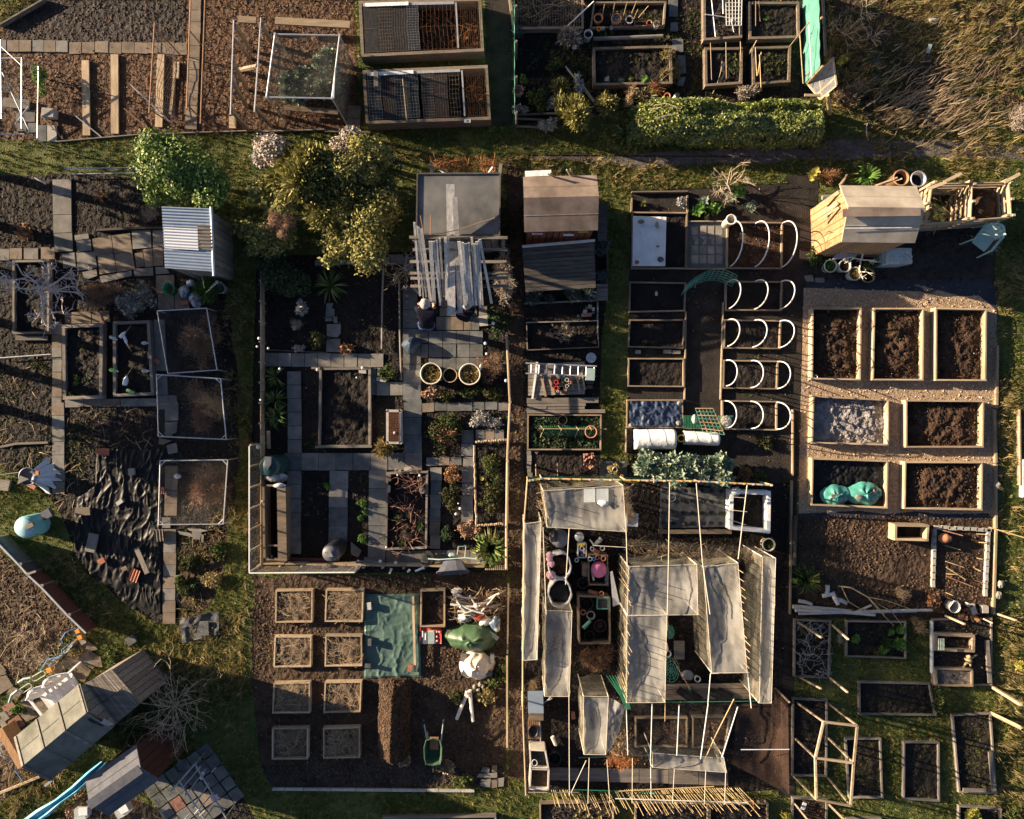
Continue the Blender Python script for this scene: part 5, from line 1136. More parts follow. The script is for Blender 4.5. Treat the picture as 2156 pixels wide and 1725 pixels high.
for i,(x0,y0,x1,y1,w)in enumerate(rows):
 z0,z1=1.84+U(0,.05),1.06+U(-.05,.08)
 solo('grey_board',MB().bar(P(x0,y0,z0),P(x1,y1,z1),L(w),.03,drop=True),'tsilver','narrow weathered silver board in the leaning timber stack' if 3<i<18 else('outermost left board of the leaning timber stack','second board from left in the leaning timber stack','third board from left in the leaning timber stack','broad board left of the gap in leaning timber stack')[i]if i<4 else 'splayed outermost right board of the leaning timber stack','board',GT)
solo('long_board',MB().bar(P(1636,-170,2.0),P(1646,928,1.05),L(62),.04,drop=True),'tsilver','longest pale scaffold board running from flat roof down the stack','board')
solo('long_board',MB().bar(P(1674,-60,1.96),P(1720,912,1.02),L(40),.035,drop=True),'tsilver','second long board beside the longest scaffold board','board')
solo('roof_rod',MB().tube([P(1700,212,1.86),P(1880,150,1.88),P(2010,112,1.9)],.008,5).tube([P(1480,250,1.84),P(1580,238,1.85),P(1700,212,1.86)],.008,5),'cane_dark','thin dark cable lying on the flat grey roof','cable')
for a,b in(((1472,90),(1468,250)),((1385,92),(1410,240))):solo('rusty_rod',MB().tube([P(*a,2.1),P(*b,1.85)],.009,5),'rust','rusty thin rod leaning on the flat roof front','rod','rusty rods on the flat roof')
for i,(x,y,r)in enumerate(((26,1126,13),(104,1210,10),(10,1195,10),(200,1382,11),(518,1390,13),(898,1374,14),(848,1456,8),(1942,1256,12),(2106,1482,14),(1932,1168,14),(40,1645,10),(1998,998,15))):solo('white_ball',MB().ball(P(x,y,.75),L(r),L(r),L(r),8,5),'pvc','little white ball capping a cane in centre plot','cane cap','white caps on canes in the centre plot')
bottle(P(1880,1395,.3),P(1895,1345,.32),.035,'bottle_white','white bottle beside the rightmost round planter')
# centre plot beds
GD='beds of the centre plot'
pr=sroot('slab_path');slabs(pr,strip(322,1404,330,2092,6,116,gap=4),'slab')
bc=bed([(532,1372),(965,1368),(965,2042),(524,2045)],.15,'large pole edged bed of dark soil in centre plot','sdark','tgrey',.055,group=GD)
MB().bar(P(465,1374,.17),P(540,1378,.17),.05,.05,drop=True).b('board','tgrey',bc);MB().bar(P(498,2040,.17),P(974,2036,.17),.055,.05,drop=True).b('board','tgrey',bc)
solo('brick',MB().box(P(898,1408,.12),.17,.08,.07),'concrete','grey brick in the top right corner of pole edged bed','brick');solo('slab',MB().box(P(1055,1472,.07),.22,.1,.05,-.1),'slab_pale','small whitish slab piece beside low shrub','slab')
for i,(x,y)in enumerate(((170,1450),(170,1640),(190,1760))):swp(P(x,y),.3,26,('uppermost','middle','lowest')[i]+' of three strappy plants beside the left fence',h=.22,group='strappy plants by the left fence')

# ---------------------------------------------------------------- brown roofed shed and its garden
tile(2,1)
zt=1.75
gable_shed('garden_shed','garden shed with brown felt roof and red brown front','shed',[P(93,-232,zt),P(712,-245,zt),P(722,218,zt),P(104,234,zt)],zt,2.05,'x','shed_red','felt_brown',ridge_t=.45)
solo('white_batten',MB().bar(P(110,-258,1.7),P(330,-268,1.7),.12,.03),'wcloth','white board behind the brown roofed shed','board')
for i,(a,b)in enumerate((((300,-262),(355,-232)),((320,-268),(362,-236)),((460,-295),(490,-245)),((490,-300),(515,-248)))):solo('wood_stake',MB().bar(P(*a,2.05),P(*b,1.8),.025,.02),'tpale','splintery stake sticking up behind the brown roof','stake','stakes behind the brown roof')
o=thing('lean_to','dark slatted low roof with white front edge before shed','lean-to',P(400,530));z=.8;q=[P(86,362,z+.1),P(694,318,z+.1),P(706,700,z-.12),P(114,735,z-.12)]
for k in range(11):a,b=k/11+.004,(k+1)/11-.004;MB().slab3([lerp(q[0],q[3],a),lerp(q[1],q[2],a),lerp(q[1],q[2],b),lerp(q[0],q[3],b)],.02).b('slat','dboards',o)
for p in q:p2=lerp(p,sum(q,Vc())/4,.06);MB().bar(Vc((p2.x,p2.y,p.z-.03)),Vc((p2.x,p2.y,0)),.06,.06).b('post','dboards',o)
MB().bar(P(86,353,1.0),P(698,301,1.0),.05,.05).b('white_edge','pvc',o)
for i,(x,y,l)in enumerate(((215,244,'pink'),(475,254,'white'),(600,226,'yellow'))):
 solo('wall_trinket',MB().box(P(x,y,1.5),.22,.03,.05),('pink_soft','wcloth','yellow')[i],f'{l} trinket hanging on the red brown shed front','ornament')
plank((757,-10,.9),(762,300,.9),75,.04,'dboards','dark upright board pile leaning right of brown shed');solo('side_rail',MB().bar(P(800,290,.15),P(806,660,.15),.03,.15,drop=True),'dboards','dark edging rail between lavender strip and lawn','edging board')
o=thing('step','square grey boarded step at the lawn edge','step',P(762,735))
for k in range(4):MB().slab3([P(710,668+35*k,.15),P(806,664+35*k,.15),P(808,696+35*k,.15),P(712,700+35*k,.15)],.1).b('board','tgrey',o)
for i,(x,y,r,l)in enumerate(((760,360,.2,'upper lavender by the lawn edge beside dark slatted roof'),(755,600,.16,'lower lavender by the lawn edge above grey step'),(515,755,.19,'middle lavender below the dark slatted roof'),(650,755,.18,'right lavender below the dark slatted roof'),(165,790,.19,'greenish lavender at left below slatted roof'),(315,800,.08,'smallest tuft below the dark slatted roof'))):bush('lavender',l,'plant',P(x,y),r,r,r*.8,480,(.06,.12),'blue_leaf',[t_leaf(1,.2,.02)],lm=6,seed=170+i,zc=r*.7,sp=1,tk=False,group='lavender clumps')
MB_=MB();MB_.bar(P(105,830,.1),P(722,804,.1),.03,.1,drop=True);MB_.bar(P(722,806,.1),P(722,968,.1),.03,.1,drop=True)
solo('edging_board',MB_,'tgrey','thin grey edging round the dark bed under lavender','edging board')
for i,(x,y,w,h,m)in enumerate(((615,900,.09,.08,'slab_pale'),(655,860,.09,.09,'crazy_stone'),(685,880,.06,.08,'slab_pale'),(640,928,.16,.08,'brick'),(598,930,.07,.07,'crazy_stone'),(560,935,.05,.05,'slate'),(630,870,.06,.06,'slate'),(684,910,.05,.05,'slate'))):solo('stone',MB().box(P(x,y,.06),w,h,.07,U(-.3,.3)),m,('small square pale stone with hole','tan stone at top of little stone heap','white chip stone at right of little stone heap','reddish brick at the bottom of little stone heap','tan stone at left of little stone heap','tiny dark stone left of little stone heap','dark stone inside little stone heap','dark chip under the white chip stone')[i],'stone','little stone heap')
bw=bed([(118,988),(727,972),(734,1202),(126,1228)],.1,'thin edged rectangular bed with one bare shrub','sdark','tgrey',.022,group='thin edged beds',sz=.04)
bt_('bare_shrub','small bare tan shrub in the thin edged bed','shrub',P(440,1085),.1,.02,12,.22,3,'bark_tan',seed=18,rr=.007,flat=.6)
o=thing('bucket','empty black bucket with pale blue rim by lawn','bucket',P(657,1295));c=P(657,1295);MB().lathe(c,[(.08,0),(.10,.22),(.118,.22),(.118,.235),(.098,.235),(.08,.02),(0,.02)],22).b('shell','butt_black',o,sm=True);MB().lathe(c,[(.1,.236),(.119,.236),(.119,.242),(.1,.242)],22).b('rim','metal',o)
# deck, ladder and pots
o=thing('deck','low deck of pale grey boards holding pots and ladder','deck',P(380,1470))
for k in range(9):MB().slab3([P(136,1350+29*k-k*0,.12),P(612,1320+31*k,.12),P(614,1348+31*k,.12),P(136,1376+29*k,.12)],.03).b('board','tgrey',o)
for i,(a,b,w,l)in enumerate((((212,1325),(172,1635),16,'white leaning batten at left end of the deck'),((240,1420),(285,1615),18,'pale batten second from left lying on deck'),((300,1430),(360,1600),16,'pale batten touching the pots on deck'),((475,1360),(515,1560),14,'pale batten right of the pots'),((545,1440),(570,1570),14,'short batten near right end of deck'),((585,1400),(615,1560),12,'shortest batten at right deck end'),((360,1340),(362,1430),14,'stub batten under the ladder'))):plank((*a,.17),(*b,.15),w,.025,'tpale_y' if i else 'wcloth',l,name='batten',cat='batten',group='battens on the deck')
o=thing('ladder','aluminium ladder lying across the board deck','ladder',P(410,1390));z=.26
for a,b in(((115,1334),(712,1360)),((115,1420),(706,1446))):MB().bar(P(*a,z),P(*b,z),.03,.05).b('rail','metal',o)
for k in range(9):t=k/8;MB().tube([P(lerp(164,694,t),lerp(1338,1360,t),z),P(lerp(160,688,t),lerp(1422,1444,t),z)],.014,6).b('rung','metal',o)
GP='pots huddled on the deck'
for i,(x,y,r,m)in enumerate(((372,1495,19,'red'),(372,1545,19,'red'),(418,1548,21,'pot_black'),(405,1488,17,'pot_black'),(462,1475,17,'pot_grey'),(464,1528,16,'pot_grey'),(486,1498,13,'terracotta'),(437,1462,11,'butt_green'),(448,1500,13,'pot_black'),(410,1465,11,'butt_green'),(430,1515,12,'pot_black'),(342,1526,10,'butt_green'),(452,1560,10,'terracotta'),(385,1570,10,'pot_grey'),(480,1545,11,'butt_green'),(395,1520,12,'pot_black'),(344,1500,9,'butt_green'),(425,1575,9,'pot_black'))):pot(P(x,y,.3),L(r),.15,m,('upper bright red pot on the deck','lower bright red pot on the deck','biggest black pot in the huddle on the deck','black pot between upper red and grey pot','upper whitish pot in deck huddle','lower whitish pot in deck huddle','small terracotta pot at right of deck huddle')[i]if i<7 else 'very small dark pot in the huddle on deck',group=GP,fill=None)
solo('storage_box',MB().box(P(655,1430,.16),.2,.28,.3,-.05),'hose_grey','pale blue grey box under the ladder end','box')
MB().box(P(655,1430,.315),.17,.25,.01,-.05)
pr=thing('board_steps','broad dark grey plank steps below the deck','steps',P(430,1690))
for k,(x0,x1,y0,y1)in enumerate(((125,728,1628,1672),(130,620,1676,1700),(300,612,1704,1724),(125,290,1704,1724),(125,785,1728,1758))):MB().slab3([P(x0,y0,.1),P(x1,y0-4,.1),P(x1,y1-4,.1),P(x0,y1,.1)],.06).b('plank','tgrey',pr)
plank((622,1500,.06),(690,1495,.06),30,.04,'dboards','short dark board by the lawn below the blue grey box');plank((622,1540,.06),(680,1536,.06),28,.04,'dboards','short dark board, second below the blue grey box')
# hoop plot
GH='dark beds of the hoop plot'
def hb(pts,l,soil='sdark',**k):return bed(pts,.12,l,soil,'timber',.03,group=GH,sz=.06,amp=.03,**k)
hb([(1012,58),(1482,62),(1470,540),(1004,538)],'bed half covered by a white sheet weighed with stones')
q=[P(1018,96,.13),P(1300,104,.13),P(1290,518,.13),P(1014,518,.13)]
solo('white_sheet',cloth(q,30,40,.012,5,2),'wcloth','dirty white sheet covering half a bed','sheet',sm=True)
for i,(x,y,rx,ry,m)in enumerate(((1088,145,.08,.05,'crazy_stone'),(1220,172,.05,.09,'crazy_stone'),(1252,460,.08,.07,'slate'),(1052,484,.055,.05,'brick'),(1228,352,.045,.025,'crazy_stone'))):solo('stone',MB().ball(P(x,y,.19),rx,ry,.045,9,5,.15),m,('tan stone at upper left of the white sheet','long tan stone at upper right of the white sheet','dark stone at lower right of the white sheet','brown stone at lower left of the white sheet','smallest tan stone in the middle of white sheet')[i],'stone','stones on the white sheet')
MB_=MB();MB_.bar(P(1478,-80,.12),P(1482,60,.12),.03,.12,drop=True);MB_.bar(P(1012,-60,.12),P(1008,58,.12),.03,.12,drop=True);MB_.bar(P(1010,-110,.12),P(1480,-115,.12),.03,.12,drop=True)
solo('edging_board',MB_,'timber','thin timber edging round the small bed behind the white sheet','edging board')
bush('silver_plant','round silver plant in the small bed behind white sheet','plant',P(1425,-15),.15,.16,.14,420,(.03,.06),'silver_leaf',lm=6,seed=180,zc=.1,tk=False)
for i,(x,y)in enumerate(((1100,0),(1600,-30),(1690,40),(1640,90),(1830,-50),(1560,60),(1760,20),(2000,30),(1900,-90))):plt(P(x,y),.1+.04*(i%3),18,('weed','kale','bright_leaf')[i%3],'small leafy plant in the bare ground behind hoop beds',up=1,group='plants behind the hoop beds')
bt_('dead_vine','dead tan twisted vine behind the crazy paved square','vine',P(1790,-130),.3,.02,8,.42,3,'bark_tan',seed=23,rr=.014,flat=.8,spread=.5)
pr=sroot('crazy_paving');MB().prism([P(*p)[:2]for p in((1482,142),(1812,142),(1808,532),(1474,532))],.004,.03).b('mortar_bed','mortar',pr)
cr=random.Random(5);cols=[1500,1572,1640,1706,1776];rws=[178,262,342,420,502]
for j in range(4):
 for i in range(4):
  if(i,j)in((0,0),(3,2))and cr.random()<.2:continue
  x0,x1,y0,y1=cols[i],cols[i+1],rws[j],rws[j+1];J=lambda:cr.uniform(-12,12)
  c=[(x0+4+abs(J())*.5,y0+4+abs(J())*.6),(x1-4-abs(J())*.3,y0+4+abs(J())*.6),(x1-4-abs(J())*.5,y1-4-abs(J())*.3),((x0+x1)/2+J(),y1-3),(x0+4+abs(J())*.5,y1-5-abs(J())*.5)]
  if cr.random()<.4:mid=[(x0+x1)/2+J(),(y0+y1)/2+J()];slabs(pr,[[P(*c[0]),P(*c[1]),P(mid[0],mid[1]-3)],[P(c[1][0],c[1][1]+8),P(*c[2]),P(*c[3]),P(mid[0]+3,mid[1]+4)]],'crazy_stone',nm='stone',base=.03,t=.006,jz=.003)
  else:slabs(pr,[[P(*p)for p in c]],'crazy_stone',nm='stone',base=.03,t=.006,jz=.003)
MB_=MB()
for a,b in(((1478,138),(1815,138)),((1815,138),(1810,536)),((1810,536),(1470,536)),((1470,536),(1478,138))):MB_.bar(P(*a,.1),P(*b,.1),.025,.1,drop=True)
solo('edging_board',MB_,'timber','thin timber frame round the crazy paved square','edging board')
o=thing('drain_pipe','white rimmed pipe end standing on the crazy paving corner','pipe',P(1795,170));c=P(1795,170);MB().lathe(c,[(.1,0),(.1,.5),(.122,.5),(.122,.52),(.095,.52),(.09,.05),(0,.05)],24).b('shell','log_pale',o,sm=True)
GHo='white hoops over the dark beds'
def hoops(pts,name,xs,ext,zs=.95):
 hb(pts,f'{name} hooped bed of dark soil','compost' if name.startswith('topmost')else 'sdark')
 for i,(x,y0,y1)in enumerate(xs):
  A,B=P(x,y0),P(x,y1);mb=MB();n=20;ps=[]
  for k in range(n+1):
   t=k/n;a=PI*t;ps.append(Vc((lerp(A.x,B.x,t)+.03*sin(a),lerp(A.y,B.y,(1-cos(a))/2),.02+zs*sin(a)**.8)))
  solo('white_hoop',mb.tube(ps,.014,8),'pvc',f'{("left", "middle", "right")[i]} white hoop over the {name} hooped bed','hoop',GHo)
hoops([(1812,142),(2282,146),(2278,540),(1808,538)],'topmost',((1830,165,525),(2040,165,528),(2262,165,532)),0)
hoops([(1800,640),(2280,644),(2276,892),(1796,892)],'second',((1818,648,880),(2036,650,884),(2250,655,884)),0,.9)
hoops([(1788,966),(2270,972),(2262,1216),(1782,1210)],'third',((1805,975,1196),(2022,980,1202),(2240,985,1208)),0,.95)
hoops([(1782,1306),(2246,1314),(2240,1556),(1776,1548)],'fourth',((1795,1312,1528),(2005,1316,1542),(2222,1324,1550)),0,.85)
hoops([(1768,1646),(2236,1654),(2236,1902),(1768,1894)],'lowest',((1785,1652,1880),(1998,1656,1884),(2216,1664,1890)),0,.9)
hb([(990,646),(1468,654),(1460,896),(986,906)],'plain dark bed with one pale stone, first below white sheet bed')
solo('stone',MB().ball(P(1215,748,.12),.035,.06,.04,8,5,.15),'slab_pale','single pale stone lying on a plain dark bed','stone')
hb([(988,966),(1458,966),(1448,1212),(978,1200)],'plain dark bed, middle one of the left column')
hb([(978,1290),(1452,1292),(1452,1536),(974,1532)],'plain dark bed just above the blue sheeted one')
hb([(968,1640),(1442,1640),(1440,1880),(964,1880)],'bed covered with a crumpled dark blue sheet',None)
solo('blue_sheet',cloth([P(990,1655,.1),P(1425,1655,.1),P(1422,1865,.1),P(985,1868,.1)],50,26,.04,6,6),'navy_sheet','crumpled dark blue plastic sheet filling a bed','sheet',sm=True)
for i,(x,y)in enumerate(((1408,1672),(1000,1860),(1400,1840))):solo('stone',MB().ball(P(x,y,.2),.05,.05,.04,8,5,.2),'crazy_stone',('stone at upper right corner of the blue sheet','stone at lower left corner of the blue sheet','stone at lower right corner of the blue sheet')[i],'stone','stones on the blue sheet')
for i,(x,y)in enumerate(((1062,1240),(1308,1238),(1384,1242))):solo('brick',MB().box(P(x,y,.04),.18 if i else .12,.08,.07),'crazy_stone',('leftmost tan stone between two plain dark beds','middle tan stone between two plain dark beds','rightmost tan stone between two plain dark beds')[i],'stone','stones between plain dark beds')
MB_=MB();MB_.bar(P(1466,900,.1),P(1456,1640,.1),.025,.1,drop=True);MB_.bar(P(1782,820,.1),P(1760,1640,.1),.025,.1,drop=True)
solo('edging_board',MB_,'timber','long thin rails edging the dark path between hoop beds and plain beds','edging board')
# green arched cloche of plastic mesh
o=thing('mesh_cloche','arched green plastic mesh tunnel across the dark path','cloche',P(1700,640));mb=MB()
ps=[[P(1474+(1900-1474)*t-10*k,745-200*sin(PI*(.12+.62*t))+90*(k/5),.02+.62*sin(PI*(.08+.84*k/5))*(.55+.45*sin(PI*t)))for k in range(6)]for t in[i/22 for i in range(23)]]
for r in ps[::2]:mb.tube(r,.006,4)
for k in range(6):mb.tube([r[k]for r in ps],.007,4)
mb.b('mesh','green_tray',o);mb=MB();w=len(ps)
for r in ps:mb.v+=[tuple(p-Vc((0,0,.004)))for p in r]
for i in range(w-1):
 for k in range(5):a=i*6+k;mb.f.append((a,a+1,a+7,a+6))
mb.b('net','green_net_soft',o)

tile(3,1)
# orange shed with tan felt roof
zt=1.75
o=gable_shed('garden_shed','weathered orange shed with tan felt roof beside pallet bays','shed',[P(600,-160,zt),P(1245,-152,zt),P(1232,326,zt),P(614,318,zt)],zt,2.12,'x','shed_orange','felt_tan',ridge_t=.46,planks=12)
MB().bar(P(620,350,.95),P(620,351,.94),.01,.01)
tb=[P(628,96,1.99),P(1288-10,88,1.99)]
MB().bar(P(628,70,2.13),P(1285,62,2.13),.16,.02).b('ridge_cap','felt_brown',o)
MB().bar(P(650,198,1.96),P(1210,194,1.96),.012,.004).b('felt_seam','wcloth',o)
for a,b,l in(((545,40),(530,200),'white strip on the orange shed gable'),):solo('white_strip',MB().bar(P(*a,1.2),P(*b,1.0),.05,.02),'pvc',l,'strip')
solo('felt_roll',MB().tube([P(455,-60,.9),P(605,-70,.9)],.055,10),'felt_grey','grey roll of felt tucked behind the orange shed','roll')
for i,(a,b,w)in enumerate((((440,0),(600,-110),26),((430,80),(590,-20),22),((420,130),(600,20),18))):solo('leaning_board',MB().bar(P(*a,1.0),P(*b,1.65),L(w),.03),'tpale',('lowest','middle','topmost')[i]+' pale board leaning on the orange shed gable','board','boards leaning on the orange shed gable')
for i,(a,b)in enumerate((((410,210),(480,210)),((410,300),(590,210)),((440,330),(590,330)))):solo('dry_vine',MB().tube([P(*a,.9),P((a[0]+b[0])/2,(a[1]+b[1])/2-12,1.05),P(*b,1.3)],.009,5),'cane_dark','dark vine stem across the orange shed gable','vine','vines across the orange shed gable')
tile(3,0)
swp(P(810,1500),.32,40,'bright green strappy plant behind the orange shed','bright_leaf',h=.3)
plt(P(365,1490),.17,26,'yellow_leaf','yellow green plant at the track corner before orange shed',up=1)
bush('dry_clump','dry brown flower stems behind the orange shed','plant',P(520,1480),.35,.2,.2,420,(.08,.18),'dead_leaf',TWIG,lm=7,seed=190,zc=.12,sp=1,tk=False)
for i,(x,y,rx,m)in enumerate(((1020,1560,.17,'cane_dark'),(1160,1570,.17,'metal'))):
 o=thing('tub',('dark round tub behind the orange shed','metal rimmed tub behind the orange shed')[i],'tub',P(x,y));c=P(x,y);MB().lathe(c,[(rx*.8,0),(rx,.55),(rx*1.1,.55),(rx*1.1,.58),(rx*.93,.58),(rx*.75,.04),(0,.04)],22).b('shell',m,o,sm=True);MB().lathe(c,[(rx*.9,.4),(0,.42)],18).b('contents','sdark',o)
for a,b in(((900,1565),(1090,1495)),((940,1560),(1130,1505)),((620,1560),(665,1470)),((600,1560),(650,1500))):solo('lath',MB().bar(P(*a,.8),P(*b,1),.03,.015),'tpale','pale lath lying behind the orange shed roof','lath','laths behind the orange shed')
# pallet compost bays
tile(3,1)
o=thing('compost_bay','two bay compost bin built of pale pallets','compost bin',P(1690,-30))
zp=.95
def pallet(a,b,z0,z1,n=5,m='tpale'):
 for k in range(n):z=lerp(z0,z1,(k+.5)/n);MB().bar(Vc((a.x,a.y,z)),Vc((b.x,b.y,z)),.02,(z1-z0)/n*.62).b('slat',m,o)
 for t in(.03,.5,.97):q=lerp(a,b,t);nn=Vc((-(b-a).y,(b-a).x,0)).normalized()*.04;MB().bar(Vc((q.x,q.y,z0))+nn,Vc((q.x,q.y,z1))+nn,.06,.05).b('post',m,o)
c=[P(1368,-90,zp),P(2040,-195,zp),P(2060,95,zp),P(1345,150,zp)];c=[Vc((p.x,p.y,0))for p in c]
c[0]=P(1395,-180,zp);c[0].z=0
pallet(c[0],c[1],0,zp);pallet(c[1],c[2],0,zp);pallet(c[3],c[0],0,zp);pallet(c[3],c[2],0,zp*.95);mid=lerp(c[0],c[1],.52),lerp(c[3],c[2],.52);pallet(mid[0],mid[1],0,zp)
q=[lerp(mid[0],c[1],.06),lerp(c[1],mid[0],.06),lerp(c[2],mid[1],.08),lerp(mid[1],c[2],.08)]
q=[Vc((p.x,p.y,.5))for p in q];MB().grid(q,20,20,lambda x,y,u,v:.25*np.sin(u*PI)*np.sin(v*PI)+.12*(fb(x*5,y*5,3)-.5)).b('compost','compost',o,sm=True)
sc_('twigs',TWIG,pin([np.array([p[:2]for p in(lerp(c[0],mid[0],.1),lerp(mid[0],c[0],.1),lerp(mid[1],c[3],.1),lerp(c[3],mid[1],.1))])],60,z=.5),(.3,.7),'dead_stem',.4,o)
for a,b in(((1480,-190),(1630,-265)),((1990,-190),(2120,-260)),((1340,-130),(1500,-190))):MB().bar(P(*a,1.0),P(*b,1.05),.07,.03).b('top_board','tpale',o)
# plastic garden chair
def chair(c,rz,mat,lb_,s=1.0,lean=0):
 o=thing('garden_chair',lb_,'chair',Vc((c.x,c.y,0)));M3=Matrix.Rotation(rz,3,'Z');W=lambda x,y,z:Vc((c.x,c.y,0))+M3@Vc((x*s,y*s,z*s))
 MB().grid([W(-.24,.24,.42),W(.24,.24,.42),W(.22,-.22,.43),W(-.22,-.22,.43)],8,8,lambda x,y,u,v:-.03*np.sin(u*PI)).add([],[]).b('seat',mat,o,sm=True)
 MB().slab3([W(-.235,.235,.41),W(.235,.235,.41),W(.215,-.215,.41),W(-.215,-.215,.41)],.02).b('seat_base',mat,o)
 for k in range(5):
  x=-.18+.09*k;MB().bar(W(x,.22,.44),W(x*1.25,.38-abs(x)*.3,.82),.1*s,.015*s).b('back_slat',mat,o)
 mb=MB();arc=[W(-.30+.6*t,.27+.14*sin(PI*t),.66+.20*sin(PI*t))for t in[k/12 for k in range(13)]]
 for k in range(12):mb.bar(arc[k],arc[k+1],.05*s,.05*s)
 mb.b('back_rim',mat,o)
 for sx in(-1,1):
  MB().bar(W(.29*sx,.27,.66),W(.28*sx,-.22,.64),.06*s,.02*s).b('armrest',mat,o)
  MB().bar(W(.28*sx,-.20,.64),W(.31*sx,-.26,0),.05*s,.03*s).b('leg',mat,o);MB().bar(W(.27*sx,.25,.64),W(.31*sx,.34,0),.05*s,.03*s).b('leg',mat,o)
 return o
chair(P(1735,330),radians(-38),'chair_teal','pale teal plastic garden chair beside the pallet bays',.82)
bush('dry_clump','dry stalk pile beside the teal plastic chair','plant',P(1880,360),.16,.22,.15,150,(.12,.25),'dead_stem',TWIG,lm=3,seed=191,zc=.15,sp=1,tk=False)
# pots in front of orange shed
GS='pots before the orange shed'
pot(P(530,515,.28),L(52),.28,'pot_grey','white rimmed pot of green leaves, leftmost before orange shed',group=GS,plant=(ROSE,60,.1,'bright_leaf'))
pot(P(650,515,.3),L(50),.3,'pot_grey','pot of brown soil beside the leaf pot',group=GS,fill='compost')
pot(P(735,580,.28),L(54),.28,'pot_grey','pot with dry stems, third in the group',group=GS,plant=(LONGT,40,.8,'dry_blade'))
pot(P(848,598,.36),L(55),.36,'pot_black','empty deep dark pot before the orange shed',group=GS,fill=None)
bt_('cut_branch','cut pale branch lying over the pots','branch',P(740,480),.35,.02,4,.4,2,'log_pale',seed=28,rr=.02,flat=.9)
bush('green_plant','green leafy plant between pots and water box','plant',P(840,520),.2,.15,.2,350,(.05,.09),'weed',lm=5,seed=192,zc=.2)
bush('green_plant','yellow green weeds left of the pots by gravel path','plant',P(400,430),.2,.35,.15,600,(.05,.09),'weed',lm=7,seed=193,zc=.1,tk=False)
o=thing('plant_box','box wrapped in creased clear green plastic before shed','box',P(1090,500));T=[P(1020,366,.5),P(1205,366,.5),P(1212,498,.5),P(1018,500,.5)];B=[Vc((p.x*.985,p.y,0))for p in T]
cloth(T,14,12,.03,8,4).b('wrap_top','clear_plastic',o);MB().add([tuple(p)for p in T+B],[(0,4,5,1),(1,5,6,2),(2,6,7,3),(3,7,4,0)]).b('wrap_side','clear_plastic',o)
MB().prism([lerp(p,sum(B,Vc())/4,.1)[:2]for p in B],.01,.42).b('crate','hose_grey',o)
solo('slatted_crate',MB().slab3([P(600,385,.35),P(790,372,.35),P(730,450,.3),P(545,462,.3)],.04),'metal_dull','slatted grey crate against the orange shed front','crate')
pr=sroot('stone_pad');slabs(pr,qs([[(300,600),(370,594),(385,650),(320,648)],[(395,618),(468,616),(472,660),(398,655)]]),'slab')
# woodchip garden beds
GW='pale timber beds in the woodchip garden'
def wb(pts,l,soil='compost',mound=None,sz=None,**k):
 mound=U(.05,.12)if mound is None else mound;sz=U(.04,.08)if sz is None else sz
 return bed(pts,.23,l,soil,'tpale',.034,group=GW,sz=sz,mound=mound,amp=.07,res=.022,**k)
wb([(372,864),(790,866),(782,1478),(366,1470)],'tall soil filled bed, left of three at top of woodchip garden')
wb([(890,868),(1316,868),(1310,1480),(878,1478)],'tall soil filled bed, middle of three at top of woodchip garden')
wb([(1412,866),(1846,874),(1840,1484),(1410,1482)],'tall soil filled bed, right of three at top of woodchip garden')
solo('blue_ring',MB().tube([P(403+14*cos(a),1448+14*sin(a),.2)for a in[k*PI/6 for k in range(12)]],.008,6,closed=True),'metal','small blue grey ring in a corner of tall bed','ring')
ba=wb([(378,1608),(1018,1640),(1018,2028),(366,2010)],'wide bed dusted with pale ash and a few green shoots','ash',.06,.06)
for i,(x,y)in enumerate(((920,1690),(860,1850),(940,1740),(870,1940),(900,1800),(800,1800))):plt(P(x,y,.16),.1,8,'yellow_leaf','thin yellow green shoot in the ash dusted bed',up=1.2,tm=LONGT and[t_strip(3,1,.06,.3,.2)],group='shoots in the ash dusted bed')
wb([(1160,1644),(1822,1650),(1816,2046),(1160,2046)],'wide bed of dark soil right of the ash dusted one')
tile(3,2)
bt=wb([(372,408),(1014,430),(1008,834),(364,808)],'wide black lined bed holding green plastic bags','black_sheet',0,.10)
wb([(1152,438),(1812,440),(1806,850),(1146,838)],'wide bed of dark soil right of the green bags')
heap_cover(555,715,.34,.25,.13,'bag_teal','smaller left half of green plastic bags in lined bed',31,name='plastic_bag',cat='plastic bag',z0=.08)
heap_cover(790,705,.42,.27,.15,'bag_teal','bigger right one of green plastic bags in lined bed',36,name='plastic_bag',cat='plastic bag',z0=.08)
solo('stone',MB().ball(P(765,738,.26),.1,.07,.04,9,5,.12),'crazy_stone','flat tan stone on the bigger green bag','stone');solo('brick',MB().box(P(565,728,.24),.17,.08,.06,.1),'sleeper','brown brick on the smaller green bag','brick');solo('stone',MB().ball(P(890,688,.22),.04,.05,.03,8,5,.12),'terracotta','small red stone at right end of green bags','stone')
# ================================================================ third strip, left and centre
tile(0,2)
pr=sroot('slab_path')
slabs(pr,strip(494,-60,500,712,7,100,gap=4),['slab','slab','slab_brown'])
slabs(pr,qs([[(1395,-60),(1505,-60),(1508,90),(1395,100)],[(1392,106),(1500,100),(1490,190),(1400,240)],[(1345,240),(1450,262),(1380,295),(1340,290)],[(1408,300),(1490,280),(1504,360),(1420,376)]])+strip(1448,470,1440,895,4,104,gap=4)+strip(1404,905,1404,998,1,70)+strip(1436,1005,1426,1725+80,8,104,gap=4),['slab','slab_brown'])
solo('edging_board',MB().bar(P(-10,318,.06),P(130,288,.06),.05,.06,drop=True).bar(P(130,288,.07),P(402,278,.07),.05,.07,drop=True),'tgrey','pale grey board edging across the weedy left plot','edging board')
solo('grey_pole',MB().tube([P(-10,552,.1),P(240,520,.12)],.012,6),'tgrey','thin pole pointing at the cloth covered tub','pole')
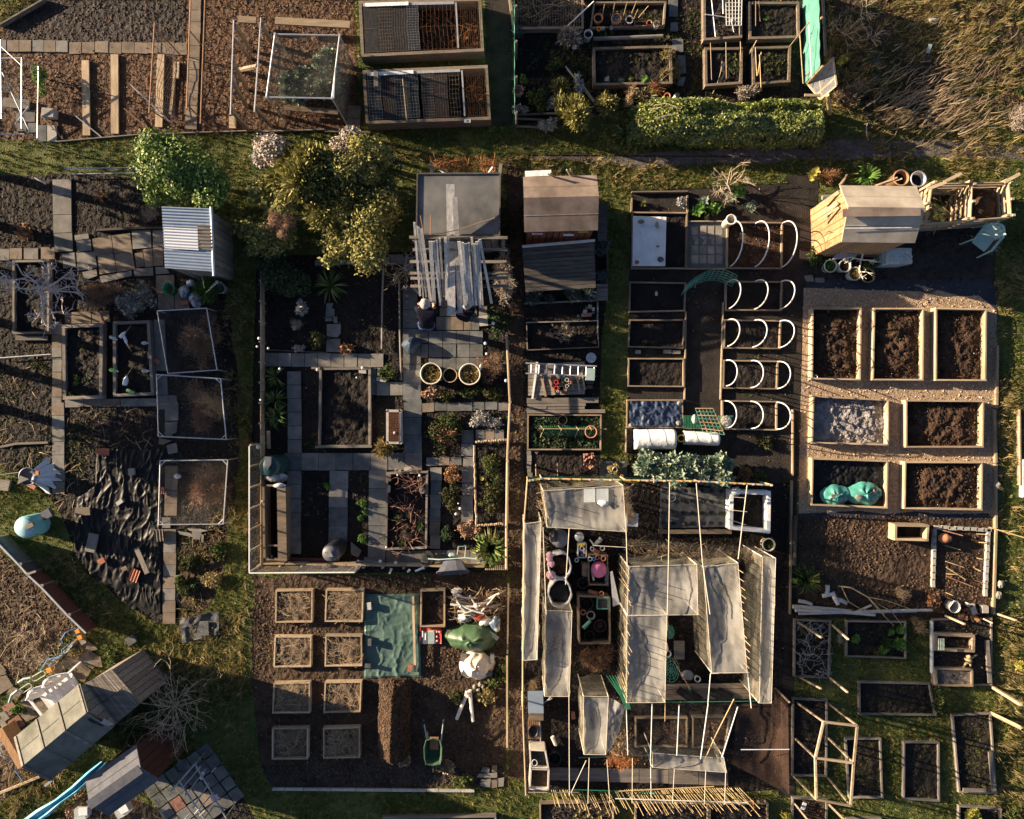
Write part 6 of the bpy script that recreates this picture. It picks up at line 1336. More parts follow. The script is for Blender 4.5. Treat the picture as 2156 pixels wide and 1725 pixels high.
solo('wood_offcut',MB().prism([P(*p)[:2]for p in((20,586),(108,598),(88,684),(-10,670))],.02,.1),'tgrey','square grey wooden offcut at left edge near the tub','board')
o=thing('covered_tub','dark blue tub trailing pleated grey fleece cloth','tub',P(300,555));c=P(300,555);MB().lathe(c,[(.16,0),(.2,.28),(.215,.28),(.215,.3),(.19,.3),(.18,.24),(0,.23)],22).b('shell','lid_slate',o,sm=True)
mb=MB();g=[]
for i in range(16):
 a=-1.1+2.2*i/15
 for j in range(7):t=j/6;r=.14+.52*t*(.75+.25*sin(i*2.3));mb.v.append((c.x+.02+r*cos(a)*1.0,c.y+r*sin(a)*.85,.30*(1-t)**1.5+.035+.035*sin(i*2.6)))
for i in range(15):
 for j in range(6):k=i*7+j;mb.f.append((k,k+7,k+8,k+1))
mb.b('fleece_cloth','sack_white',o)
MB().prism([P(*p)[:2]for p in((245,545),(320,575),(222,618))],.31,.34).b('slate_piece','crazy_stone',o)
solo('brick',MB().box(P(318,535,.34),.07,.09,.07),'terracotta','small orange block on the covered tub','brick');solo('brick',MB().box(P(270,640,.05),.22,.1,.1,-.5),'brick','dull red brick under the fleece cloth','brick')
def butt(cx,cy,r,h,m,ml,lb_,top=None,lx=None):
 c=P(cx,cy);o=thing('water_butt',lb_,'water butt',c)
 pr=[(r*.88,0)]
 for k in range(5):z=h*(k+.5)/5;pr+=[(r*(.97+.02*sin(k*1.3)),z-h*.06),(r*1.01,z),(r*(.97+.02*sin(k*1.3)),z+h*.06)]
 pr+=[(r*.8,h*.97),(r*.78,h)]
 MB().lathe(c,pr,26).b('body',m,o,sm=True)
 for k in range(3):z=h*(.28+.2*k);MB().tube([c+Vc((r*1.0*cos(a),r*1.0*sin(a),z))for a in[i*PI/12 for i in range(24)]],.008,4,closed=True).b('rib',m,o)
 MB().lathe(c,[(r*.84,h),(r*.86,h+.02),(r*.8,h+.035),(0,h+.05)],24).b('lid',ml,o,sm=True)
 return o
butt(345,958,.25,.62,'butt_blue','butt_lid','pale blue water butt on grass with brick on lid')
solo('brick',MB().box(P(255,978,.70),.17,.09,.06,.45),'sleeper','brown brick on the pale blue water butt lid','brick')
solo('timber_box',MB().box(P(400,880,.3),.22,.2,.12,.5),'lid_slate','grey box behind the pale blue water butt','box')
# low board fence across the corner
o=thing('low_board_fence','low diagonal fence of dark and brown boards across grass','fence',P(300,1420))
pts=[(-30,1085),(180,1300),(250,1380),(360,1480),(590,1725),(740,1870)]
for i in range(5):
 A,B=P(*pts[i],.42),P(*pts[i+1],.42);MB().bar(A,B,.05,.2,drop=True).b('board',('lid_slate','dboards','shed_red','shed_red','shed_red')[i],o);MB().bar(A-Vc((0,0,.21)),B-Vc((0,0,.21)),.04,.2,drop=True).b('board','dboards' if i<2 else 'shed_red',o)
 MB().bar(Vc((A.x,A.y,0)),A+Vc((0,0,.03)),.06,.06).b('post','tgrey_y',o)
 MB().bar(A+Vc((-.03,-.03,.02)),B+Vc((-.03,-.03,.02)),.04,.03).b('top_rail','metal_dull',o)
plank((220,1390,.46),(300,1362,.46),18,.03,'tgrey','short grey stick across the low diagonal fence')
# black plastic sheet
LB=[(330,812),(640,800),(740,650),(900,622),(1260,612),(1330,700),(1440,800),(1500,960),(1600,1010),(1690,1130),(1712,1300)]
RB=[(330,1405),(420,1398),(700,1392),(1000,1386),(1300,1384),(1600,1370),(1712,1362)]
def itp(tb,y):
 for(y0,x0),(y1,x1)in zip(tb,tb[1:]):
  if y<=y1:return lerp(x0,x1,max(0,(y-y0)/(y1-y0)))
 return tb[-1][1]
mb=MB();nu,nv=110,150;V=[]
for j in range(nv+1):
 y=330+1382*j/nv;a,b=itp(LB,y),itp(RB,y)
 for i in range(nu+1):p=P(lerp(a,b,i/nu)+U(-3,3)*(i in(0,nu)),y);V.append((p.x,p.y))
V=np.array(V);x,y=V[:,0],V[:,1]
wx=x+.25*fb(x*1.6,y*1.6,2);rg=lambda f,s,k:np.clip(1-abs(2*fb(wx*f+s,y*f*.45-wx*f*.3+s,2)-.78)*k,0,1)
zz=.012+.02*fb(x,y,2)+.03*rg(2.4,3,3.4)**3*np.clip(fb(x*1.3+5,y*1.3,2)*4-1.2,0,1)+.028*rg(6,9,3.4)**2+.018*rg(9,4,3.2)**2
i=np.arange(len(x))%(nu+1);zz*=np.clip(np.minimum(i,nu-i)/4,.25,1)
mb.v=[(a,b,c)for a,b,c in zip(x,y,zz)]
for j in range(nv):
 for i in range(nu):a=j*(nu+1)+i;mb.f.append((a,a+nu+1,a+nu+2,a+1))
solo('black_sheet',mb,'black_sheet','large crumpled black plastic sheet weighed down with tiles','plastic sheet',sm=True)
def rooftile(x,y,w,h,rz,lb_,m='brick'):
 o=thing('roof_tile',lb_,'roof tile',P(x,y,.08),'roof tiles on the black sheet');c=P(x,y,.11);M3=Matrix.Rotation(rz,3,'Z');n=16;mb=MB()
 for k in range(n+1):
  u=(k/n-.5)*h;z=.014*cos(k/n*6*PI)
  for s in(-1,1):q=M3@Vc((s*w/2,u,0));mb.v.append((c.x+q.x,c.y+q.y,c.z+z))
  for s in(-1,1):q=M3@Vc((s*w/2,u,0));mb.v.append((c.x+q.x,c.y+q.y,c.z+z-.025))
 for k in range(n):a=4*k;mb.f+=[(a,a+1,a+5,a+4),(a+2,a+6,a+7,a+3),(a,a+4,a+6,a+2),(a+1,a+3,a+7,a+5)]
 mb.f+=[(0,2,3,1),(4*n,4*n+1,4*n+3,4*n+2)]
 mb.b('tile',m,o)
rooftile(864,355,.29,.16,-.05,'orange ridged roof tile at top left of black sheet');rooftile(1354,682,.165,.16,PI/2-.05,'orange ridged roof tile on right edge of black sheet');rooftile(1336,1062,.28,.21,PI/2+.1,'dark ridged roof tile lower on right edge of black sheet','sleeper');rooftile(1130,1398,.29,.2,PI/2-.35,'striped ridged roof tile near the bottom of black sheet')
for i,(x,y,w,h,rz,m,l)in enumerate(((1110,524,.15,.16,.1,'crazy_stone','square tan stone near top of the black sheet'),(1010,780,.16,.09,.6,'slab_pale','small pale brick in the middle of black sheet'),(700,857,.34,.18,.03,'slab_brown','tan stone slab at left of the black sheet'),(776,1122,.22,.43,-.2,'slab','grey rectangular slab low on the black sheet'),(856,1275,.16,.13,.5,'brick','dull red brick low on the black sheet'),(1050,1338,.13,.1,.5,'sleeper','brown brick piece next to the striped tile'))):solo('weight_stone',MB().box(P(x,y,.11),w,h,.06,rz),m,l,'stone','stones on the black sheet')
plank((1145,1165,.15),(1238,1382,.15),40,.03,'tgrey_y','weathered plank lying on the black sheet')
low_cage([(1350,432),(1918,424),(1880,965),(1335,970)],.7,'lowest of three low netted cages with a white bottle inside','brown dead stems in the lowest low cage')
o=bag(P(1500,562,.25),.07,.06,.16,'bottle_white','whitish tub holding up net inside the lowest cage',name='tub',cat='tub',seed=40)
pr=sroot('stone_pieces');slabs(pr,qs([[(1620,1020),(1700,1000),(1690,1095),(1630,1090)],[(1500,1020),(1610,1040),(1640,1075),(1520,1050)],[(1580,1000),(1800,1012),(1700,1030),(1600,1018)],[(1700,1050),(1722,1052),(1716,1120),(1700,1110)]]),'slab',nm='stone')
for i,(x,y,rx)in enumerate(((1600,1300,.3),(1560,1500,.28),(1800,1450,.26),(1860,1180,.25))):bush('weed_clump','low brown green weed clump right of the slab path','plant',P(x,y),rx,rx*.9,.12,500,(.03,.07),('weed_dark','weed','dry_blade','weed')[i],ROSE if i!=2 else None,lm=7,seed=200+i,zc=.05,tk=False,group='weed clumps right of the slab path')

# ---------------------------------------------------------------- centre plot, lower half
tile(1,2)
pr=sroot('slab_path')
slabs(pr,strip(322,514,320,1216,6,118,gap=4),'slab')
slabs(pr,strip(698,514,692,1132,4,156,gap=4)+strip(1030,510,1018,1290,5,148,gap=4),['slate','slab'])
slabs(pr,strip(240,440,1400,438,8,144,gap=4)+strip(1320,-84,1322,366,3,148,gap=4)+strip(1318,-330,1318,-90,2,148,gap=4),['slate','slab'])
slabs(pr,strip(1098,1250,1920,1240,7,118,gap=4)+strip(1515,485,1508,1172,6,90,gap=4,jit=5)+strip(1786,172,1780,950,7,98,gap=4,jit=6)+strip(1436,436,1735,436,3,66,jit=5)+strip(1850,212,2090,208,3,92,jit=5)+strip(1396,-15,2140,-30,7,70,jit=6),['slab','slate','slab_brown'])
bv=bed([(1096,530),(1448,518),(1438,1172),(1086,1184)],.16,'timber bed full of twisted reddish vine stems','sdark','tgrey',.045,group=GD)
mb=MB();rs=random.Random(9)
for k in range(46):p=P(rs.uniform(1130,1400),rs.uniform(560,1140),.14);limb(mb,p,Vc((rs.gauss(0,1),rs.gauss(0,1),.15)),rs.uniform(.25,.5),.009,1,.8,3,0,.7,(1,3),.6,rs)
mb.b('vine_stems','vine',bv)
for i,(x,y,r)in enumerate(((1185,920,.1),(1225,1130,.12),(1375,985,.12))):plt(P(x,y,.15),r,22,'weed',('green weed in the middle of the vine bed','green weed at bottom of the vine bed','green weed at right side of the vine bed')[i],up=1.4)
for i,(x,y,w,h,m,l)in enumerate(((1122,574,.08,.16,'sleeper','brown brick on the left board of vine bed, upper'),(1118,668,.07,.16,'crazy_stone','tan brick on the left board of vine bed, lower'),(1400,682,.1,.13,'slab','grey stone on the right board of vine bed'),(1388,640,.05,.12,'slate','narrow dark stone above grey one in vine bed'),(1195,510,.15,.07,'crazy_stone','wedge stone at the top left of vine bed'),(1280,500,.18,.08,'crazy_stone','flat tan stone at the top middle of vine bed'))):solo('brick',MB().box(P(x,y,.18),w,h,.06,U(-.1,.1)),m,l,'stone','stones round the vine bed')
o=thing('stone_trough','rounded stone trough covered with rusty square mesh','trough',P(1160,146));tz=.3;T=[P(1106,10,tz),P(1214,12,tz),P(1216,280,tz),P(1106,280,tz)]
for i in range(4):MB().bar(T[i],T[(i+1)%4],.055,tz-.02,drop=True).b('side','concrete',o)
MB().grid([p-Vc((0,0,.06))for p in inset(T,.02)],6,12).b('soil','leafmould',o);wires([p+Vc((0,0,.015))for p in inset(T,.04)],6,17,.004).b('wire_mesh','rust',o)
for i in range(4):MB().lathe(T[i]-Vc((0,0,tz)),[(.035,0),(.035,tz),(0,tz)],10).b('corner','concrete',o)
solo('white_stone',MB().ball(P(1168,196,.33),.035,.035,.03,8,5),'slab_pale','round pale stone on the rusty trough mesh','stone')
butt(215,456,.23,.95,'butt_green','butt_green','dark green ribbed water butt by the left fence')
solo('slate_lid',MB().prism([P(70,395,1.02)[:2],P(130,400,1.02)[:2],P(128,460,1.02)[:2],P(95,510,1.02)[:2]],1.005,1.03),'lid_slate','pale slate triangle on the dark green butt','slate')
butt(704,1150,.20,.92,'butt_black','lid_slate','black ribbed water butt standing on a slab')
solo('slate_lid',MB().prism([P(*p,.99)[:2]for p in((578,1198),(630,1194),(650,1240),(600,1244))],.975,1.0),'slab','pale slate piece on the black water butt','slate')
solo('slab',MB().prism([P(*p)[:2]for p in((802,1112),(892,1188),(862,1240),(806,1216))],.01,.06),'slab','pointed broken slab beside the black water butt','slab')
# cold frame boards and sacks at the left
o=thing('cold_frame','tall narrow wooden cold frame by the left fence','cold frame',P(160,950));z=.45
MB().bar(P(212,650,z),P(222,1275,z),.2,.04,drop=True).b('lid_board','timber',o);MB().bar(P(60,650,z),P(70,1250,z),.05,z,drop=True).b('side','timber_y',o);MB().bar(P(250,660,z-.05),P(248,1280,z-.05),.03,z-.06,drop=True).b('side','timber_y',o)
for y in(640,1145,1262):MB().bar(P(90,y,z-.05),P(245,y+2,z-.05),.04,.05,drop=True).b('crossbar','timber',o)
bag(P(165,565,.2),.27,.14,.15,'sack_print','printed grey sack lying on the cold frame end',seed=44);bag(P(200,640,.4),.16,.06,.08,'sack_white','pale plastic roll below the printed grey sack',seed=46,name='roll',cat='roll')
solo('wood_board',MB().bar(P(105,180,.4),P(108,330,.4),.08,.03),'timber_y','short grey board by the left fence above green butt','board')
solo('dark_rails',MB().bar(P(130,1258,.12),P(700,1268,.12),.06,.1,drop=True),'shed_red','dark red brown rail behind the bottom fence','rail')
swp(P(190,70),.3,26,'strappy plant just above the dark green water butt',h=.25);bush('dry_clump','tan dry grassy clump below the stone trough','plant',P(1085,320),.26,.17,.15,420,(.12,.22),'dry_blade',[t_leaf(1,.18,.03)],lm=5,seed=210,zc=.1,sp=1,tk=False)
for i,(x,y,r,l)in enumerate(((592,640,.09,'small bright green plant left of the middle slab column'),(900,795,.13,'uppermost green tuft in the strip of four'),(925,865,.08,'second green tuft in the strip of four'),(880,912,.08,'round yellow green tuft in the strip of four'),(900,1090,.14,'lowest green tuft in the strip of four'))):bush('green_tuft',l,'plant',P(x,y),r,r,r*.7,260,(.025,.05),'bright_leaf',lm=4,seed=220+i,zc=r*.4,tk=False,group='green tufts in the slab strips')
for i,(x,y,rx,ry,m,l)in enumerate(((1560,220,.42,.48,'weed_dark','big mat of brown green heather beside right slabs'),(1640,120,.3,.24,'weed','bright green mound at top of the heather mat'),(1620,230,.28,.25,'dead_leaf','rusty brown patch in the heather mat'),(1650,540,.24,.22,'dead_leaf','rusty orange heather above the dark strip'),(1640,760,.18,.5,'weed_dark','dark strip of low plants between right slab columns'),(1900,90,.42,.22,'silver_leaf','pale dried hydrangea like shrub at right fence'),(1980,480,.3,.42,'weed','bright green plants in the rope edged bed, upper'),(1990,780,.28,.36,'weed_dark','dim green plants in the rope edged bed, lower'),(1790,1020,.34,.25,'brown_dead','brown dead heather at bottom right of centre plot'),(1600,1060,.16,.2,'bush_dark','dark low plants beside right slab column'))):bush('border_plant',l,'plant',P(x,y),rx,ry,.14,900,(.03,.07),m,lm=10,seed=230+i,zc=.07,tk=False)
for i,(x,y)in enumerate(((1935,410),(1905,580),(1950,630),(1890,800),(2010,720),(1960,700))):plt(P(x,y,.1),.07,8,'yellow_leaf','pale yellow green rosette in the rope edged bed',up=1.5,group='rosettes in the rope edged bed')
mb=MB()
for a,b in(((1850,275),(2118,256)),((1838,300),(1858,975)),((1862,975),(2090,962)),((2125,260),(2118,960))):A,B=P(*a,.1),P(*b,.1);n=26;mb.tube([lerp(A,B,k/n)+Vc((U(-.012,.012),U(-.012,.012),.012*(k%2)))for k in range(n+1)],.028,6)
solo('rope_edging',mb,'timber','rope twist edging round the bed at right fence','edging')
swp(P(1980,1150),.46,110,'large gold striped strappy plant at bottom right corner',h=.5,w=.04)
for i,(x,y,r)in enumerate(((1720,834,13),(1704,792,7),(1855,902,8),(1380,556,11),(1192,552,8),(1098,1160,9),(1685,880,12),(2114,1096,14),(2110,1050,12),(20,315,20),(55,772,9),(860,1272,8),(1176,1290,14),(1046,1278,14))):solo('white_ball',MB().ball(P(x,y,.45),L(r),L(r),L(r)*.8,8,5),'pvc','little white ball capping a cane in lower centre plot','cane cap','white caps on canes in lower centre plot')
# fences round the centre plot
A,B=(82,-1230),(72,1292)
o=thing('netted_fence','tall netted board fence along the left of centre plot','fence',P(75,0))
for k in range(16):
 t=k/15;x=lerp(A[0],B[0],t);y=lerp(A[1],B[1],t);p=P(x,y);MB().bar(p,p+Vc((0,0,1.02 if y>250 else .42)),.035,.035).b('post','tpale_y',o)
for k in range(14):
 y0,y1=lerp(A[1],B[1],k/14),lerp(A[1],B[1],(k+1)/14);a,b=P(78,y0),P(78,y1)
 for j in range(2):z=.12+.15*j;MB().bar(Vc((a.x,a.y-.005,z)),Vc((b.x,b.y+.005,z)),.02,.13).b('board','tpale_y',o)
a,b=P(78,-1230),P(72,1292);a=P(74,290);MB().grid([Vc((b.x,b.y,1.05)),Vc((a.x,a.y,1.05)),Vc((a.x,a.y,.02)),Vc((b.x,b.y,.02))],40,8).b('net','straw_net',o)
a2,b2=P(74,290),P(74,1292);MB().tube([Vc((a2.x,a2.y,1.05)),Vc((b2.x,b2.y,1.05))],.016,7).b('top_pipe','pvc',o)
o=thing('netted_fence','white piped net fence along the lower left edge of centre plot','fence',P(500,1292));a,b=P(76,1296),P(910,1290);h=1.08
MB().tube([a+Vc((0,0,h)),b+Vc((0,0,h))],.016,7).b('top_pipe','pvc',o);MB().tube([b,b+Vc((0,0,h))],.012,6).b('post','pvc',o);MB().tube([a,a+Vc((0,0,h))],.012,6).b('post','pvc',o)
MB().grid([a+Vc((0,0,h)),b+Vc((0,0,h)),b,a],20,6).b('net','straw_net',o)
for k in range(5):q=lerp(a,b,.40+.13*k);MB().tube([q+Vc((0,0,h)),q+Vc((.04,0,.55)),q+Vc((.1,0,0))],.007,5).b('tie','pvc',o)
wires([lerp(a,b,.4)+Vc((0,0,h)),b+Vc((0,0,h)),b+Vc((.05,0,.3)),lerp(a,b,.4)+Vc((.05,0,.3))],30,8,.003).b('wire_mesh','metal_dull',o)
o=thing('board_fence','low fence of tan boards along the lower edge of centre plot','fence',P(1000,1310))
bx=[60,240,420,600,760,930,1085,1260,1430,1590,1755,1925]
for k in range(11):y0=1300+26*k/11;MB().bar(P(bx[k]+3,y0,.34),P(bx[k+1]-3,y0+U(-5,8),.34),.035,.32,drop=True).b('board','tpale',o);p=P(bx[k],y0-8);MB().bar(p,p+Vc((0,0,.4)),.04,.04).b('post','tpale_y',o)
for k in range(12):x=1940+16*k;MB().bar(P(x,1318),P(x,1318)+Vc((0,0,.4)),.03,.02).b('picket','tpale_y',o)
o=thing('cane_fence','bleached cane and rope fence along the right of centre plot','fence',P(2110,600))
for(x0,y0,x1,y1)in((2112,-620,2140,-60),(2140,-60,2118,420),(2118,420,2110,960),(2110,960,2108,1340)):MB().tube([P(x0,y0,.5),P(x1,y1,.5)],.03,7).b('rail','tpale_y',o);p=P(x0,y0);MB().tube([p,p+Vc((0,0,.55))],.03,7).b('post','tpale_y',o)
for i,(a,b,l)in enumerate((((1140,1340),(1125,1382),'left'),((1295,1350),(1275,1368),'middle'),((1415,1330),(1340,1362),'right'))):solo('plastic_bottle',MB().tube([P(*a,.4),P(*b,.45)],.03,8,.02),'bottle_white' if i else 'clear_plastic',f'{l} one of three bottles hung outside the tan board fence','bottle','bottles on the tan board fence')
plank((850,1318,.5),(835,1340,.5),14,.02,'tpale','short tan peg on the tan board fence')
for k,(x0,y0,x1,y1)in enumerate(((730,1300,1085,1306),(910,1255,1060,1262),(840,1285,1030,1275))):plank((x0,y0,.3),(x1,y1,.3),22,.02,'tpale' if k==0 else 'tgrey',('tan loose board along the inside of tan board fence','grey loose board above the tan fence boards','lower grey loose board behind the tan fence')[k])
# wheelbarrow on its side
def wheelbarrow(c,rz,lb_,roll,trayc='barrow_green',z=.0,sc=1):
 o=thing('wheelbarrow',lb_,'wheelbarrow',Vc((c.x,c.y,0)));M3=Matrix.Rotation(rz,3,'Z')@Matrix.Rotation(roll,3,'X')*sc;W=lambda x,y,q:Vc((c.x,c.y,z))+M3@Vc((x,y,q))
 mb=MB();rim=[(-.36,-.20),(-.2,-.24),(.1,-.25),(.3,-.2),(.36,0),(.3,.2),(.1,.25),(-.2,.24),(-.36,.2),(-.4,0)];n=len(rim)
 for s,q in((1,.32),(.94,.30),(.62,.08),(0.5,.06)):mb.v+=[tuple(W(x*s,y*s,q))for x,y in rim]
 for k in range(3):
  for j in range(n):j2=(j+1)%n;mb.f.append((k*n+j,k*n+j2,(k+1)*n+j2,(k+1)*n+j))
 mb.f.append(tuple(3*n+j for j in range(n)));mb.b('tray',trayc,o,sm=False)
 MB().tube([W(x*1.01,y*1.01,.32)for x,y in rim],.014,6,closed=True).b('tray_rim',trayc,o)
 for s in(-1,1):
  MB().tube([W(.82,.29*s,.16),W(.3,.22*s,.05),W(-.3,.12*s,.03),W(-.58,.05*s,-.02)],.016,6).b('handle_tube','hose_grey',o)
  MB().tube([W(.82,.29*s,.16),W(.70,.275*s,.135)],.022,7).b('grip','rubber',o)
  MB().tube([W(.28,.2*s,.06),W(.32,.22*s,-.22),W(.14,.2*s,-.22),W(.1,.18*s,.04)],.012,6).b('leg','hose_grey',o)
 R3=M3@Matrix.Rotation(PI/2,3,'X');ce=W(-.58,0,-.04)
 wh=MB().lathe(ce,[(.09,-.03),(.165,-.035),(.18,-.02),(.185,0),(.18,.02),(.165,.035),(.09,.03)],20,R3).b('wheel','rubber',o,sm=True)
 MB().lathe(ce,[(.0,-.03),(.095,-.02),(.095,.02),(0,.03)],14,R3).b('rim','metal_dull',wh)
 return o
wheelbarrow(P(1668,1240),radians(4),'dark wheelbarrow tipped on its side beside gold striped plant',radians(68),'lid_slate',.2)
solo('green_cloth',MB().ball(P(1650,1225,.42),.09,.05,.03,9,5,.2),'hose_grey','grey green rag in the tipped wheelbarrow','rag')

# ---------------------------------------------------------------- two people bent over by the timber stack
tile(1,1)
def person(lb_,hips,feet,chest,head,hands,jz=1.0,hair='hair_grey',face=None):
 """one skinned body bending forward; all places are world points"""
 o=thing('person',lb_,'person',Vc((hips.x,hips.y,0)),None);loc=wo(o)
 v=[];e=[];r=[]
 def pt(p,rad,par=None):
  v.append(tuple(p-loc));r.append(rad);k=len(v)-1
  if par is not None:e.append((par,k))
  return k
 fw=(chest-hips);fw.z=0;fw.normalize();sd=Vc((fw.y,-fw.x,0))
 pel=pt(hips,.15);wa=pt(lerp(hips,chest,.45)+Vc((0,0,.04)),.145,pel);ch=pt(chest,.165,wa);nk=pt(lerp(chest,head,.5),.06,ch);hd=pt(head,.095,nk);ht=pt(head+(head-chest).normalized()*.09,.07,hd)
 for s,hnd,ft in((-1,hands[0],feet[0]),(1,hands[1],feet[1])):
  sh=pt(chest+sd*.17*s+fw*.04,.075,ch);el=pt(lerp(chest+sd*.2*s,hnd,.5)+sd*.05*s+Vc((0,0,-.03)),.055,sh);wr=pt(lerp(chest+sd*.2*s,hnd,.95),.034,el);hh=pt(hnd,.036,wr)
  for q in range(5):
   a=(q-2)*.32;f1=pt(hnd+fw*.05*cos(a)+sd*.05*sin(a)+Vc((0,0,-.015)),.010,hh);pt(hnd+fw*(.085 if q not in(0,4)else .06)*cos(a)+sd*.085*sin(a)+Vc((0,0,-.045)),.008,f1)
  hp=pt(hips+sd*.10*s+Vc((0,0,-.07)),.105,pel);kn=pt(lerp(hips,ft,.5)+fw*.10+sd*.09*s,.068,hp);an=pt(ft+Vc((0,0,.08)),.045,kn);pt(ft+fw*.16+Vc((0,0,.035)),.038,an)
 me=bpy.data.meshes.new('body');me.from_pydata(v,e,[]);b=bpy.data.objects.new('body',me);COL.objects.link(b);b.parent=o
 md=b.modifiers.new('skin','SKIN');md.use_smooth_shade=True
 for i,s in enumerate(me.skin_vertices[0].data):s.radius=(r[i],r[i]);s.use_root=(i==0)
 b.modifiers.new('sub','SUBSURF').levels=2;b.modifiers['sub'].render_levels=2
 dg=bpy.context.evaluated_depsgraph_get();m2=bpy.data.meshes.new_from_object(b.evaluated_get(dg));b.modifiers.clear();b.data=m2;m2.name='body';bpy.data.meshes.remove(me)
 for mt in('jacket_navy','jeans','skin','rubber'):m2.materials.append(MATS[mt])
 hl,cl=head-loc,hips-loc
 ax=(chest-hips).normalized()
 for p in m2.polygons:
  c=p.center;p.use_smooth=True
  if c.z<.09:p.material_index=3
  elif(c-hl).length<.16 and(c-(chest-loc)).length>.19:p.material_index=2
  elif min((c-(hands[0]-loc)).length,(c-(hands[1]-loc)).length)<.1:p.material_index=2
  elif(c-cl).dot(ax)>-.03 and c.z>hips.z*.62:p.material_index=0
  else:p.material_index=1
 d=(head-chest).normalized();mb=MB();rs=random.Random(4)
 ctr=head+d*.02+Vc((0,0,.025));mb.ball(ctr,.115,.125,.105,14,9,.07);mb.b('hair',hair,o,sm=True)
 fc=head+d*.02-Vc((0,0,.07))+fw*.03
 for s in(-1,1):MB().ball(head+sd*.1*s-Vc((0,0,.02)),.018,.028,.035,7,5).b('ear','skin',o,sm=True)
 MB().ball(fc+fw*.08,.02,.03,.022,7,5).b('nose','skin',o,sm=True)
 return o
def wp(x,y,z):return P(x,y,z)
person('person with grey hair and dark jacket bending beside the timber stack',wp(1432,1020,.86),(wp(1395,1060,0),wp(1470,1055,0)),wp(1432,910,1.18),wp(1424,846,1.20),(wp(1375,850,.75),wp(1495,850,.75)))
person('person in navy jacket and jeans crouching under the longest board',wp(1742,945,.62),(wp(1705,950,0),wp(1775,950,0)),wp(1752,895,.88),wp(1770,850,.90),(wp(1700,830,.5),wp(1800,830,.5)),hair='hair_grey')
o=bag(P(1312,1180),.21,.19,.3,'sack_blue','open blue plastic rubbish bag on patio slabs',name='rubbish_bag',cat='bag',seed=51,fold=.45)
# ================================================================ straw bed plot
tile(1,3)
GSB='small square straw mulched beds'
def strawbed(pts,l):
 pts=[(x+U(-5,5),y+U(-5,5))for x,y in pts];dn=U(260,620);o=bed(pts,.17,l,'straw_bed','tpale',.032,group=GSB,sz=U(.09,.14),amp=.06,mound=U(.01,.05))
 q=inset([P(x,y,.17)for x,y in pts],.05);sc_('straw',STRAW,pin([np.array([p[:2]for p in q])],dn,z=.15),(.1,.34),'straw',.22,o)
for i,(p,q)in enumerate(((((160,-202),(482,-208),(475,65),(158,68)),((590,-205),(905,-212),(895,60),(582,62))),(((152,186),(466,184),(462,444),(150,450)),((580,180),(893,178),(890,438),(580,442))),(((146,576),(456,570),(450,832),(140,838)),((576,570),(888,564),(884,828),(572,832))),(((138,962),(442,956),(438,1222),(132,1226)),((566,954),(880,948),(874,1214),(562,1218))))):
 n=('first','second','third','fourth')[i];strawbed(p,f'straw mulched square bed, left column, {n} row from the tan fence');strawbed(q,f'straw mulched square bed beside tarpaulin column, {n} row from the tan fence')
q=[P(912,-170,.05),P(1372,-176,.05),P(1392,528,.05),P(906,540,.05)]
solo('green_tarpaulin',cloth(q,70,100,.022,2.2,12,ze=lambda x,y,u,v:-.03*(np.minimum(np.minimum(u,1-u),np.minimum(v,1-v))<.02)),'tarp_green','dull green tarpaulin spread beside the straw beds','tarpaulin',sm=True)
solo('tarp_batten',MB().bar(P(1322,-150,.14),P(1340,490,.14),.055,.03),'tpale_y','pale batten lying along the green tarpaulin edge','batten')
for i,(x,y,w,h,m)in enumerate(((955,-70,.09,.16,'pot_grey'),(958,235,.08,.15,'slate'),(942,432,.13,.09,'slate'),(1298,448,.1,.16,'brick'))):solo('brick',MB().box(P(x,y,.15),w,h,.07,.1-.1*i),m,('grey brick at upper left of the green tarpaulin','dark brick at middle left of the green tarpaulin','dark stone at lower left of the green tarpaulin','reddish brick at lower right of the green tarpaulin')[i],'brick','bricks on the green tarpaulin')
bed([(1384,-205),(1592,-210),(1592,108),(1380,108)],.2,'small upright bed of dark compost beside green tarpaulin','compost','tpale',.035,group=GSB if False else None,sz=.1)
o=thing('compost_bag','bright red and blue printed compost bag lying below small bed','compost bag',P(1470,178));cloth([P(1382,110,.06),P(1562,116,.06),P(1562,244,.06),P(1380,240,.06)],18,12,.03,6,5).b('film','red',o,sm=True)
for(x0,y0,x1,y1,m,s)in((1386,136,1450,238,'felt_blue',0),(1452,122,1506,236,'rosemary',0),(1400,128,1412,180,'wcloth',1),(1426,150,1436,205,'wcloth',1),(1520,130,1530,142,'wcloth',1),(1540,130,1550,142,'wcloth',1),(1520,170,1530,182,'wcloth',1),(1520,205,1532,217,'wcloth',1),(1460,128,1500,138,'yellow',1)):
 if m!='rosemary':MB().prism([P(*p)[:2]for p in rect(x0,y0,x1,y1)],.105+.004*s,.109+.004*s).b('print_patch',m,o)
 else:MB().prism([P(*p)[:2]for p in rect(x0,y0,x1,y1)],.105,.109).b('print_patch','hose_grey',o)
solo('timber_rail',MB().bar(P(2114,350,.25),P(2114,1120,.25),.04,.05),'tpale_y','long thin tan rail along the right edge of straw bed plot','rail');solo('timber_rail',MB().bar(P(2126,-260,.25),P(2118,330,.25),.035,.05),'timber_y','upper thin grey rail along right edge of straw bed plot','rail')
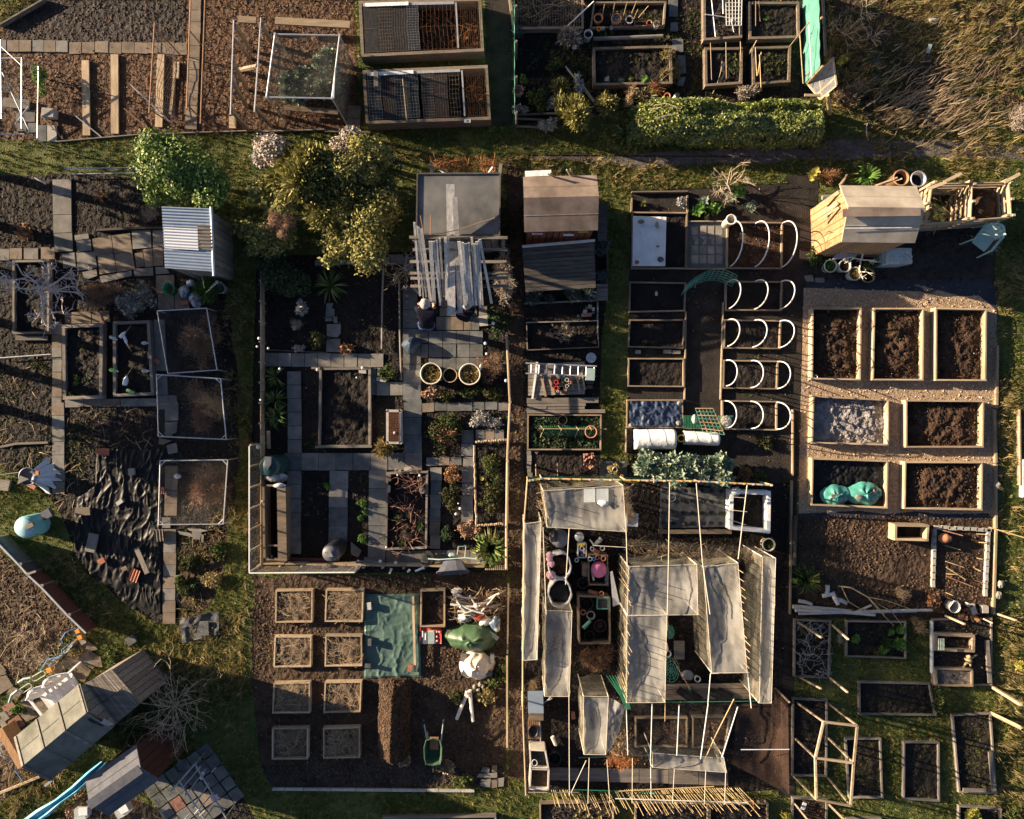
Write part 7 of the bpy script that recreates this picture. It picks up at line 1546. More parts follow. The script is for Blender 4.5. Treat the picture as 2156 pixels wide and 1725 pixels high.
# log pile, covers, sacks
def log(a,b,r,lb_,mat='log_silver',group=None,name='log',bend=0):
 m=(a+b)/2+Vc((U(-bend,bend),U(-bend,bend),U(0,bend)));n=max(2,int((b-a).length/.12));o=thing(name,lb_,name.replace('_',' '),Vc((a.x,a.y,0)),group)
 ps=[lerp(lerp(a,m,t),lerp(m,b,t),t)for t in[k/n for k in range(n+1)]];MB().tube(ps,r,9,r*.8).b('bark',mat,o,sm=False)
 for p,d in((ps[0],ps[0]-ps[1]),(ps[-1],ps[-1]-ps[-2])):ax=d.normalized().to_track_quat('Z','Y').to_matrix();rr=r if p is ps[0]else r*.8;MB().lathe(p,[(rr*.93,0),(rr*.9,.004),(0,.006)],9,ax).b('cut_end','log_pale',o)
 return o
tile(1,2);GL='silvery branches in the log pile'
rs=random.Random(3)
for i,(a,b,r)in enumerate((((1650,1530),(1740,1580),.035),((1640,1640),(1870,1660),.03),((1660,1600),(1850,1650),.028),((1850,1680),(2050,1550),.034),((1700,1700),(1980,1690),.032),((1840,1640),(1990,1620),.022),((1660,1560),(1860,1590),.02),((1750,1720),(2060,1640),.025),((1900,1700),(2020,1560),.02),((1690,1620),(1920,1720),.026),((1720,1660),(1880,1740),.034),((1680,1580),(1760,1690),.02),((1930,1660),(2080,1680),.018),((1800,1570),(1870,1690),.022))):
 log(P(*a,rs.uniform(.1,.35)),P(*b,rs.uniform(.1,.35)),r,'silvery weathered branch in the log pile','log_silver',GL,'branch',.06)
log(P(1850,1640,.38),P(1862,1668,.42),.06,'thick pale log end on top of the log pile','log_silver')
solo('weathered_roots',MB().ball(P(1690,1530,.2),.14,.07,.07,10,6,.3),'log_silver','knobbly grey root piece at the log pile corner','root')
sc_('twigs',TWIG,pin([polyP(rect(1650,1500,2070,1760))],160,z=.15),(.2,.5),'dead_stem',.4)
sc_('dry_bracken',TWIG+LONGT[:2],pin([polyP(rect(1860,1560,2010,1680))],220,z=.2),(.15,.35),'rust_frond',.5)
tile(1,3)
heap_cover(1822,182,.63,.36,.42,'tarp_leaf','heap under a leaf green tarpaulin held with stones',3)
heap_cover(1855,425,.42,.35,.26,'cream_cloth','low heap under a cream cloth held with slates',8)
for i,(x,y,w,h,rz,m,l)in enumerate(((1626,170,.1,.22,0,'slate','dark slab left of the green covered heap'),(2000,180,.26,.09,-.6,'concrete','tan block right of the green covered heap'),(1805,292,.18,.06,0,'slate','dark brick between the two covered heaps'),(1990,365,.09,.24,0,'slate','upright slate at right of cream cloth'),(1748,362,.14,.2,-.2,'slab','grey rounded stone at upper left of cream cloth'),(1765,495,.17,.14,-.5,'slate','dark slate at lower left of cream cloth'),(1955,490,.2,.13,-.3,'slate','dark slate at lower right of cream cloth'))):solo('weight_stone',MB().box(P(x,y,.14 if i in(1,3)else .11),w,h,.06,rz),m,l,'stone','stones holding the covered heaps')
for i,(x,y,rx,ry,m,l,rz)in enumerate(((1770,20,.2,.12,'sack_print','grey printed sack at the upper left of green heap',.2),(1880,10,.16,.14,'red','red topped sack behind the green heap',-.4),(1930,55,.14,.12,'sack_white','white sack between red sack and blue sack',.5),(2005,65,.15,.17,'sack_print','pale blue sack at upper right of green heap',.1))):bag(P(x,y,.05),rx*1.15,ry*1.15,.17,m,l,seed=60+i,rz=rz,fold=.6,group='sacks behind the green heap')
log(P(1782,650,.10),P(1690,882,.06),.05,'left leg of two forked pale cut logs','log_pale');log(P(1800,640,.12),P(1826,900,.06),.048,'right leg of two forked pale cut logs','log_pale');log(P(1768,668,.16),P(1792,690,.18),.055,'short pale log piece where two logs meet','log_pale')
for i,(x,y)in enumerate(((1842,612),(1872,640),(1910,606),(1885,590))):solo('stone',MB().ball(P(x,y,.05),.045,.06,.04,8,5,.25),'crazy_stone','small pinkish stone in weeds below the cream cloth','stone','small stones below cream cloth')
for i,(x,y,rx,ry,m,l)in enumerate(((2010,560,.3,.22,'weed','green yellow weeds right below the cream cloth'),(1960,700,.26,.2,'dry_blade','yellowish dry weeds right of forked logs'),(2080,440,.12,.3,'weed','bright weeds along the thin tan rail'),(1700,690,.15,.14,'weed_dark','dark weeds left of the forked logs'),(1760,1380,.28,.2,'weed','weeds growing by the bottom edging bricks'),(1600,1280,.3,.15,'dead_stem','dry stems below the green wheelbarrow'),(1250,1230,.2,.14,'dead_stem','dry stems at the foot of manure heap'))):bush('weed_clump',l,'plant',P(x,y),rx,ry,.12,420,(.05,.12),m,ROSE[:2]+LONGT[:1]if m=='weed' else None,lm=6,seed=250+i,zc=.05,tk=False)if m!='weed' else bush('weed_clump',l,'plant',P(x,y),rx,ry,.12,420,(.04,.09),m,None,lm=6,seed=250+i,zc=.05,tk=False)
# manure heap
mb=MB();nx,ny=50,110;q0=[(1000,520),(1330,520),(1320,1250),(1010,1250)]
Wq=[P(*p)for p in q0]
mb.grid(Wq,nx,ny,lambda x,y,u,v:(.66*np.clip(1-np.abs(u-.5+.05*(fb(x*2,y*2,2)-.5))*2.25,0,1)**.8*np.clip(np.minimum(v*6,(1-v)*7),0,1)**.7*(.85+.3*fb(x*2,y*2,2))+.10*(fb(x*9,y*9,3)-.45)+.06*(fb(x*24,y*24,2)-.45))-.02)
o=solo('manure_heap',mb,'compost','long ridge shaped heap of brown compost below the tarpaulin','heap',sm=True)
sc_('heap_clods',CLODS,np.array([(v[0],v[1],v[2]+.005)for v in mb.v if v[2]>.08 and R.random()<.35]),(.012,.04),'clod_brown')
wheelbarrow(P(1510,1070),radians(90),'green wheelbarrow parked on soil with handles pointing at logs',0,'barrow_green',.26,.8)
solo('barrow_board',MB().box(P(1500,1085,.4),.2,.28,.03),'rust','rusty brown board lying in the green wheelbarrow','board')
pr=sroot('edging_bricks');bx=[135,240,400,525,635,835,1000,1140,1320,1435,1535,1725,1840]
for k in range(12):MB().bar(P(bx[k]+2,1473+16*(bx[k]/1840),.06),P(bx[k+1]-2,1473+16*(bx[k+1]/1840),.06),.06,.056,drop=True).b('brick','concrete',pr)
pr=sroot('stone_pieces');slabs(pr,qs([[(1912,1285),(1970,1290),(1962,1322),(1896,1318)],[(1992,1268),(2032,1266),(2030,1312),(1986,1316)],[(1880,1336),(2030,1326),(2030,1366),(1858,1362)],[(1896,1388),(1978,1380),(1972,1446),(1888,1434)],[(1984,1384),(2034,1392),(2030,1446),(1986,1452)],[(2042,1376),(2090,1370),(2084,1438),(2040,1442)]]),['slab','slab_brown'],nm='stone',t=.06)
bed([(1060,1712),(2020,1696),(2040,1850),(1060,1850)],.15,'grey edged bed just entering at the lower edge','sdark','tgrey',.04,name='raised_bed')

# ================================================================ lower left corner: sheds, paving, tarpaulin
tile(0,3)
pr=sroot('paving');rs=random.Random(6)
def diag(pr,x0,y0,nx,ny,s,ang,mats,t=.03):
 ca,sa=cos(ang),sin(ang)
 for j in range(ny):
  for i in range(nx):
   if rs.random()<.06:continue
   f=lambda a,b:P(x0+(a*ca-b*sa),y0+(a*sa+b*ca));g=5;e=lambda:rs.uniform(-4,4)
   a0,a1,b0,b1=i*s+g,(i+1)*s-g,j*s+g,(j+1)*s-g
   slabs(pr,[[f(a0+e(),b0+e()),f(a1+e(),b0+e()),f(a1+e(),b1+e()),f(a0+e(),b1+e())]],rs.choice(mats),t=t)
diag(pr,640,215,2,2,130,-.62+1.2,['slab_brown','slab'])
slabs(pr,qs([[(440,430),(590,370),(650,470),(500,560)],[(600,360),(720,300),(800,400),(660,465)],[(330,580),(440,520),(500,600),(380,690)],[(720,330),(850,350),(870,440),(800,440)],[(640,260),(760,230),(830,290),(720,320)],[(180,720),(300,650),(400,740),(260,840)],[(270,720),(380,690),(450,760),(370,850)],[(100,600),(200,640),(150,720),(60,660)],[(180,850),(270,800),(330,850),(230,900)]]),'slab_brown')
slabs(pr,qs([[(20,780),(100,720),(160,800),(70,860)],[(70,900),(160,840),(220,930),(130,990)]]),'slab_red');slabs(pr,qs([[(0,830),(50,810),(90,870),(40,900)],[(0,890),(40,880),(100,980),(50,1010)],[(60,1010),(110,980),(130,1020),(90,1060)],[(130,1000),(220,940),(240,960),(150,1020)]]),'slab');slabs(pr,qs([[(-20,420),(30,430),(60,500),(-20,520)],[(-20,530),(60,510),(120,600),(-10,680)]]),'slab_brown')
pr=sroot('paving');diag(pr,1200,1460,6,5,112,-.62,['slate','slate','slate','slate','slate','slab_brown','slab_red'])
diag(pr,1500,1210,1,3,100,.1,['slate'])
# green felted shed
zt=1.65
gable_shed('garden_shed','long shed with green grey felt roof and pale battens','shed',[P(122,1035,zt),P(680,578,zt),P(968,940,zt),P(425,1402,zt)],zt,2.0,'x','tgrey_y','felt_green',ridge_t=.5,battens=4,batt='tgrey',boardw=.16)
solo('torn_felt',MB().slab3([P(630,915,1.99),P(790,868,1.95),P(960,930,1.72),P(730,960,1.86)],.012),'black_matte','torn black felt flap at the corner of green roof','felt flap')
solo('torn_felt',MB().slab3([P(880,880,1.86),P(958,930,1.74),P(920,940,1.76),P(845,915,1.86)],.012),'slab_pale','pale bare patch beside the torn black felt','felt flap')
o=thing('boarded_shed','small shed with weathered grey boarded roof joined to long shed','shed',P(940,700));z=1.45;Rq=[P(702,590,z),P(942,460,z),P(1184,746,z),P(966,930,z)]
for k in range(12):
 a,b=k/12+.004,(k+1)/12-.004
 for t0,t1 in((0,.495),(.505,1)):q=[lerp(lerp(Rq[0],Rq[3],t0),lerp(Rq[1],Rq[2],t0),a),lerp(lerp(Rq[0],Rq[3],t0),lerp(Rq[1],Rq[2],t0),b),lerp(lerp(Rq[0],Rq[3],t1),lerp(Rq[1],Rq[2],t1),b),lerp(lerp(Rq[0],Rq[3],t1),lerp(Rq[1],Rq[2],t1),a)];MB().slab3([p+Vc((0,0,U(0,.008)))for p in q],.025).b('roof_board','tgrey',o)
cen=sum(Rq,Vc())/4;bs=[lerp(p,cen,.05)for p in Rq]
for i in range(4):
 a,b=bs[i],bs[(i+1)%4];n=7
 for k in range(n):A,B=lerp(a,b,k/n+.004),lerp(a,b,(k+1)/n-.004);d=(B-A).normalized();m=(A+B)/2;MB().bar(Vc((m.x,m.y,m.z-.04)),Vc((m.x,m.y,0)),.02,(B-A).length*.97,up=d).b('wall_board','tgrey_y',o)
# blue felted shed
zt=1.55
gable_shed('garden_shed','small shed with dark blue grey felt roof and red brown end','shed',[P(724,1386,zt),P(1150,1090,zt),P(1346,1388,zt),P(922,1692,zt)],zt,1.85,'x','shed_dark','felt_blue',ridge_t=.5,ridge_mat='felt_blue')
chair(P(540,650),radians(35),'chair_white','left one of two white plastic chairs behind green roofed shed',1.0);chair(P(665,560),radians(35),'chair_white','right one of two white plastic chairs behind green roofed shed',1.0)
mb=MB();ps=[((180,1740),(340,1740)),((300,1650),(420,1690)),((460,1560),(520,1590)),((600,1450),(640,1510)),((730,1330),(760,1400)),((850,1238),(900,1250))]
Z=[.02,.12,.2,.25,.2,.1]
for(a,b),z in zip(ps,Z):
 for t in(0,.2,.4,.6,.8,1):p=P(lerp(a[0],b[0],t),lerp(a[1],b[1],t),z+.06*sin(t*9));mb.v.append(tuple(p))
for i in range(5):
 for j in range(5):k=i*6+j;mb.f.append((k,k+6,k+7,k+1))
solo('blue_tarpaulin',mb,'blue_tarp','long twisted light blue tarpaulin between the two lower sheds','tarpaulin')
plank((-10,970,.5),(178,1290,.5),60,.45,'shed_orange','short brown panel fence at the left edge by green roof',name='fence_panel',cat='fence panel')
plank((-10,1510,.1),(330,1370,.1),18,.06,'tpale','long thin timber on grass at the left edge',name='timber',cat='timber')
solo('metal_bracket',MB().box(P(415,1415,.3),.2,.06,.1,.7),'metal','small whitish metal corner below the green roof','bracket')
for i,(x,y,r)in enumerate(((1040,1640,.22),(700,1660,.2))):
 o=thing('plastic_crate',('milky plastic crate right below the blue roofed shed','milky plastic box left below the blue roofed shed')[i],'crate',P(x,y));MB().box(P(x,y,.14),.26,.24,.28,.5 if i==0 else 0).b('box','clear_plastic',o);MB().box(P(x,y,.29),.2,.18,.02,.5 if i==0 else 0).b('lid','sack_white',o)
# hoses and clutter by the diagonal fence
for i,(pts,m,r,l)in enumerate(([[(340,475),(400,380),(470,365),(560,320),(640,225)],'blue_pipe',.012,'longest blue hose running along the weedy corner'],[[(410,440),(440,390),(520,345),(520,300),(580,250),(650,215)],'blue_pipe',.010,'second blue hose looped beside the longest one'],[[(530,245),(515,215),(545,160),(600,130),(660,115)],'blue_pipe',.010,'short bent blue hose near the fence end'],[[(45,1060),(5,1120),(10,1180),(100,1230),(135,1250),(130,1320),(190,1400)],'blue_pipe',.011,'pale blue hose curling at left edge by fence panel'],[[(80,740),(100,680),(150,640)],'hose_grey',.035,'fat teal corrugated pipe at left edge'],[[(155,575),(200,545),(260,535)],'hose_grey',.03,'teal watering can spout piece in the weeds'])):solo('hose',MB().tube([P(x,y,.12+.05*sin(k))for k,(x,y)in enumerate(pts)],r,7),m,l,'hose')
def loop_ring(x0,y0,x1,y1,w,l):
 A,B=P(x0,y0,.15),P(x1,y1,.15);d=(B-A).normalized();nn=Vc((-d.y,d.x,0))*w;ps=[]
 for k in range(9):a=PI*k/8;ps.append(A-d*sin(a)*w+nn*cos(a))
 for k in range(9):a=PI*k/8;ps.append(B+d*sin(a)*w-nn*cos(a))
 solo('metal_loop',MB().tube(ps,.012,6,closed=True),'pot_grey',l,'loop')
loop_ring(290,540,360,500,.06,'upper oval grey hose loop in the weedy corner');loop_ring(190,640,245,605,.06,'lower oval grey hose loop in the weedy corner')
for i,(x,y,s)in enumerate(((420,465,.12),(660,140,.1),(680,190,.1))):solo('yellow_block',MB().box(P(x,y,.12),s,s*.9,.1,.4),'orange',('yellow plastic block between the blue hoses','upper yellow block at the fence end','lower orange block at the fence end')[i],'block')
log(P(400,470,.08),P(650,210,.08),.04,'brown log edging beside the blue hoses','bark');solo('stone',MB().box(P(705,225,.05),.13,.12,.09,.5),'crazy_stone','pale stone at the end of blue hoses','stone');solo('green_trowel',MB().tube([P(620,160,.1),P(700,180,.1)],.03,7,.02),'butt_green','green plastic tube lying at the fence end','tube')
for i in range(9):x,y=U(50,560),U(60,420);bt_('bramble','bare grey bramble tangle in the weedy corner','bramble',P(x,y),.05,.01,5,.3,2,'bark_tan',seed=300+i,rr=.007,flat=.8,group='brambles in the weedy corner')
for i in range(5):x,y=U(0,160),U(1000,1350);bt_('bramble','bare stems at the left edge beside the fence panel','bramble',P(x-10,y),.05,.01,5,.25,2,'bark_tan',seed=320+i,rr=.007,flat=.8,group='bare stems at the left edge')
for i,(x,y,rx,m)in enumerate(((140,790,.1,'bright_leaf'),(640,320,.2,'dry_blade'),(300,690,.15,'weed'),(560,500,.12,'weed'),(960,380,.3,'weed'),(1150,560,.3,'weed'),(700,1560,.3,'brown_dead'),(600,1640,.2,'brown_dead'))):bush('weed_clump',('bright green weed between red slabs','yellow brown weeds over the tan slabs','green weeds on slabs by white chairs','green weed patch behind white chairs','bright weeds above the boarded roof','bright weeds left of the bare bush','brown dead growth beside the blue tarpaulin','brown dead growth left of the milky box')[i],'plant',P(x,y),rx,rx*.8,.12,300,(.04,.08),m,None,lm=5,seed=340+i,zc=.05,tk=False)
# big bare bush
bt_('bare_bush','big leafless many stemmed tan bush on the grass','bush',P(1500,740),.25,.05,26,.85,3,'bark_tan',seed=37,rr=.012,flat=.35,wig=.6,spread=.7,kids=(2,3),up=.1)
o=thing('ground_cover','folded grey ground cover sheet with a dark slate on top','sheet',P(1690,110));cloth([P(1515,30,.04),P(1850,-30,.04),P(1850,160,.04),P(1540,240,.04)],24,20,.05,3,5).b('sheet','mulch_sheet',o,sm=True);MB().prism([P(*p,.12)[:2]for p in((1680,60),(1756,56),(1758,176),(1652,182))],.10,.13).b('slate','slate',o)
solo('stone',MB().box(P(1105,215,.05),.22,.2,.09,.6),'slate','rough grey stone half sunk in the grass','stone')
# lattice of poles
o=thing('pole_lattice','leaning lattice of grey poles over dark paving','trellis',P(1680,1500))
for a,b,r in(((1440,1490),(1655,1245),.022),((1530,1470),(1690,1280),.013),((1560,1530),(1735,1300),.013),((1625,1630),(1760,1420),.016),((1640,1680),(1800,1500),.014),((1680,1700),(1830,1550),.014),((1505,1400),(1720,1725),.02),((1640,1260),(1910,1725),.018),((1780,1330),(1820,1290),.012),((1560,1720),(1600,1680),.014)):MB().tube([P(*a,.7),P(*b,.55)],r,7).b('pole','tsilver',o)
for a in((1450,1480),(1650,1250),(1720,1720),(1900,1715)):p=P(*a,.6);MB().tube([p,Vc((p.x,p.y,0))],.016,6).b('post','tgrey',o)
o=thing('number_plate','white number plate on the pole lattice','number plate',P(1702,1360,.65));o=MB().box(P(1702,1360,.66),.07,.17,.012,-.3).b('plate','pvc',o);text('20',P(1702,1360,.669),.085,'ink',o,2.0)
solo('red_label',MB().slab3([P(1770,1530,.62),P(1830,1515,.62),P(1840,1560,.6),P(1780,1575,.6)],.01),'pink_soft','pink and white printed label on the pole lattice','label')
# ================================================================ netted plot, lower middle right
tile(2,2)
bg=bed([(130,40),(756,42),(752,342),(128,342)],.14,'timber bed of dense green plants under a green mesh tunnel','sdark','timber',.03,group='thin edged beds',sz=.06)
sc_('seedling_mat',ROSE,pin([polyP(rect(150,60,735,325))],420,z=.08),(.03,.07),'bush_dark',.4,bg)
pot(P(428,88,.25),L(38),.22,'pot_black','dark brown pot in the bed with the green mesh tunnel',fill='compost')
o=thing('mesh_tunnel','green mesh ridge tunnel held by crossed pale canes','cloche',P(450,185));z=.34
A,B=P(236,165,z),P(690,165,z);q1=[A,B,P(690,240),P(236,240)];q2=[P(240,128),P(690,130),B,A]
wires(q1,26,7,.004).b('mesh','green_net',o);wires(q2,26,7,.004).b('mesh','green_net',o)
for q in(q1,q2):MB().grid([p-Vc((0,0,.01))for p in q],4,4).b('net','green_net_soft',o)
MB().tube([P(224,162,z+.02),P(798,165,z+.02)],.008,5).b('ridge_cane','bamboo',o)
for x in(255,405,548,660):
 MB().tube([P(x-22,128,.02),P(x+14,172,z+.06)],.008,5).b('cane','bamboo',o);MB().tube([P(x-22,245,.02),P(x+14,160,z+.06)],.008,5).b('cane','bamboo',o)
solo('pink_hoop',MB().tube([P(666+48*cos(a),188+50*sin(a),.42)for a in[k*PI/12 for k in range(24)]],.014,7,closed=True),'terracotta','pinkish ring lying on the right end of green tunnel','ring')
solo('blue_sheet_edge',MB().box(P(990,140,.1),.05,.05,.05),'slate','tiny stone at lower corner of the blue sheeted bed','stone')
pr=sroot('stone_edging');slabs(pr,qs([rect(124,346,160,380),rect(126,384,164,436),rect(124,440,162,490),rect(128,494,160,530),rect(132,532,172,568),[(180,346),(235,350),(205,376)]]),'slab',nm='stone')
o=thing('cloth_bundle','crumpled pink brown cloth lying on dark soil','cloth',P(655,450));cloth([P(596,370,.05),P(680,362,.05),P(715,470,.05),P(600,530,.05)],14,16,.11,9,14).b('cloth','slab_red',o)
for x,y0,y1 in((200,462,560),(382,455,560)):solo('marker_stick',MB().tube([P(x,y0,.25),P(x+2,y1,.05)],.01,5),'bamboo',('left' if x<300 else 'right')+' pale marker stick standing in bare dark soil','stick')
o=thing('paved_mat','dark mat with white house number on lawn end','mat',P(870,500));MB().prism([P(*p)[:2]for p in rect(738,432,966,566)],.005,.03).b('mat','mulch_sheet',o);text('0000',P(820,445,.034),.075,'pvc',o);text('////',P(938,445,.034),.07,'pvc',o)
o=bush('ochre_plant','small ochre plant around a grey can at the lawn end','plant',P(855,510),.22,.16,.12,380,(.04,.08),'dry_blade',None,lm=6,seed=400,zc=.07,tk=False);pail(P(868,505,.3),.055,.25,'pot_grey','grey watering can standing in the ochre plant','watering can');pot(P(925,560,.14),.035,.12,'terracotta','tiny brown pot beside the grey watering can')
def fleece_box(T,z,lb_,sides,mat='fleece',smat='fleece_side',rows=0,name='fleece_tunnel',cat='fleece tunnel',poles=True,canes=(),group='fleece covered tunnels'):
 W=[P(x,y,z)for x,y in T];o=thing(name,lb_,cat,Vc((sum(p.x for p in W)/4,sum(p.y for p in W)/4,0)),group)
 nu,nv=max(8,int((W[1]-W[0]).length/.045)),max(8,int((W[3]-W[0]).length/.045))
 MB().grid(W,nu,nv,lambda x,y,u,v:-.13*np.sin(u*PI)*np.sin(v*PI)*(.5+fb(x*2,y*2,2))+.05*(fb(x*11,y*3,3)-.5)+.03*(fb(x*3,y*12,2)-.5)).b('top_cover',mat,o,sm=True)
 for i in sides:
  a,b=W[i],W[(i+1)%4];q=[a,b,Vc((b.x,b.y,.03)),Vc((a.x,a.y,.03))];nn=Vc((-(b-a).y,(b-a).x,0)).normalized()
  mb=MB();mb.grid(q,max(8,int((b-a).length/.1)),8);mb.v=[tuple(Vc(p)+nn*(float(fb(p[0]*4+p[2]*3,p[1]*4,3))-.47)*.16)for p in mb.v];mb.b('side_cover',smat,o,sm=True)
 for i in canes:
  a,b=W[i],W[(i+1)%4];n=int((b-a).length/.16)
  for k in range(1,n):q=lerp(a,b,k/n)+Vc((U(-.03,.03),U(-.03,.03),0));MB().tube([Vc((q.x,q.y,0)),q+Vc((U(-.04,.04),U(-.04,.04),U(.1,.4)))],.008,5).b('cane','bamboo',o)
 if poles:
  for i in range(4):MB().tube([W[i]+Vc((0,0,.012)),W[(i+1)%4]+Vc((0,0,.012))],.006,6).b('rail','cream_pole',o);MB().tube([W[i],Vc((W[i].x,W[i].y,0))],.014,6).b('leg','cream_pole',o)
 return o
fleece_box([(262,684),(934,640),(962,1028),(298,990)],1.5,'largest fleece tunnel at the top left with canes shading it',(0,1,2,3),canes=(3,))
fleece_box([(104,962),(246,942),(212,2105),(94,2112)],1.45,'long narrow fleece cover along the left fence of netted plot',(1,2,3))
fleece_box([(980,1322),(1556,1306),(1566,1728),(972,1732)],1.45,'broad fleece tunnel in the middle beside compost box',(0,1,3),canes=(3,))
fleece_box([(968,1738),(1304,1732),(1288,2466),(966,2468)],1.45,'tall fleece tunnel running below the broad middle one',(1,2,3),canes=(3,))
fleece_box([(1610,1324),(1902,1292),(1980,2214),(1682,2216)],1.5,'long fleece tunnel right of the broad middle one',(0,1,2,3),canes=(1,))
fleece_box([(282,1690),(506,1700),(482,2415),(276,2414)],1.3,'long fleece tunnel beside the narrow left cover',(0,1,2,3))
fleece_box([(602,2412),(812,2418),(790,2905),(608,2904)],1.35,'small fleece tunnel tapering down near green nets',(0,2,3))
q=[P(812,2418,1.3),P(952,2480,1.3),P(900,2700,.9),P(790,2905,1.3)];o=thing('fleece_flap','loose pale fleece hanging right of small fleece tunnel','fleece',P(860,2600));cloth(q,14,18,.1,3,7).b('flap','fleece',o,sm=True)
fleece_box([(1182,2892),(1784,2936),(1806,3055),(1184,3012)],1.1,'low white fleece strip above the bamboo cane fence',(1,2),mat='fleece')
fleece_box([(2110,1240),(2220,1254),(2184,2472),(2080,2470)],1.4,'tall fleece cover along the right side of netted plot',(0,1,2,3))
q=[P(925,1110,.5),P(1960,1170,.5),P(2160,1215,.5),P(2100,1260,.02)];
o=thing('fleece_screen','long low screen of tan fleece with dry twigs along top','fleece',P(1500,1150));cloth([P(930,1085,.45),P(2110,1160,.45),P(2130,1225,.05),P(920,1150,.05)],60,8,.05,4,6).b('screen','fleece_side',o,sm=True)
sc_('dry_twigs',TWIG,np.array([tuple(P(980+1150*t,1160+90*t+NR.normal(0,28),.5+NR.uniform(0,.25)))for t in NR.random(520)]),(.1,.32),'dead_stem',.6)
sc_('dry_twigs',TWIG,np.array([tuple(P(955+NR.normal(10,25),640+230*t,.9+NR.uniform(-.3,.4)))for t in NR.random(130)]),(.1,.3),'dead_stem',.6)
sc_('dry_twigs',TWIG,np.array([tuple(P(255+NR.normal(0,20),640+1000*t,.9+NR.uniform(-.4,.4)))for t in NR.random(240)]),(.08,.25),'dead_stem',.6)
# top fence with coloured tape
o=thing('taped_fence','net fence topped with yellow and coloured tape','fence',P(1100,600));ps=[P(135,600,.95),P(250,582,.95),P(960,596,.95),P(1560,604,.95),P(2190,638,.95)]
MB().tube(ps,.02,7).b('top_rail','bamboo',o)
for k in range(34):
 t=k/33*3.99;i=int(t);p=lerp(ps[i],ps[i+1],t-i)+Vc((0,0,.02));MB().box(p,.05,.035,.012,.2).b('tape',('yellow','pink_soft','blue_pipe','pvc','green_net','orange')[k%6],o)
for i in range(4):a,b=ps[i],ps[i+1];MB().grid([a,b,Vc((b.x,b.y,0)),Vc((a.x,a.y,0))],16,4).b('net','green_net_soft',o)
for p in ps:MB().tube([Vc((p.x,p.y,0)),p],.02,7).b('post','bamboo',o)
o=thing('side_fence','thin pole fence wrapped with fleece along the left of netted plot','fence',P(110,1700));
for(x0,y0,x1,y1)in((130,590,102,960),(102,960,92,1750),(92,1750,90,2500),(90,2500,118,3250)):MB().tube([P(x0,y0,.9),P(x1,y1,.9)],.018,7).b('top_rail','tpale_y',o);p=P(x1,y1,.9);MB().tube([p,Vc((p.x,p.y,0))],.02,7).b('post','tpale_y',o);a,b=P(x0,y0,.9),P(x1,y1,.9);MB().grid([a,b,Vc((b.x,b.y,.05)),Vc((a.x,a.y,.05))],14,4).b('net','fleece_side' if y0>900 else 'straw_net',o)
# long white poles over the plot
GW2='long pale poles over the netted plot'
for i,(pts,r,l)in enumerate((([(1328,610),(1318,1270),(1308,1725)],.012,'long pale pole running from tape fence over the planting sheet'),([(1552,620),(1604,1280),(1668,1725)],.013,'slanting pale pole from tape fence to long right tunnel'),([(1980,636),(1905,1260)],.014,'pale pole at upper right beside the white framed bed'),([(962,1030),(970,1310)],.012,'short pale pole between the top and broad fleece tunnels'),([(482,1000),(452,1475)],.012,'short pale pole over the white builder bag'),([(680,1145),(965,1162)],.010,'cross pole between compost box and fleece tunnel'),([(262,990),(288,1725)],.010,'thin pole edging the left fleece cover'),([(1835,845),(1980,862)],.009,'upper thin cane across the white framed bed'),([(1825,925),(1970,972)],.009,'lower thin cane across the white framed bed'),([(1840,735),(1968,745)],.009,'top thin cane across the white framed bed'))):solo('white_pole',MB().tube([P(*p,1.55 if i<7 else .7)for p in pts],r*.75,7),'cream_pole',l,'pole',GW2)
# planting sheet with dark squares
o=thing('planting_sheet','grey mulch sheet with rows of dark planting holes','mulch sheet',P(1520,820));cloth([P(1250,650,.03),P(1790,660,.03),P(1796,985,.03),P(1238,1000,.03)],40,26,.02,4,3).b('sheet','mulch_sheet',o,sm=True)
for j in range(4):
 for i in range(7):
  c=P(1278+80*i+U(-4,4),(678,768,864,955)[j]+U(-5,5)+i,.06);MB().lathe(c,[(.05,0),(.05,.006),(0,.007)],9).b('planting_hole','black_matte',o)
  if R.random()<.6:sc_('seedling',ROSE,np.array([[c.x,c.y,.065]]),(.05,.07),'weed' if j==3 else 'weed_dark',.3,o,kind=None)
solo('timber_edging',MB().bar(P(1240,1030,.12),P(1850,1032,.12),.09,.12,drop=True),'timber','mossy timber edging below the planting sheet','edging board')
o=thing('hoop_stand','thin grey wire ring standing on planting sheet','ring',P(1345,740));MB().tube([P(1345+32*cos(a),740+34*sin(a),.2)for a in[k*PI/10 for k in range(20)]],.006,5,closed=True).b('ring','hose_grey',o)
o=bed([(1838,680),(2180,690),(2176,1045),(1832,1010)],.4,'white fleece wrapped deep bed of dark soil at upper right','sdark','sack_white',.08,sz=.12);bag(P(1880,690,.4),.13,.11,.1,'clear_plastic','crumpled clear plastic at corner of the white deep bed',name='plastic_sheet',cat='plastic sheet',seed=70)
planter_c=P(2164,1140,.3);pot(planter_c,L(52),.3,'cream_pole','cream rimmed round planter of green leaves at right edge',fill='sdark',plant=(ROSE,60,.1,'weed'))
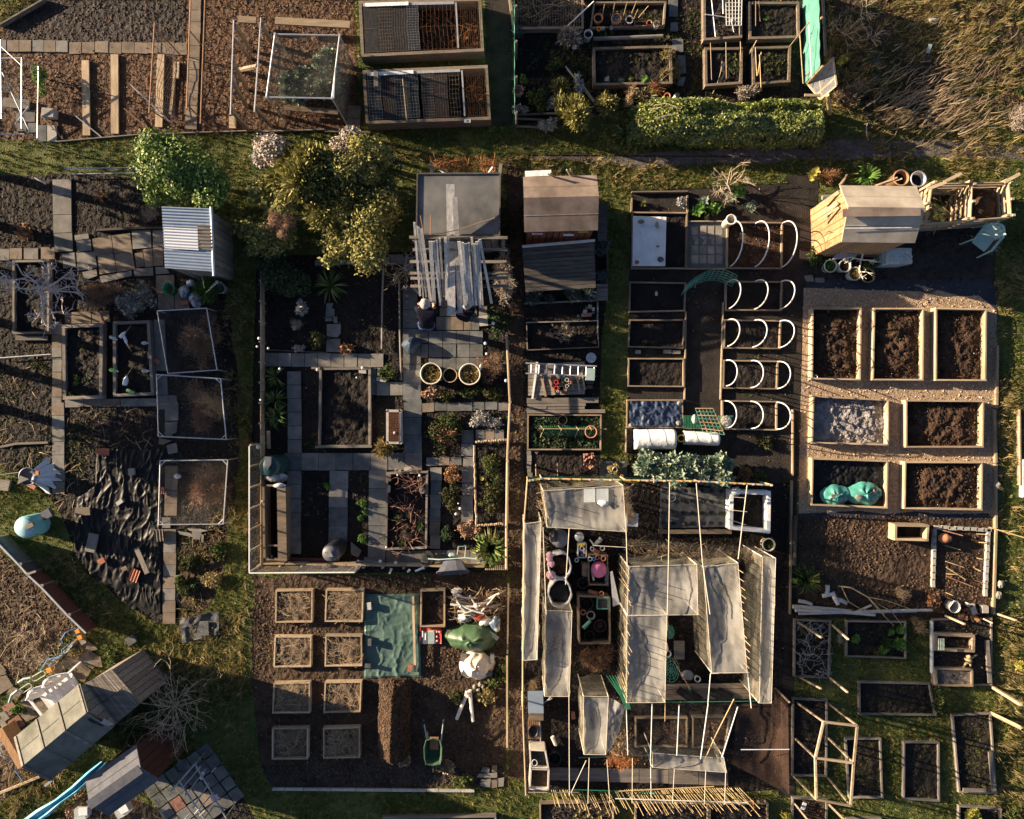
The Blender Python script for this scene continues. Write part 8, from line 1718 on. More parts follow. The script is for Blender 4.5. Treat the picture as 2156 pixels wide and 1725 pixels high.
# yard with pots, pink thing and builder bags
o=thing('compost_box','wooden box holding pots trowels and a pink bowl','box',P(725,1355));z=.35;T=[P(648,1222,z),P(804,1228,z),P(804,1478,z),P(646,1476,z)]
for i in range(4):MB().bar(T[i],T[(i+1)%4],.025,z,drop=True).b('board','timber',o)
MB().prism([p[:2]for p in inset(T,.02)],.05,.1).b('floor','black_matte',o)
o=thing('pink_bowl','bright pink plastic bowl upturned in the wooden box','bowl',P(730,1345));c=P(730,1345,.28);MB().lathe(c,[(.20,0),(.19,.06),(.14,.12),(.06,.15),(0,.155)],20,ex=.95).b('shell','pink',o,sm=True)
for i,(x,y,r,m,l)in enumerate(((590,1170,.05,'pvc','white ring cup in the small tool box'),(658,1260,.05,'pvc','white cup at the left of wooden box'),(690,1260,.04,'blue_pipe','blue bottle in the wooden box'),(720,1250,.045,'terracotta','brown pot in the wooden box'),(770,1255,.06,'terracotta','orange pot at the right of wooden box'),(762,1170,.055,'pot_grey','grey round cup above the wooden box'),(676,1175,.045,'pot_grey','grey cup left of the small terracotta pots'),(545,1270,.045,'pvc','white little pot left of the wooden box'),(755,1550,.05,'terracotta','small terracotta pot below the wooden box'))):pot(P(x,y,.45),r,.14,m,l,fill='pot_black',group='small pots in the yard')
for a,b,r,m,l in(((700,1140),(752,1085),.055,'pot_grey','lying grey pot above the wooden box'),((680,1180),(735,1210),.06,'terracotta','lying brown pot above the wooden box'),((640,1530),(722,1555),.06,'terracotta','lying terracotta pot below the wooden box'),((655,1095),(690,1140),.02,'pvc','white tool handle above the wooden box'),((672,1375),(690,1440),.025,'pvc','white trowel lying in the wooden box')):solo('lying_pot',MB().tube([P(*a,.25),P(*b,.28)],r*.8,12,r),m,l,'pot')
o=thing('tool_box','small tray of coloured tools with yellow lid','box',P(590,1190));T=[P(x,y,.3)for x,y in rect(556,1130,626,1248)]
for i in range(4):MB().bar(T[i],T[(i+1)%4],.02,.2,drop=True).b('side','sack_white',o)
MB().box(P(585,1135,.31),.17,.06,.03).b('lid','yellow',o)
for x,y,m in((575,1190,'blue_pipe'),(605,1200,'pink_soft'),(590,1225,'teal_net'),(600,1170,'pvc')):MB().box(P(x,y,.25),.05,.08,.05,R.random()).b('tool',m,o)
solo('glass_bowl',MB().lathe(P(566,1070,.3),[(.1,.1),(.11,0),(.08,-.04),(0,-.05)],18),'clear_plastic','clear glass bowl on the ground below top fleece tunnel','bowl',sm=True)
def ringpot(x,y,r,m,l,fill='sdark'):return pot(P(x,y,.35),L(r),.34,m,l,fill=fill,group='round tubs in the yard')
ringpot(600,1464,44,'pot_black','black round tub left of the wooden box');solo('timber_block',MB().box(P(612,1340,.15),.13,.3,.3),'timber','brown timber block left of the wooden box','block')
solo('corrugated_strip',MB().slab3([P(828,1370,.5),P(846,1360,.5),P(908,1640,.4),P(850,1660,.4)],.01),'sack_white','curved pale corrugated plastic strip beside middle fleece','strip');solo('fleece_rag',cloth([P(785,1330,.3),P(815,1330,.3),P(812,1480,.3),P(780,1480,.3)],6,14,.05,9,2),'sack_grey','grey rag hanging over the wooden box right edge','rag')
def big_bag(cx,cy,rx,ry,h,lb_,seed,fill):
 o=thing('builder_bag',lb_,'bag',P(cx,cy));c=P(cx,cy);mb=MB();n=30
 for t,z in((.92,0),(1,h*.5),(1.02,h),(.9,h+.01),(.86,h*.8)):
  for j in range(n):a=2*PI*j/n;g=t*(1+.16*(float(fb(cos(a)*2+seed,sin(a)*2+z,3))-.45)*2);mb.v.append((c.x+rx*cos(a)*g,c.y+ry*sin(a)*g,z+.05*sin(a*3+seed)*(z>.1)))
 for i in range(4):
  for j in range(n):j2=(j+1)%n;mb.f.append((i*n+j,i*n+j2,(i+1)*n+j2,(i+1)*n+j))
 mb.b('wall','sack_white',o,sm=True);MB().lathe(c,[(rx*.88,h*.75),(rx*.5,h*.82),(0,h*.8)],20,ex=1).b('contents',fill,o,sm=True);return o
big_bag(392,1275,.27,.31,.6,'upper white builder bag full of brown compost and pink petals',3,'compost');big_bag(390,1500,.28,.32,.6,'lower white builder bag half open beside left fleece',7,'black_matte')
for i,(x,y,r)in enumerate(((318,1225,.08),(330,1300,.09),(315,1260,.08))):solo('pink_petal',MB().ball(P(x,y,.62),r,r*.9,.05,9,6,.15),'pink_soft','soft pink flower shaped cushion on the upper builder bag','ornament','pink cushions on the builder bag')
solo('pink_petal',MB().ball(P(330,1395,.6),.11,.11,.06,10,6,.2),'pink_soft','lilac pink cushion between the two builder bags','ornament')
bag(P(395,1080),.24,.22,.4,'sack_grey','dark blue grey sack below the top left fleece tunnel',seed=75);bag(P(350,1060,.2),.08,.16,.3,'black_plastic','black plastic sack left of the blue grey sack',seed=77);solo('white_tray',MB().box(P(1010,930,.3),.28,.30,.04,-.05),'sack_white','white tray leaning right of the top left tunnel','tray');solo('wood_sheet',MB().slab3([P(960,800,.4),P(1005,800,.4),P(1050,930,.35),P(975,970,.35)],.02),'timber','brown board on the white tray','board')
for i,(x0,x1)in enumerate(((606,700),(712,812))):solo('clear_tray',MB().slab3([P(x0,668,1.52),P(x1,666,1.52),P(x1,780,1.52),P(x0,782,1.52)],.03),'clear_plastic',('left','right')[i]+' clear tray lying on the top left fleece tunnel','tray')
bag(P(766,788,1.5),.12,.07,.06,'sack_white','white plastic bag at the right clear tray',seed=79)
# black box with tubs, continues into the lower tile
o=thing('tub_box','wooden box holding black and green tubs','box',P(690,1780));z=.45;T=[P(562,1572,z),P(822,1584,z),P(828,1970,z),P(570,1972,z)]
for i in range(4):MB().bar(T[i],T[(i+1)%4],.03,z,drop=True).b('board','timber',o)
MB().prism([p[:2]for p in inset(T,.02)],.02,.06).b('floor','black_matte',o)
ringpot(628,1638,54,'pot_black','black tub at upper left in the tub box');solo('green_square_pot',MB().box(P(762,1634,.42),.27,.26,.03),'green_tray','green square pot at upper right in the tub box','pot');solo('pot_hollow',MB().box(P(762,1634,.43),.21,.2,.02),'pot_black','dark opening of the green square pot','pot')
ringpot(742,1822,50,'pot_black','black tub at right middle in the tub box','compost');ringpot(650,1908,42,'pot_black','black tub at lower left in the tub box');ringpot(664,1735,34,'pot_grey','grey spoked tub in the middle of tub box');solo('teal_bottle',MB().tube([P(600,1840,.42),P(660,1780,.45)],.05,9,.035),'green_tray','teal plastic bottle between the tubs','bottle');pot(P(600,1710,.4),.06,.2,'terracotta','terracotta pot in the corner of tub box')
bush('dead_heap','heap of dry brown twigs below the tub box','heap',P(700,2090),.45,.38,.25,1500,(.1,.28),'brown_dead',TWIG,lm=10,seed=410,zc=.15,sp=1,tk=False)
tile(2,3)
# right of the tall fleece: green trays, pots, cell trays
for i,(x,y,r)in enumerate(((1330,150,.1),(1340,470,.19))):
 o=thing('green_lattice',('upper','lower')[i]+' green openwork plastic table top between fleece tunnels','lattice',P(x,y));c=P(x,y,.25)
 for k in range(4):MB().tube([c+Vc((r*(k+1)/4*cos(a),1.5*r*(k+1)/4*sin(a),0))for a in[j*PI/8 for j in range(16)]],.009,5,closed=True).b('ring','green_tray',o)
 mb=MB()
 for k in range(9):a=k*2*PI/9;mb.tube([c,c+Vc((r*cos(a+.3),1.5*r*sin(a+.3),0))],.008,5)
 mb.b('spokes','green_tray',o)
solo('cardboard',MB().box(P(1408,300,.06),.24,.42,.06),'tgrey','greyish cardboard square between the fleece tunnels','board');pot(P(1312,335,.3),.08,.2,'pvc','white mug beside the tall fleece tunnel');bag(P(1475,510),.16,.13,.15,'clear_plastic','clear crumpled plastic bag near seed trays',seed=80,name='plastic_bag',cat='plastic bag');pot(P(1565,548,.2),.07,.16,'pvc','white cup lying right of the clear plastic bag')
solo('long_rod',MB().tube([P(1350,370,.6),P(1500,630,.9)],.007,5),'cane_dark','thin dark rod slanting above the clear plastic bag','rod');bag(P(1500,625,.3),.06,.06,.08,'kale','tied leafy knot at the foot of the dark rod',seed=81,name='plant_bundle',cat='bundle')
o=thing('shelf','long low timber shelf carrying black seed trays','shelf',P(1570,680))
for k in range(3):MB().bar(P(1295,610+45*k,.3),P(2150,600+45*k,.3),.11,.03,drop=True).b('board','timber',o)
for i,(x,y,rz)in enumerate(((1455,675,.5),(1540,690,.5),(1718,680,.6),(1795,675,.6),(2100,670,.7))):
 o=thing('seed_tray',f'black cell tray {("at the left end", "second from left", "in the middle", "second from right", "at the right end")[i]} of the timber shelf','seed tray',P(x,y,.3),'seed trays on the timber shelf');M3=Matrix.Rotation(rz-1.1+PI/2,3,'Z');c=P(x,y,.36)
 for k in range(6):
  for s in(-1,1):q=M3@Vc((s*.05,(k-2.5)*.062,0));MB().lathe(c+q,[(.028,-.05),(.036,0),(.028,0),(.02,-.04),(0,-.04)],6).b('cell','pot_black',o)
 MB().bar(c+M3@Vc((0,-.19,-.02)),c+M3@Vc((0,.19,-.02)),.17,.02).b('base','pot_black',o)
# lower poles
for i,(pts,r,m,l)in enumerate((([(1180,752),(1168,1190),(1172,1560)],.014,'pvc','white pole over black net, leftmost'),([(1408,758),(1388,1190)],.015,'pvc','white pole over black net, second'),([(1652,755),(1588,1218)],.016,'pvc','white pole over black net, third'),([(1902,778),(1768,1205)],.016,'pvc','slanting white pole at right end of black net'),([(1870,712),(1720,1010),(1605,1265)],.015,'bamboo','tan cane slanting across the black net'),([(1672,500),(1650,755)],.014,'pvc','white pole over the timber shelf, left one'),([(1985,490),(2015,790)],.014,'pvc','white pole over the timber shelf, right one'),([(1672,498),(1998,490)],.013,'pvc','horizontal white pole closing the long right tunnel'),([(480,690),(484,1530)],.010,'cream_pole','thin pole from the left tunnel down to the cane fence'),([(962,760),(976,1185)],.013,'pvc','white pole right of the small tapering tunnel'),([(1928,1140),(2335,1138)],.013,'pvc','horizontal white pole over the brown net'),([(1290,740),(1288,900)],.009,'bamboo','short cane below the tall fleece tunnel'),([(500,1500),(625,1230)],.010,'cream_pole','slanting thin pole by the lower left crate'),([(650,1210),(640,1595)],.010,'cream_pole','thin upright pole over the lower path, left'),([(800,1225),(825,1590)],.010,'cream_pole','thin upright pole over the lower path, middle'),([(1015,1210),(1012,1590)],.010,'cream_pole','thin upright pole over the lower path, right'),([(1632,1315),(1620,1600)],.010,'cream_pole','thin pole below the white fleece strip, middle'),([(1800,1330),(1790,1600)],.010,'cream_pole','thin pole below the white fleece strip, right'),([(1368,1300),(1352,1590)],.009,'cream_pole','thin pole below the white fleece strip, left'),([(560,1208),(1185,1188)],.012,'green_net_soft','long green pole below the small tapering tunnel'),([(960,745),(2156,730),(2330,735)],.010,'green_net','long thin green pole above the black net'))):solo('long_pole',MB().tube([P(*p,1.35-.5*(k==2))for k,p in enumerate(pts)],r*.75,7),m,l,'pole',GW2)
def netroof(T,z,mat,lb_,sides=()):
 W=[P(x,y,z)for x,y in T];o=thing('net_roof',lb_,'netting',Vc((sum(p.x for p in W)/4,sum(p.y for p in W)/4,0)));MB().grid(W,30,20,lambda x,y,u,v:-.15*np.sin(u*PI)*np.sin(v*PI)+.12*(fb(x*2.5,y*2.5,3)-.5)).b('net',mat,o,sm=True)
 for i in sides:a,b=W[i],W[(i+1)%4];MB().grid([a,b,Vc((b.x,b.y,.03)),Vc((a.x,a.y,.03))],12,6).b('side_net',mat,o)
 return o
netroof([(968,760),(1902,775),(1776,1206),(972,1186)],1.25,'black_net','fine black net roof over brown beds below the shelf',(0,3,2));netroof([(1905,760),(2325,745),(2335,1520),(1850,1260)],1.2,'brown_net','brown net roof at lower right corner of netted plot',(1,2))
bed([(1040,870),(1480,870),(1480,1120),(1040,1120)],.12,'brown bed beneath the black net roof, left','compost','timber',.03,sz=.06);bed([(1520,860),(1850,860),(1800,1130),(1520,1130)],.12,'brown bed beneath the black net roof, right','leafmould','timber',.03,sz=.06)
bush('dry_vines','tangle of dry orange vines below the small fleece tunnel','plant',P(930,1180),.5,.25,.4,700,(.1,.25),'rust_frond',TWIG,lm=9,seed=420,zc=.6,sp=1,stem='bark_tan');bush('dry_vines','dry tan canes right of the tapering tunnel','plant',P(900,1080),.22,.25,.4,300,(.15,.3),'dead_stem',TWIG,lm=5,seed=421,zc=.6,sp=1)
mb=MB()
for k in range(16):a=(795+5*k,515+6*(k%5));mb.tube([P(*a,1.35),P(905+3*k,670+7*(k%3),1.4),P(955+3*k,790+5*(k%3),1.38)],.007,5)
solo('green_net_roll',mb,'green_net','rolled bundle of green canes and net above tapering tunnel','bundle')
o=thing('strip_of_ground','pale dusty plank walk behind the bamboo cane fence','walkway',P(1000,1340))
for k in range(6):x0,x1=320+250*k,565+250*k;MB().prism([P(*p)[:2]for p in((x0,1285+4*k),(x1,1290+4*k),(x1,1392+8*k),(x0,1388+8*k))],.005,.05).b('board','tgrey',o)
# bamboo cane fence
o=thing('bamboo_fence','long leaning fence of bamboo canes along the lower edge','fence',P(1100,1560));rs=random.Random(8)
for k in range(98):
 if rs.random()<.12+.12*(k<45):continue
 x=310+1640*(k/97)+rs.uniform(-6,6);by=1480+20*k/97;zt=rs.uniform(.6,1.05)if k>14 else rs.uniform(.4,.7);b=P(x*.97+20,by-40*(k/97),0)
 t=b+Vc((.11+.12*k/97+rs.uniform(-.06,.06),-.05-rs.uniform(0,.08),zt));MB().tube([b,t],.0065,5).b('cane','bamboo',o)
for a,b,z,m in(((135,1500),(560,1500),.45,'tgrey'),((870,1552),(1980,1588),.55,'pvc'),((900,1490),(1700,1450),.4,'bamboo'),((320,1470),(1200,1500),.35,'green_net')):MB().tube([P(*a,z),P(*b,z)],.012,6).b('rail',m,o)
solo('orange_cord',MB().tube([P(1970,1580,.6),P(2030,1570,.62),P(2035,1640,.6),P(2010,1660,.6)],.006,5),'orange','loop of orange cord at right end of bamboo fence','cord')
# left lower clutter
o=thing('cold_frame','wooden framed box with clear lid at the left of netted plot','cold frame',P(195,740));MB().slab3([P(132,648,.5),P(262,645,.5),P(266,836,.5),P(136,834,.5)],.015).b('clear_lid','corrugated',o);MB().prism([P(*p)[:2]for p in rect(140,655,258,826)],.01,.47).b('box','timber',o)
o=thing('garden_fork','garden fork handle sticking out beside the clear lidded box','fork',P(300,720));MB().tube([P(268,745,.4),P(315,712,.5)],.014,6).b('shaft','metal',o);MB().tube([P(310,722,.5),P(340,706,.52),P(325,698,.52),P(312,708,.5)],.011,6,closed=True).b('grip','metal',o)
o=thing('black_sink','black basin on a slatted wooden stand','basin',P(178,970));z=.4
for k in range(7):MB().bar(P(140+16*k,870,z),P(140+16*k,1050,z),.03,.02,drop=True).b('slat','cane_dark',o)
MB().lathe(P(178,970,z),[(.09,.0),(.11,.12),(.12,.12),(.12,.13),(.1,.13),(.08,.03),(0,.03)],20,Matrix.Diagonal((1,1.3,1))).b('basin','butt_black',o,sm=True);MB().tube([P(232,870,z),P(242,1075,z)],.015,6).b('frame','metal',o)
solo('brick',MB().box(P(515,850,.05),.09,.16,.08,.1),'brick','orange brick left of the small tapering tunnel','brick');log(P(340,1030,.1),P(370,1105,.1),.05,'pale cut log on dark soil beside the lower crate','log_pale');ringpot(360,1220,52,'pot_black','black tub right of the white wooden crates')
def crate(T,z,lb_,fill,mat='log_pale'):
 W=[P(x,y,z)for x,y in T];o=thing('wooden_crate',lb_,'crate',Vc((W[0].x+.2,W[0].y-.2,0)))
 for i in range(4):MB().bar(W[i],W[(i+1)%4],.035,z*.9,drop=True).b('board',mat,o)
 MB().grid([p-Vc((0,0,.12))for p in inset(W,.02)],10,10,lambda x,y,u,v:.04*(fb(x*9,y*9,3)-.5)).b('contents',fill,o);return o
crate([(150,1142),(278,1148),(306,1300),(158,1296)],.5,'upper white edged crate filled with pots and string','black_matte');crate([(160,1302),(310,1308),(304,1478),(150,1470)],.5,'lower white edged crate filled with brown leaves','litter')
solo('string_coil',MB().tube([P(190+28*cos(a)*(1-a/40),1250+26*sin(a),.48+.002*a)for a in[k*.5 for k in range(26)]],.008,5),'sack_white','white string coil in the upper white edged crate','string')
bush('straw_heap','curly pale dry leaves left of the fleece by the left fence','plant',P(170,590),.16,.18,.15,300,(.1,.2),'dead_stem',TWIG,lm=4,seed=430,zc=.12,sp=1,tk=False)
bed([(232,1590),(856,1578),(860,1830),(236,1830)],.14,'bed of grey green seedlings, left below the bamboo fence','soil_grey','timber',.03);bed([(1040,1580),(1655,1590),(1655,1830),(1036,1830)],.14,'grey soil bed in the middle below the bamboo fence','soil_grey','timber',.03);bed([(1662,1590),(2160,1590),(2160,1830),(1662,1830)],.14,'grey soil bed at right below the bamboo fence','soil_grey','timber',.03)
sc_('seedling_mat',ROSE,pin([polyP(rect(260,1610,840,1740))],160,z=.12,patch=lambda x,y:np.clip((fb(x*3,y*3,3)-.42)*8,0,1)),(.04,.08),'dry_blade',.3)
# kale row, green trellis and white cloches in the middle right
tile(2,2)
for i,(x,y,r,m)in enumerate(((1160,450,.27,'kale'),(1260,500,.3,'kale'),(1370,470,.3,'kale'),(1480,480,.27,'kale'),(1580,520,.25,'kale'),(1690,470,.3,'kale'),(1740,560,.2,'kale'),(1420,550,.2,'kale'))):bush('kale_plant',('first','second','third','fourth','fifth','sixth and largest','smallest outer','low front')[i]+' grey green kale in the flopped kale row','kale',P(x,y),r,r*.8,.35,260,(.12,.22),m,ROSE,lm=6,seed=440+i,zc=.3,group='kale plants in the flopped row',stem='log_pale')
mb=MB();rs=random.Random(12)
for k in range(22):x=rs.uniform(1120,1700);p=P(x,rs.uniform(440,560),.35);limb(mb,p,Vc((rs.uniform(-1,1),rs.uniform(-.6,.6),.3)),.35,.016,0,.4,5,.05,.5,rs=rs)
solo('kale_stalk',mb,'log_pale','pale bare kale stems flopping over the kale row','stems')
def cloche(T,z,lb_,mat):
 W=[P(x,y,z)for x,y in T];o=thing('cloche',lb_,'cloche',Vc(((W[0].x+W[2].x)/2,(W[0].y+W[2].y)/2,0)));n=16
 mb=MB();w=15
 for i in range(n+1):
  for j in range(w):a=PI*j/(w-1);t=i/n;c=lerp(lerp(W[0],W[3],.5),lerp(W[1],W[2],.5),t);hw=(W[0]-W[3]).length/2;mb.v.append((c.x,c.y+hw*cos(a)*1.0,.02+z*sin(a)**.7+.012*float(fb(i*.3,j*.3,2))))
 for i in range(n):
  for j in range(w-1):a=i*w+j;mb.f.append((a,a+w,a+w+1,a+1))
 mb.f.append(tuple(range(w)));mb.f.append(tuple(n*w+j for j in reversed(range(w))));mb.b('cover',mat,o,sm=True)
 for t in(.3,.7):mb=MB();c=lerp(lerp(W[0],W[3],.5),lerp(W[1],W[2],.5),t);hw=(W[0]-W[3]).length/2;mb.tube([Vc((c.x,c.y+hw*cos(PI*j/12)*1.02,.03+z*1.02*sin(PI*j/12)**.7))for j in range(13)],.003,5).b('hoop','metal_dull',o)
 return o
cloche([(1038,168),(1388,168),(1388,340),(1052,342)],.38,'white fleece cloche, left and longer of two by kale row','wcloth');cloche([(1465,182),(1752,190),(1752,312),(1462,300)],.34,'white fleece cloche, right one partly under green trellis','wcloth');pot(P(1427,243,.25),L(30),.24,'yellow','bright yellow pot between the white cloches',fill='sdark')
MB_=MB();MB_.bar(P(1445,158,.1),P(2200,172,.1),.025,.1,drop=True);MB_.bar(P(962,165,.1),P(960,360,.1),.025,.1,drop=True)
solo('edging_board',MB_,'timber','thin rail between the lowest hoop bed and kale row','edging board')
o=thing('green_trellis','green and tan square lattice trellis leaning over right cloche','trellis',P(1650,80));q=[P(1545,-10,.45),P(1692,-10,.45),P(1790,212,.35),P(1610,190,.35)];B_=lambda u,v:lerp(lerp(q[0],q[1],u),lerp(q[3],q[2],u),v)
for k in range(6):MB().bar(B_(k/5,0),B_(k/5,1),.018,.012).b('slat','bamboo' if k%2 else 'green_tray',o)
for k in range(8):MB().bar(B_(0,k/7)+Vc((0,0,.012)),B_(1,k/7)+Vc((0,0,.012)),.018,.012).b('slat','green_tray' if k%2 else 'bamboo',o)
for i,(x0,x1)in enumerate(((1450,1580),(1755,1862))):o=thing('mesh_crate',('left','right')[i]+' green mesh crate beside the leaning trellis','crate',P((x0+x1)/2,105));T=[P(x,y,.25)for x,y in rect(x0,52,x1,158)];wires(T,10,8,.005).b('mesh','green_net',o);[MB().bar(T[k],T[(k+1)%4],.015,.24,drop=True).b('side','green_net_soft',o)for k in range(4)]
bag(P(1800,95,.2),.12,.15,.15,'cream_cloth','crumpled cream bag in the right green mesh crate',seed=90);bag(P(1530,80,.2),.07,.12,.12,'clear_plastic','clear bottle bundle in the left green mesh crate',seed=91)
for i,(x,y,rx,m)in enumerate(((1950,540,.25,'dead_leaf'),(2090,560,.25,'weed'),(2120,280,.2,'weed_dark'),(1000,410,.12,'weed_dark'))):bush('weed_clump',('rusty dry weeds right of the kale row','yellow green weeds at gravel path right of the kale row','dark weeds right of the white cloches','dark weeds by the lawn end mat')[i],'plant',P(x,y),rx,rx*.8,.1,350,(.04,.08),m,None,lm=6,seed=460+i,zc=.05,tk=False)

# ================================================================ far right, below the woodchip garden
tile(3,2)
bed([(1070,966),(1360,972),(1352,1110),(1066,1102)],.32,'small empty pale timber frame on dug soil','sdark','tpale',.05,sz=.06)
pr=thing('brick_edging','row of pale bricks round the stick marked bed','edging',P(1620,1200));bw=lambda x,y,rz:MB().box(P(x,y,.04),.19,.075,.08,rz+U(-.06,.06)).b('brick','concrete',pr)
for k in range(8):bw(1435+58*k,992+3*k+U(-4,4),0)
for k in range(8):bw(1400-2*k,1040+60*k,PI/2)
for k in range(9):bw(1852-3*k,1040+62*k,PI/2)
o=thing('clay_jar','round orange clay jar with open mouth lying on its side','jar',P(1490,1082));ax=Vc((1,-.05,.25)).normalized().to_track_quat('Z','Y').to_matrix();MB().lathe(P(1455,1080,.12),[(.05,-.05),(.105,.02),(.12,.08),(.10,.15),(.06,.19),(.065,.22),(.045,.22),(.03,.12),(0,.1)],18,ax).b('body','terracotta',o,sm=True)
for i,(a,b,z,m,r)in enumerate((((1410,1000),(1640,1062),.3,'cane_dark',.012),((1858,990),(2160,1080),.6,'bamboo',.014),((1495,1146),(1620,1182),.1,'bamboo',.010),((1495,1278),(1645,1328),.1,'bamboo',.010),((1500,1328),(1664,1432),.1,'bamboo',.012),((1500,1384),(1600,1392),.1,'bamboo',.012),((1500,1402),(1724,1492),.1,'cane_dark',.011),((1502,1544),(1560,1566),.1,'bamboo',.011),((1756,1048),(1824,1052),.1,'bamboo',.012),((1776,1118),(1836,1124),.1,'bamboo',.012),((1756,1250),(1806,1262),.1,'bamboo',.010),((1744,1340),(1794,1362),.1,'bamboo',.011),((1744,1440),(1850,1472),.1,'cane_dark',.008),((1500,1580),(1640,1640),.15,'cane_dark',.010))):solo('bamboo_cane',MB().tube([P(*a,z*.6),P(*b,z)],r,6),m,('brown cane beside the clay jar','long cane crossing the right hand grass path','uppermost short cane left in the brick edged bed','cane in the middle of the brick edged bed','thick cane crossing the low middle of brick edged bed','flat short cane under the thick one','long dark cane low in the brick edged bed','lowest short cane in the brick edged bed','top peg on the right side of the brick edged bed','second peg on the right side of the brick edged bed','third peg on the right side of the brick edged bed','fourth peg on the right side of the brick edged bed','dark thin cane at the right of brick edged bed','dark cane above the leaning bucket')[i],'cane','canes lying in the brick edged bed')
swp(P(295,1415),.36,60,'dark green spiky plant beside the gravel path','long_blade',h=.35,w=.035)
GT2='timbers of the log heap edge'
for i,(a,b,r,m)in enumerate((((210,1660),(700,1700),.05,'log_silver'),((230,1690),(900,1730),.045,'log_silver'),((260,1720),(1250,1700),.03,'log_silver'),((700,1710),(1380,1690),.04,'log_silver'),((260,1612),(370,1640),.045,'log_silver'),((500,1480),(490,1570),.05,'log_pale'),((540,1540),(590,1640),.055,'log_pale'),((570,1600),(660,1630),.055,'log_silver'),((460,1570),(560,1550),.05,'log_pale'),((760,1700),(870,1650),.03,'log_silver'))):log(P(*a,.12),P(*b,.14),r,('longest grey log of the log row edge','second grey log of the log row edge','thin long grey log of the log row','grey log at the right end of the log row','short grey log at left end','upright pale log with a round cut end','pale thick log in the log cluster','grey thick log in the log cluster','pale round log across the cluster','thin grey log behind the log row')[i],m,GT2,bend=.05)
solo('bare_branch',MB().tube([P(590,1488,.2),P(700,1500,.3),P(840,1580,.35),P(900,1640,.35),P(980,1725,.3)],.018,7,.01).tube([P(620,1495,.2),P(680,1620,.2),P(780,1680,.2),P(870,1700,.2)],.014,6,.008).tube([P(840,1580,.35),P(1000,1610,.35),P(1200,1680,.3)],.012,6,.007).tube([P(850,1590,.3),P(940,1700,.3),P(1060,1820,.2)],.012,6,.006).tube([P(930,1640,.3),P(1040,1700,.3),P(1130,1820,.2)],.011,6,.006),'bamboo','large forked yellow tan branch lying over the log row','branch')
bush('dry_tuft','tan dry grass tuft on dug soil above the log row','plant',P(1130,1550),.22,.17,.15,320,(.1,.2),'straw',TWIG,lm=5,seed=470,zc=.08,sp=1,tk=False);bush('dry_shrub','brown leafy low shrub at lower left of the brick edged bed','plant',P(1400,1590),.2,.18,.15,380,(.04,.08),'dead_leaf',None,lm=6,seed=471,zc=.08)
o=pail(P(1575,1665,.3),.13,.3,'pot_grey','grey bucket leaning beside terracotta shards');sc_('shards',CHIP,pin([polyP(rect(1600,1670,1760,1760))],160,z=.1),(.08,.2),'dead_leaf',.5)
for i,(x,y,w,h)in enumerate(((1720,1680,.12,.22),(1820,1680,.14,.16),(1690,1645,.12,.08))):solo('block',MB().box(P(x,y,.1),w,h,.12,.3*(1-i)),'concrete',('pale block right of the terracotta shards','tan square block at far right of shards','small white block behind the shards')[i],'block')
solo('dark_rails',MB().bar(P(240,900,.2),P(225,1320,.2),.05,.2,drop=True),'dboards','dark grey rail along gravel path beside dug soil','rail')
mb=MB();mb.bar(P(1912,0,.1),P(1925,450,.1),.05,.1,drop=True);mb.bar(P(1925,460,.1),P(1925,1000,.1),.05,.1,drop=True);mb.bar(P(1925,1010,.1),P(1905,1725,.1),.05,.1,drop=True);mb.bar(P(1938,-540,.1),P(1930,-10,.1),.05,.1,drop=True)
solo('timber_edging',mb,'tpale_y','long pale timber edging between woodchip garden and right grass path','edging board')
mb=MB();mb.bar(P(212,0,.1),P(212,560,.1),.03,.1,drop=True);mb.bar(P(205,600,.1),P(190,1725,.1),.03,.1,drop=True);solo('timber_edging',mb,'timber_y','long grey timber edging between gravel path and dug soil','edging board')
o=thing('far_shed','pale painted panel just entering at the right edge','panel',P(2150,300));MB().bar(P(2124,0,.12),P(2130,640,.12),.03,.12,drop=True).b('board','timber_y',o);MB().bar(P(2158,420,.12),P(2158,740,.12),.08,.12,drop=True).b('panel','wcloth',o)
for i,(x,y)in enumerate(((1930,640),(1960,1470),(1940,1560))):solo('stone',MB().ball(P(x,y,.08),.08,.1 if i else .09,.06,9,5,.2),'crazy_stone',('tan stone on the pale timber edging','upper tan stone beside right grass path','lower tan stone beside right grass path')[i],'stone')
tile(3,3)
GZ='dark beds set in the shaded lawn'
def lb(pts,l,soil='sdark',h=.1,**k):return bed(pts,h,l,soil,'tgrey',.035,group=GZ,sz=.06,amp=.03,**k)
b=lb([(222,40),(534,56),(520,545),(218,530)],'lawn bed tangled with pale dead stems below log row');sc_('dead_stems',TWIG,pin([polyP(rect(245,70,510,520))],150,z=.1),(.12,.35),'silver_leaf',.5,b)
b=lb([(660,52),(1166,60),(1166,376),(658,360)],'lawn bed with green leafy plants below the forked branch')
for i,(x,y,r)in enumerate(((730,205,.13),(1100,240,.18),(985,240,.15),(970,300,.12),(1030,150,.1),(1110,130,.12))):plt(P(x,y,.08),r,26,'bright_leaf' if i!=2 else 'weed',('yellow green plant at left of the leafy lawn bed','largest green plant in the leafy lawn bed','green plant in the middle of the leafy lawn bed','low green plant at bottom of the leafy lawn bed','round leaf at upper middle of the leafy lawn bed','green plant at the upper right of the leafy lawn bed')[i],up=1.2)
lb([(766,566),(1365,580),(1422,856),(768,846)],'widest plain lawn bed in the middle');bush('fern','green fern at the right end of widest lawn bed','plant',P(1415,700),.16,.36,.15,420,(.05,.1),'weed',[t_leaf(1,.25,.05)],lm=7,seed=480,zc=.1,sp=1,tk=False)
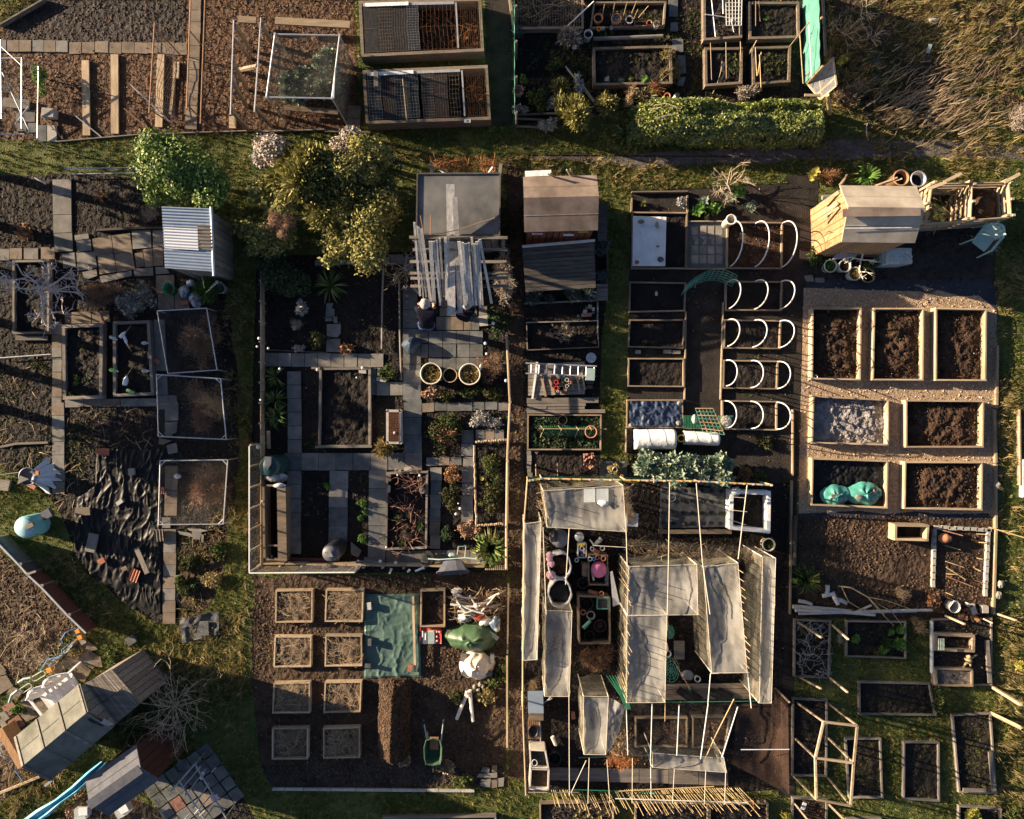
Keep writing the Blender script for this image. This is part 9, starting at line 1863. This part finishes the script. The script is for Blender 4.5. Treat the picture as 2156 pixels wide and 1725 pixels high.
lb([(1550,846),(1882,832),(1932,1510),(1608,1502)],'largest upright lawn bed at the right with loose plank');plank((1875,1160,.14),(1905,1490,.14),36,.03,'tgrey_y','grey plank lying in the largest upright lawn bed');plank((1645,1480,.14),(1840,1486,.14),28,.03,'tgrey','short grey plank at the foot of largest lawn bed')
lb([(650,1044),(954,1044),(972,1552),(682,1550)],'upright lawn bed beside the tall timber frame');lb([(1142,1072),(1446,1076),(1450,1580),(1140,1560)],'upright lawn bed with a small orange leaf');plt(P(1340,1156,.08),.05,6,'rust_frond','small orange leaf heap in the lawn bed',tm=LEAFT)
lb([(208,706),(505,722),(498,1372),(204,1364)],'long dark lawn bed under the tall timber frame');lb([(204,1540),(505,1560),(500,1850),(204,1850)],'reddish soil lawn bed with number plate','compost');lb([(1606,1610),(1970,1636),(1970,1850),(1606,1850)],'lawn bed with a yellow green plant at the lower edge');plt(P(1710,1680,.08),.2,40,'yellow_leaf','yellow green fluffy plant in the lowest lawn bed',up=1)
lb([(660,1720),(960,1720),(960,1850),(660,1850)],'lawn bed barely entering at the lower edge')
b=lb([(1385,40),(1890,30),(1890,600),(1385,600)],'square gravel area holding small boxes and a doll','soil_grey',.08)
MB().bar(P(1848,220,.12),P(1872,580,.12),.09,.05,drop=True).b('board','tgrey_y',b);MB().bar(P(1386,60,.14),P(1388,500,.14),.03,.1,drop=True).b('edge_trim','pvc',b)
bed([(1404,158),(1744,174),(1742,322),(1408,308)],.2,'small timber box of dark soil in gravel square','soil_grey','timber',.06,sz=.08);bed([(1408,452),(1728,462),(1728,610),(1418,604)],.2,'small timber box filled with pinkish gravel','gravel','timber',.04,sz=.17)
solo('wire_grid',wires([P(1436,205,.34),P(1482,205,.34),P(1482,300,.34),P(1436,300,.34)],3,5,.006),'hose_grey','small wire panel in the dark soil box','panel')
mb=MB();mb.ball(P(1690,355,.15),.055,.05,.06,9,6);mb.ball(P(1690,390,.12),.08,.085,.06,9,6)
for a,b_ in(((1690,375),(1760,340)),((1680,385),(1655,370)),((1670,410),(1645,445)),((1700,410),(1708,440))):mb.tube([P(*a,.12),P(*b_,.1)],.03,6,.022)
solo('rag_doll',mb,'bamboo','tan doll shaped toy lying on the gravel square','toy',sm=True)
bush('dry_clump','dry grey brown clump left of the gravel square','plant',P(1260,110),.2,.22,.15,320,(.1,.2),'dead_stem',TWIG,lm=5,seed=490,zc=.08,sp=1,tk=False);bush('dead_stalks','grey dead stalks between the upper lawn beds','plant',P(600,200),.08,.25,.1,140,(.08,.15),'silver_leaf',TWIG,lm=4,seed=491,zc=.06,sp=1,tk=False)
# posts and the tall timber frame
GPp='tan posts leaning out over the lawn'
for i,(a,b,w)in enumerate((((240,55),(450,195),.035),((535,85),(675,210),.035),((265,530),(445,625),.035),((510,525),(668,655),.035),((1885,610),(2130,760),.06),((1872,830),(2126,955),.06),((1490,10),(1655,82),.04),((1920,-8),(2090,50),.04),((1808,35),(1885,72),.03),((505,1595),(650,1740),.035),((215,1585),(340,1740),.03),((60,620),(180,740),.03))):
 top=P(*b,1.35 if i not in(6,7,8)else .9);fo=P(*a);MB_=MB().bar(fo,top,w,w);solo('timber_post',MB_,'tpale',('post at upper left corner of the stem tangled bed','post at upper right corner of the stem tangled bed','post at lower left corner of the stem tangled bed','post at lower right corner of the stem tangled bed','thick pale post at lower right of the gravel square','thick pale post at top right of the largest upright bed','tan stake above the gravel square','tan stake at the right grass path top','thin stake beside the gravel square','right post of the number plate bed','left post of the number plate bed','post at right lower corner of the long fleece cover')[i],'post',GPp)
o=thing('timber_cage','tall pale timber frame standing over the long dark lawn bed','frame',P(350,1050));zt=1.35
T=[P(468,905,zt),P(752,938,zt),P(722,1252,zt),P(696,1612,zt),P(406,1558,zt),P(398,1208,zt)];G_=[P(235,738),P(500,745),P(495,1030),P(500,1370),P(215,1362),P(222,1040)]
for a,b in((0,1),(1,2),(2,3),(3,4),(4,5),(5,0),(5,2)):MB().bar(T[a],T[b],.045,.045).b('rail','tpale',o)
for a,b in zip(T,G_):MB().bar(b,a,.035,.035).b('post','timber',o)
o=thing('number_plate','white number plate in the reddish lawn bed','number plate',P(300,1615,.1));o=MB().box(P(300,1617,.14),.18,.09,.012,1.2).b('plate','pvc',o);text('21',P(300,1617,.149),.08,'ink',o,1.2)
for i,(x,y,rx,m)in enumerate(((2130,430,.15,'yellow_leaf'),(2120,1120,.2,'weed_dark'),(2100,1680,.25,'weed'),(160,1700,.15,'yellow_leaf'))):bush('weed_clump',('yellow green clump at the right edge beside the posts','dark green clump at the right edge below posts','green clump at the lower right corner','yellow green tuft at lower end of gravel path')[i],'plant',P(x,y),rx,rx,.12,300,(.04,.08),m,None,lm=5,seed=500+i,zc=.06,tk=False)
# crumbs, leaves and seedlings lying on the beds
def bsc(nm,tm,d,sz,mt,tilt,pat=None):
 q=[pin([p],d,(),pat,z)for p,z in BEDS];sc_(nm,tm,np.concatenate(q),sz,mt,tilt)
bsc('bed_crumbs',CLODS,130,(.008,.03),'clod_dark',.2);bsc('bed_clods',CLODS,45,(.012,.034),'clod_brown',.2);bsc('bed_specks',CLODS,5,(.007,.014),'pale_bit',.2)
bsc('bed_leaves',LEAFT,26,(.025,.05),'dead_leaf',.4,pch(.42,5));bsc('bed_weeds',ROSE,40,(.02,.05),'weed',.3,pch(.54,44))
# labels shared inside a group: say which one by its order in the row
ORD='first second third fourth fifth sixth seventh eighth ninth tenth eleventh twelfth thirteenth fourteenth fifteenth sixteenth seventeenth eighteenth'.split()
same={}
for o in S.objects:
 if o.parent is None and 'category' in o:same.setdefault(o['label'],[]).append(o)
for l,q in same.items():
 if 1<len(q)<=18:
  w=lambda o:o.matrix_world.translation if o.type=='EMPTY' else o.location
  sx=max(w(o).x for o in q)-min(w(o).x for o in q);sy=max(w(o).y for o in q)-min(w(o).y for o in q)
  q.sort(key=lambda o:o.location.x if sx>=sy else-o.location.y)
  for k,o in enumerate(q):o['label']=f"{l}, {ORD[k]} from {'left' if sx >= sy else 'top'}" if len(l.split())<13 else l
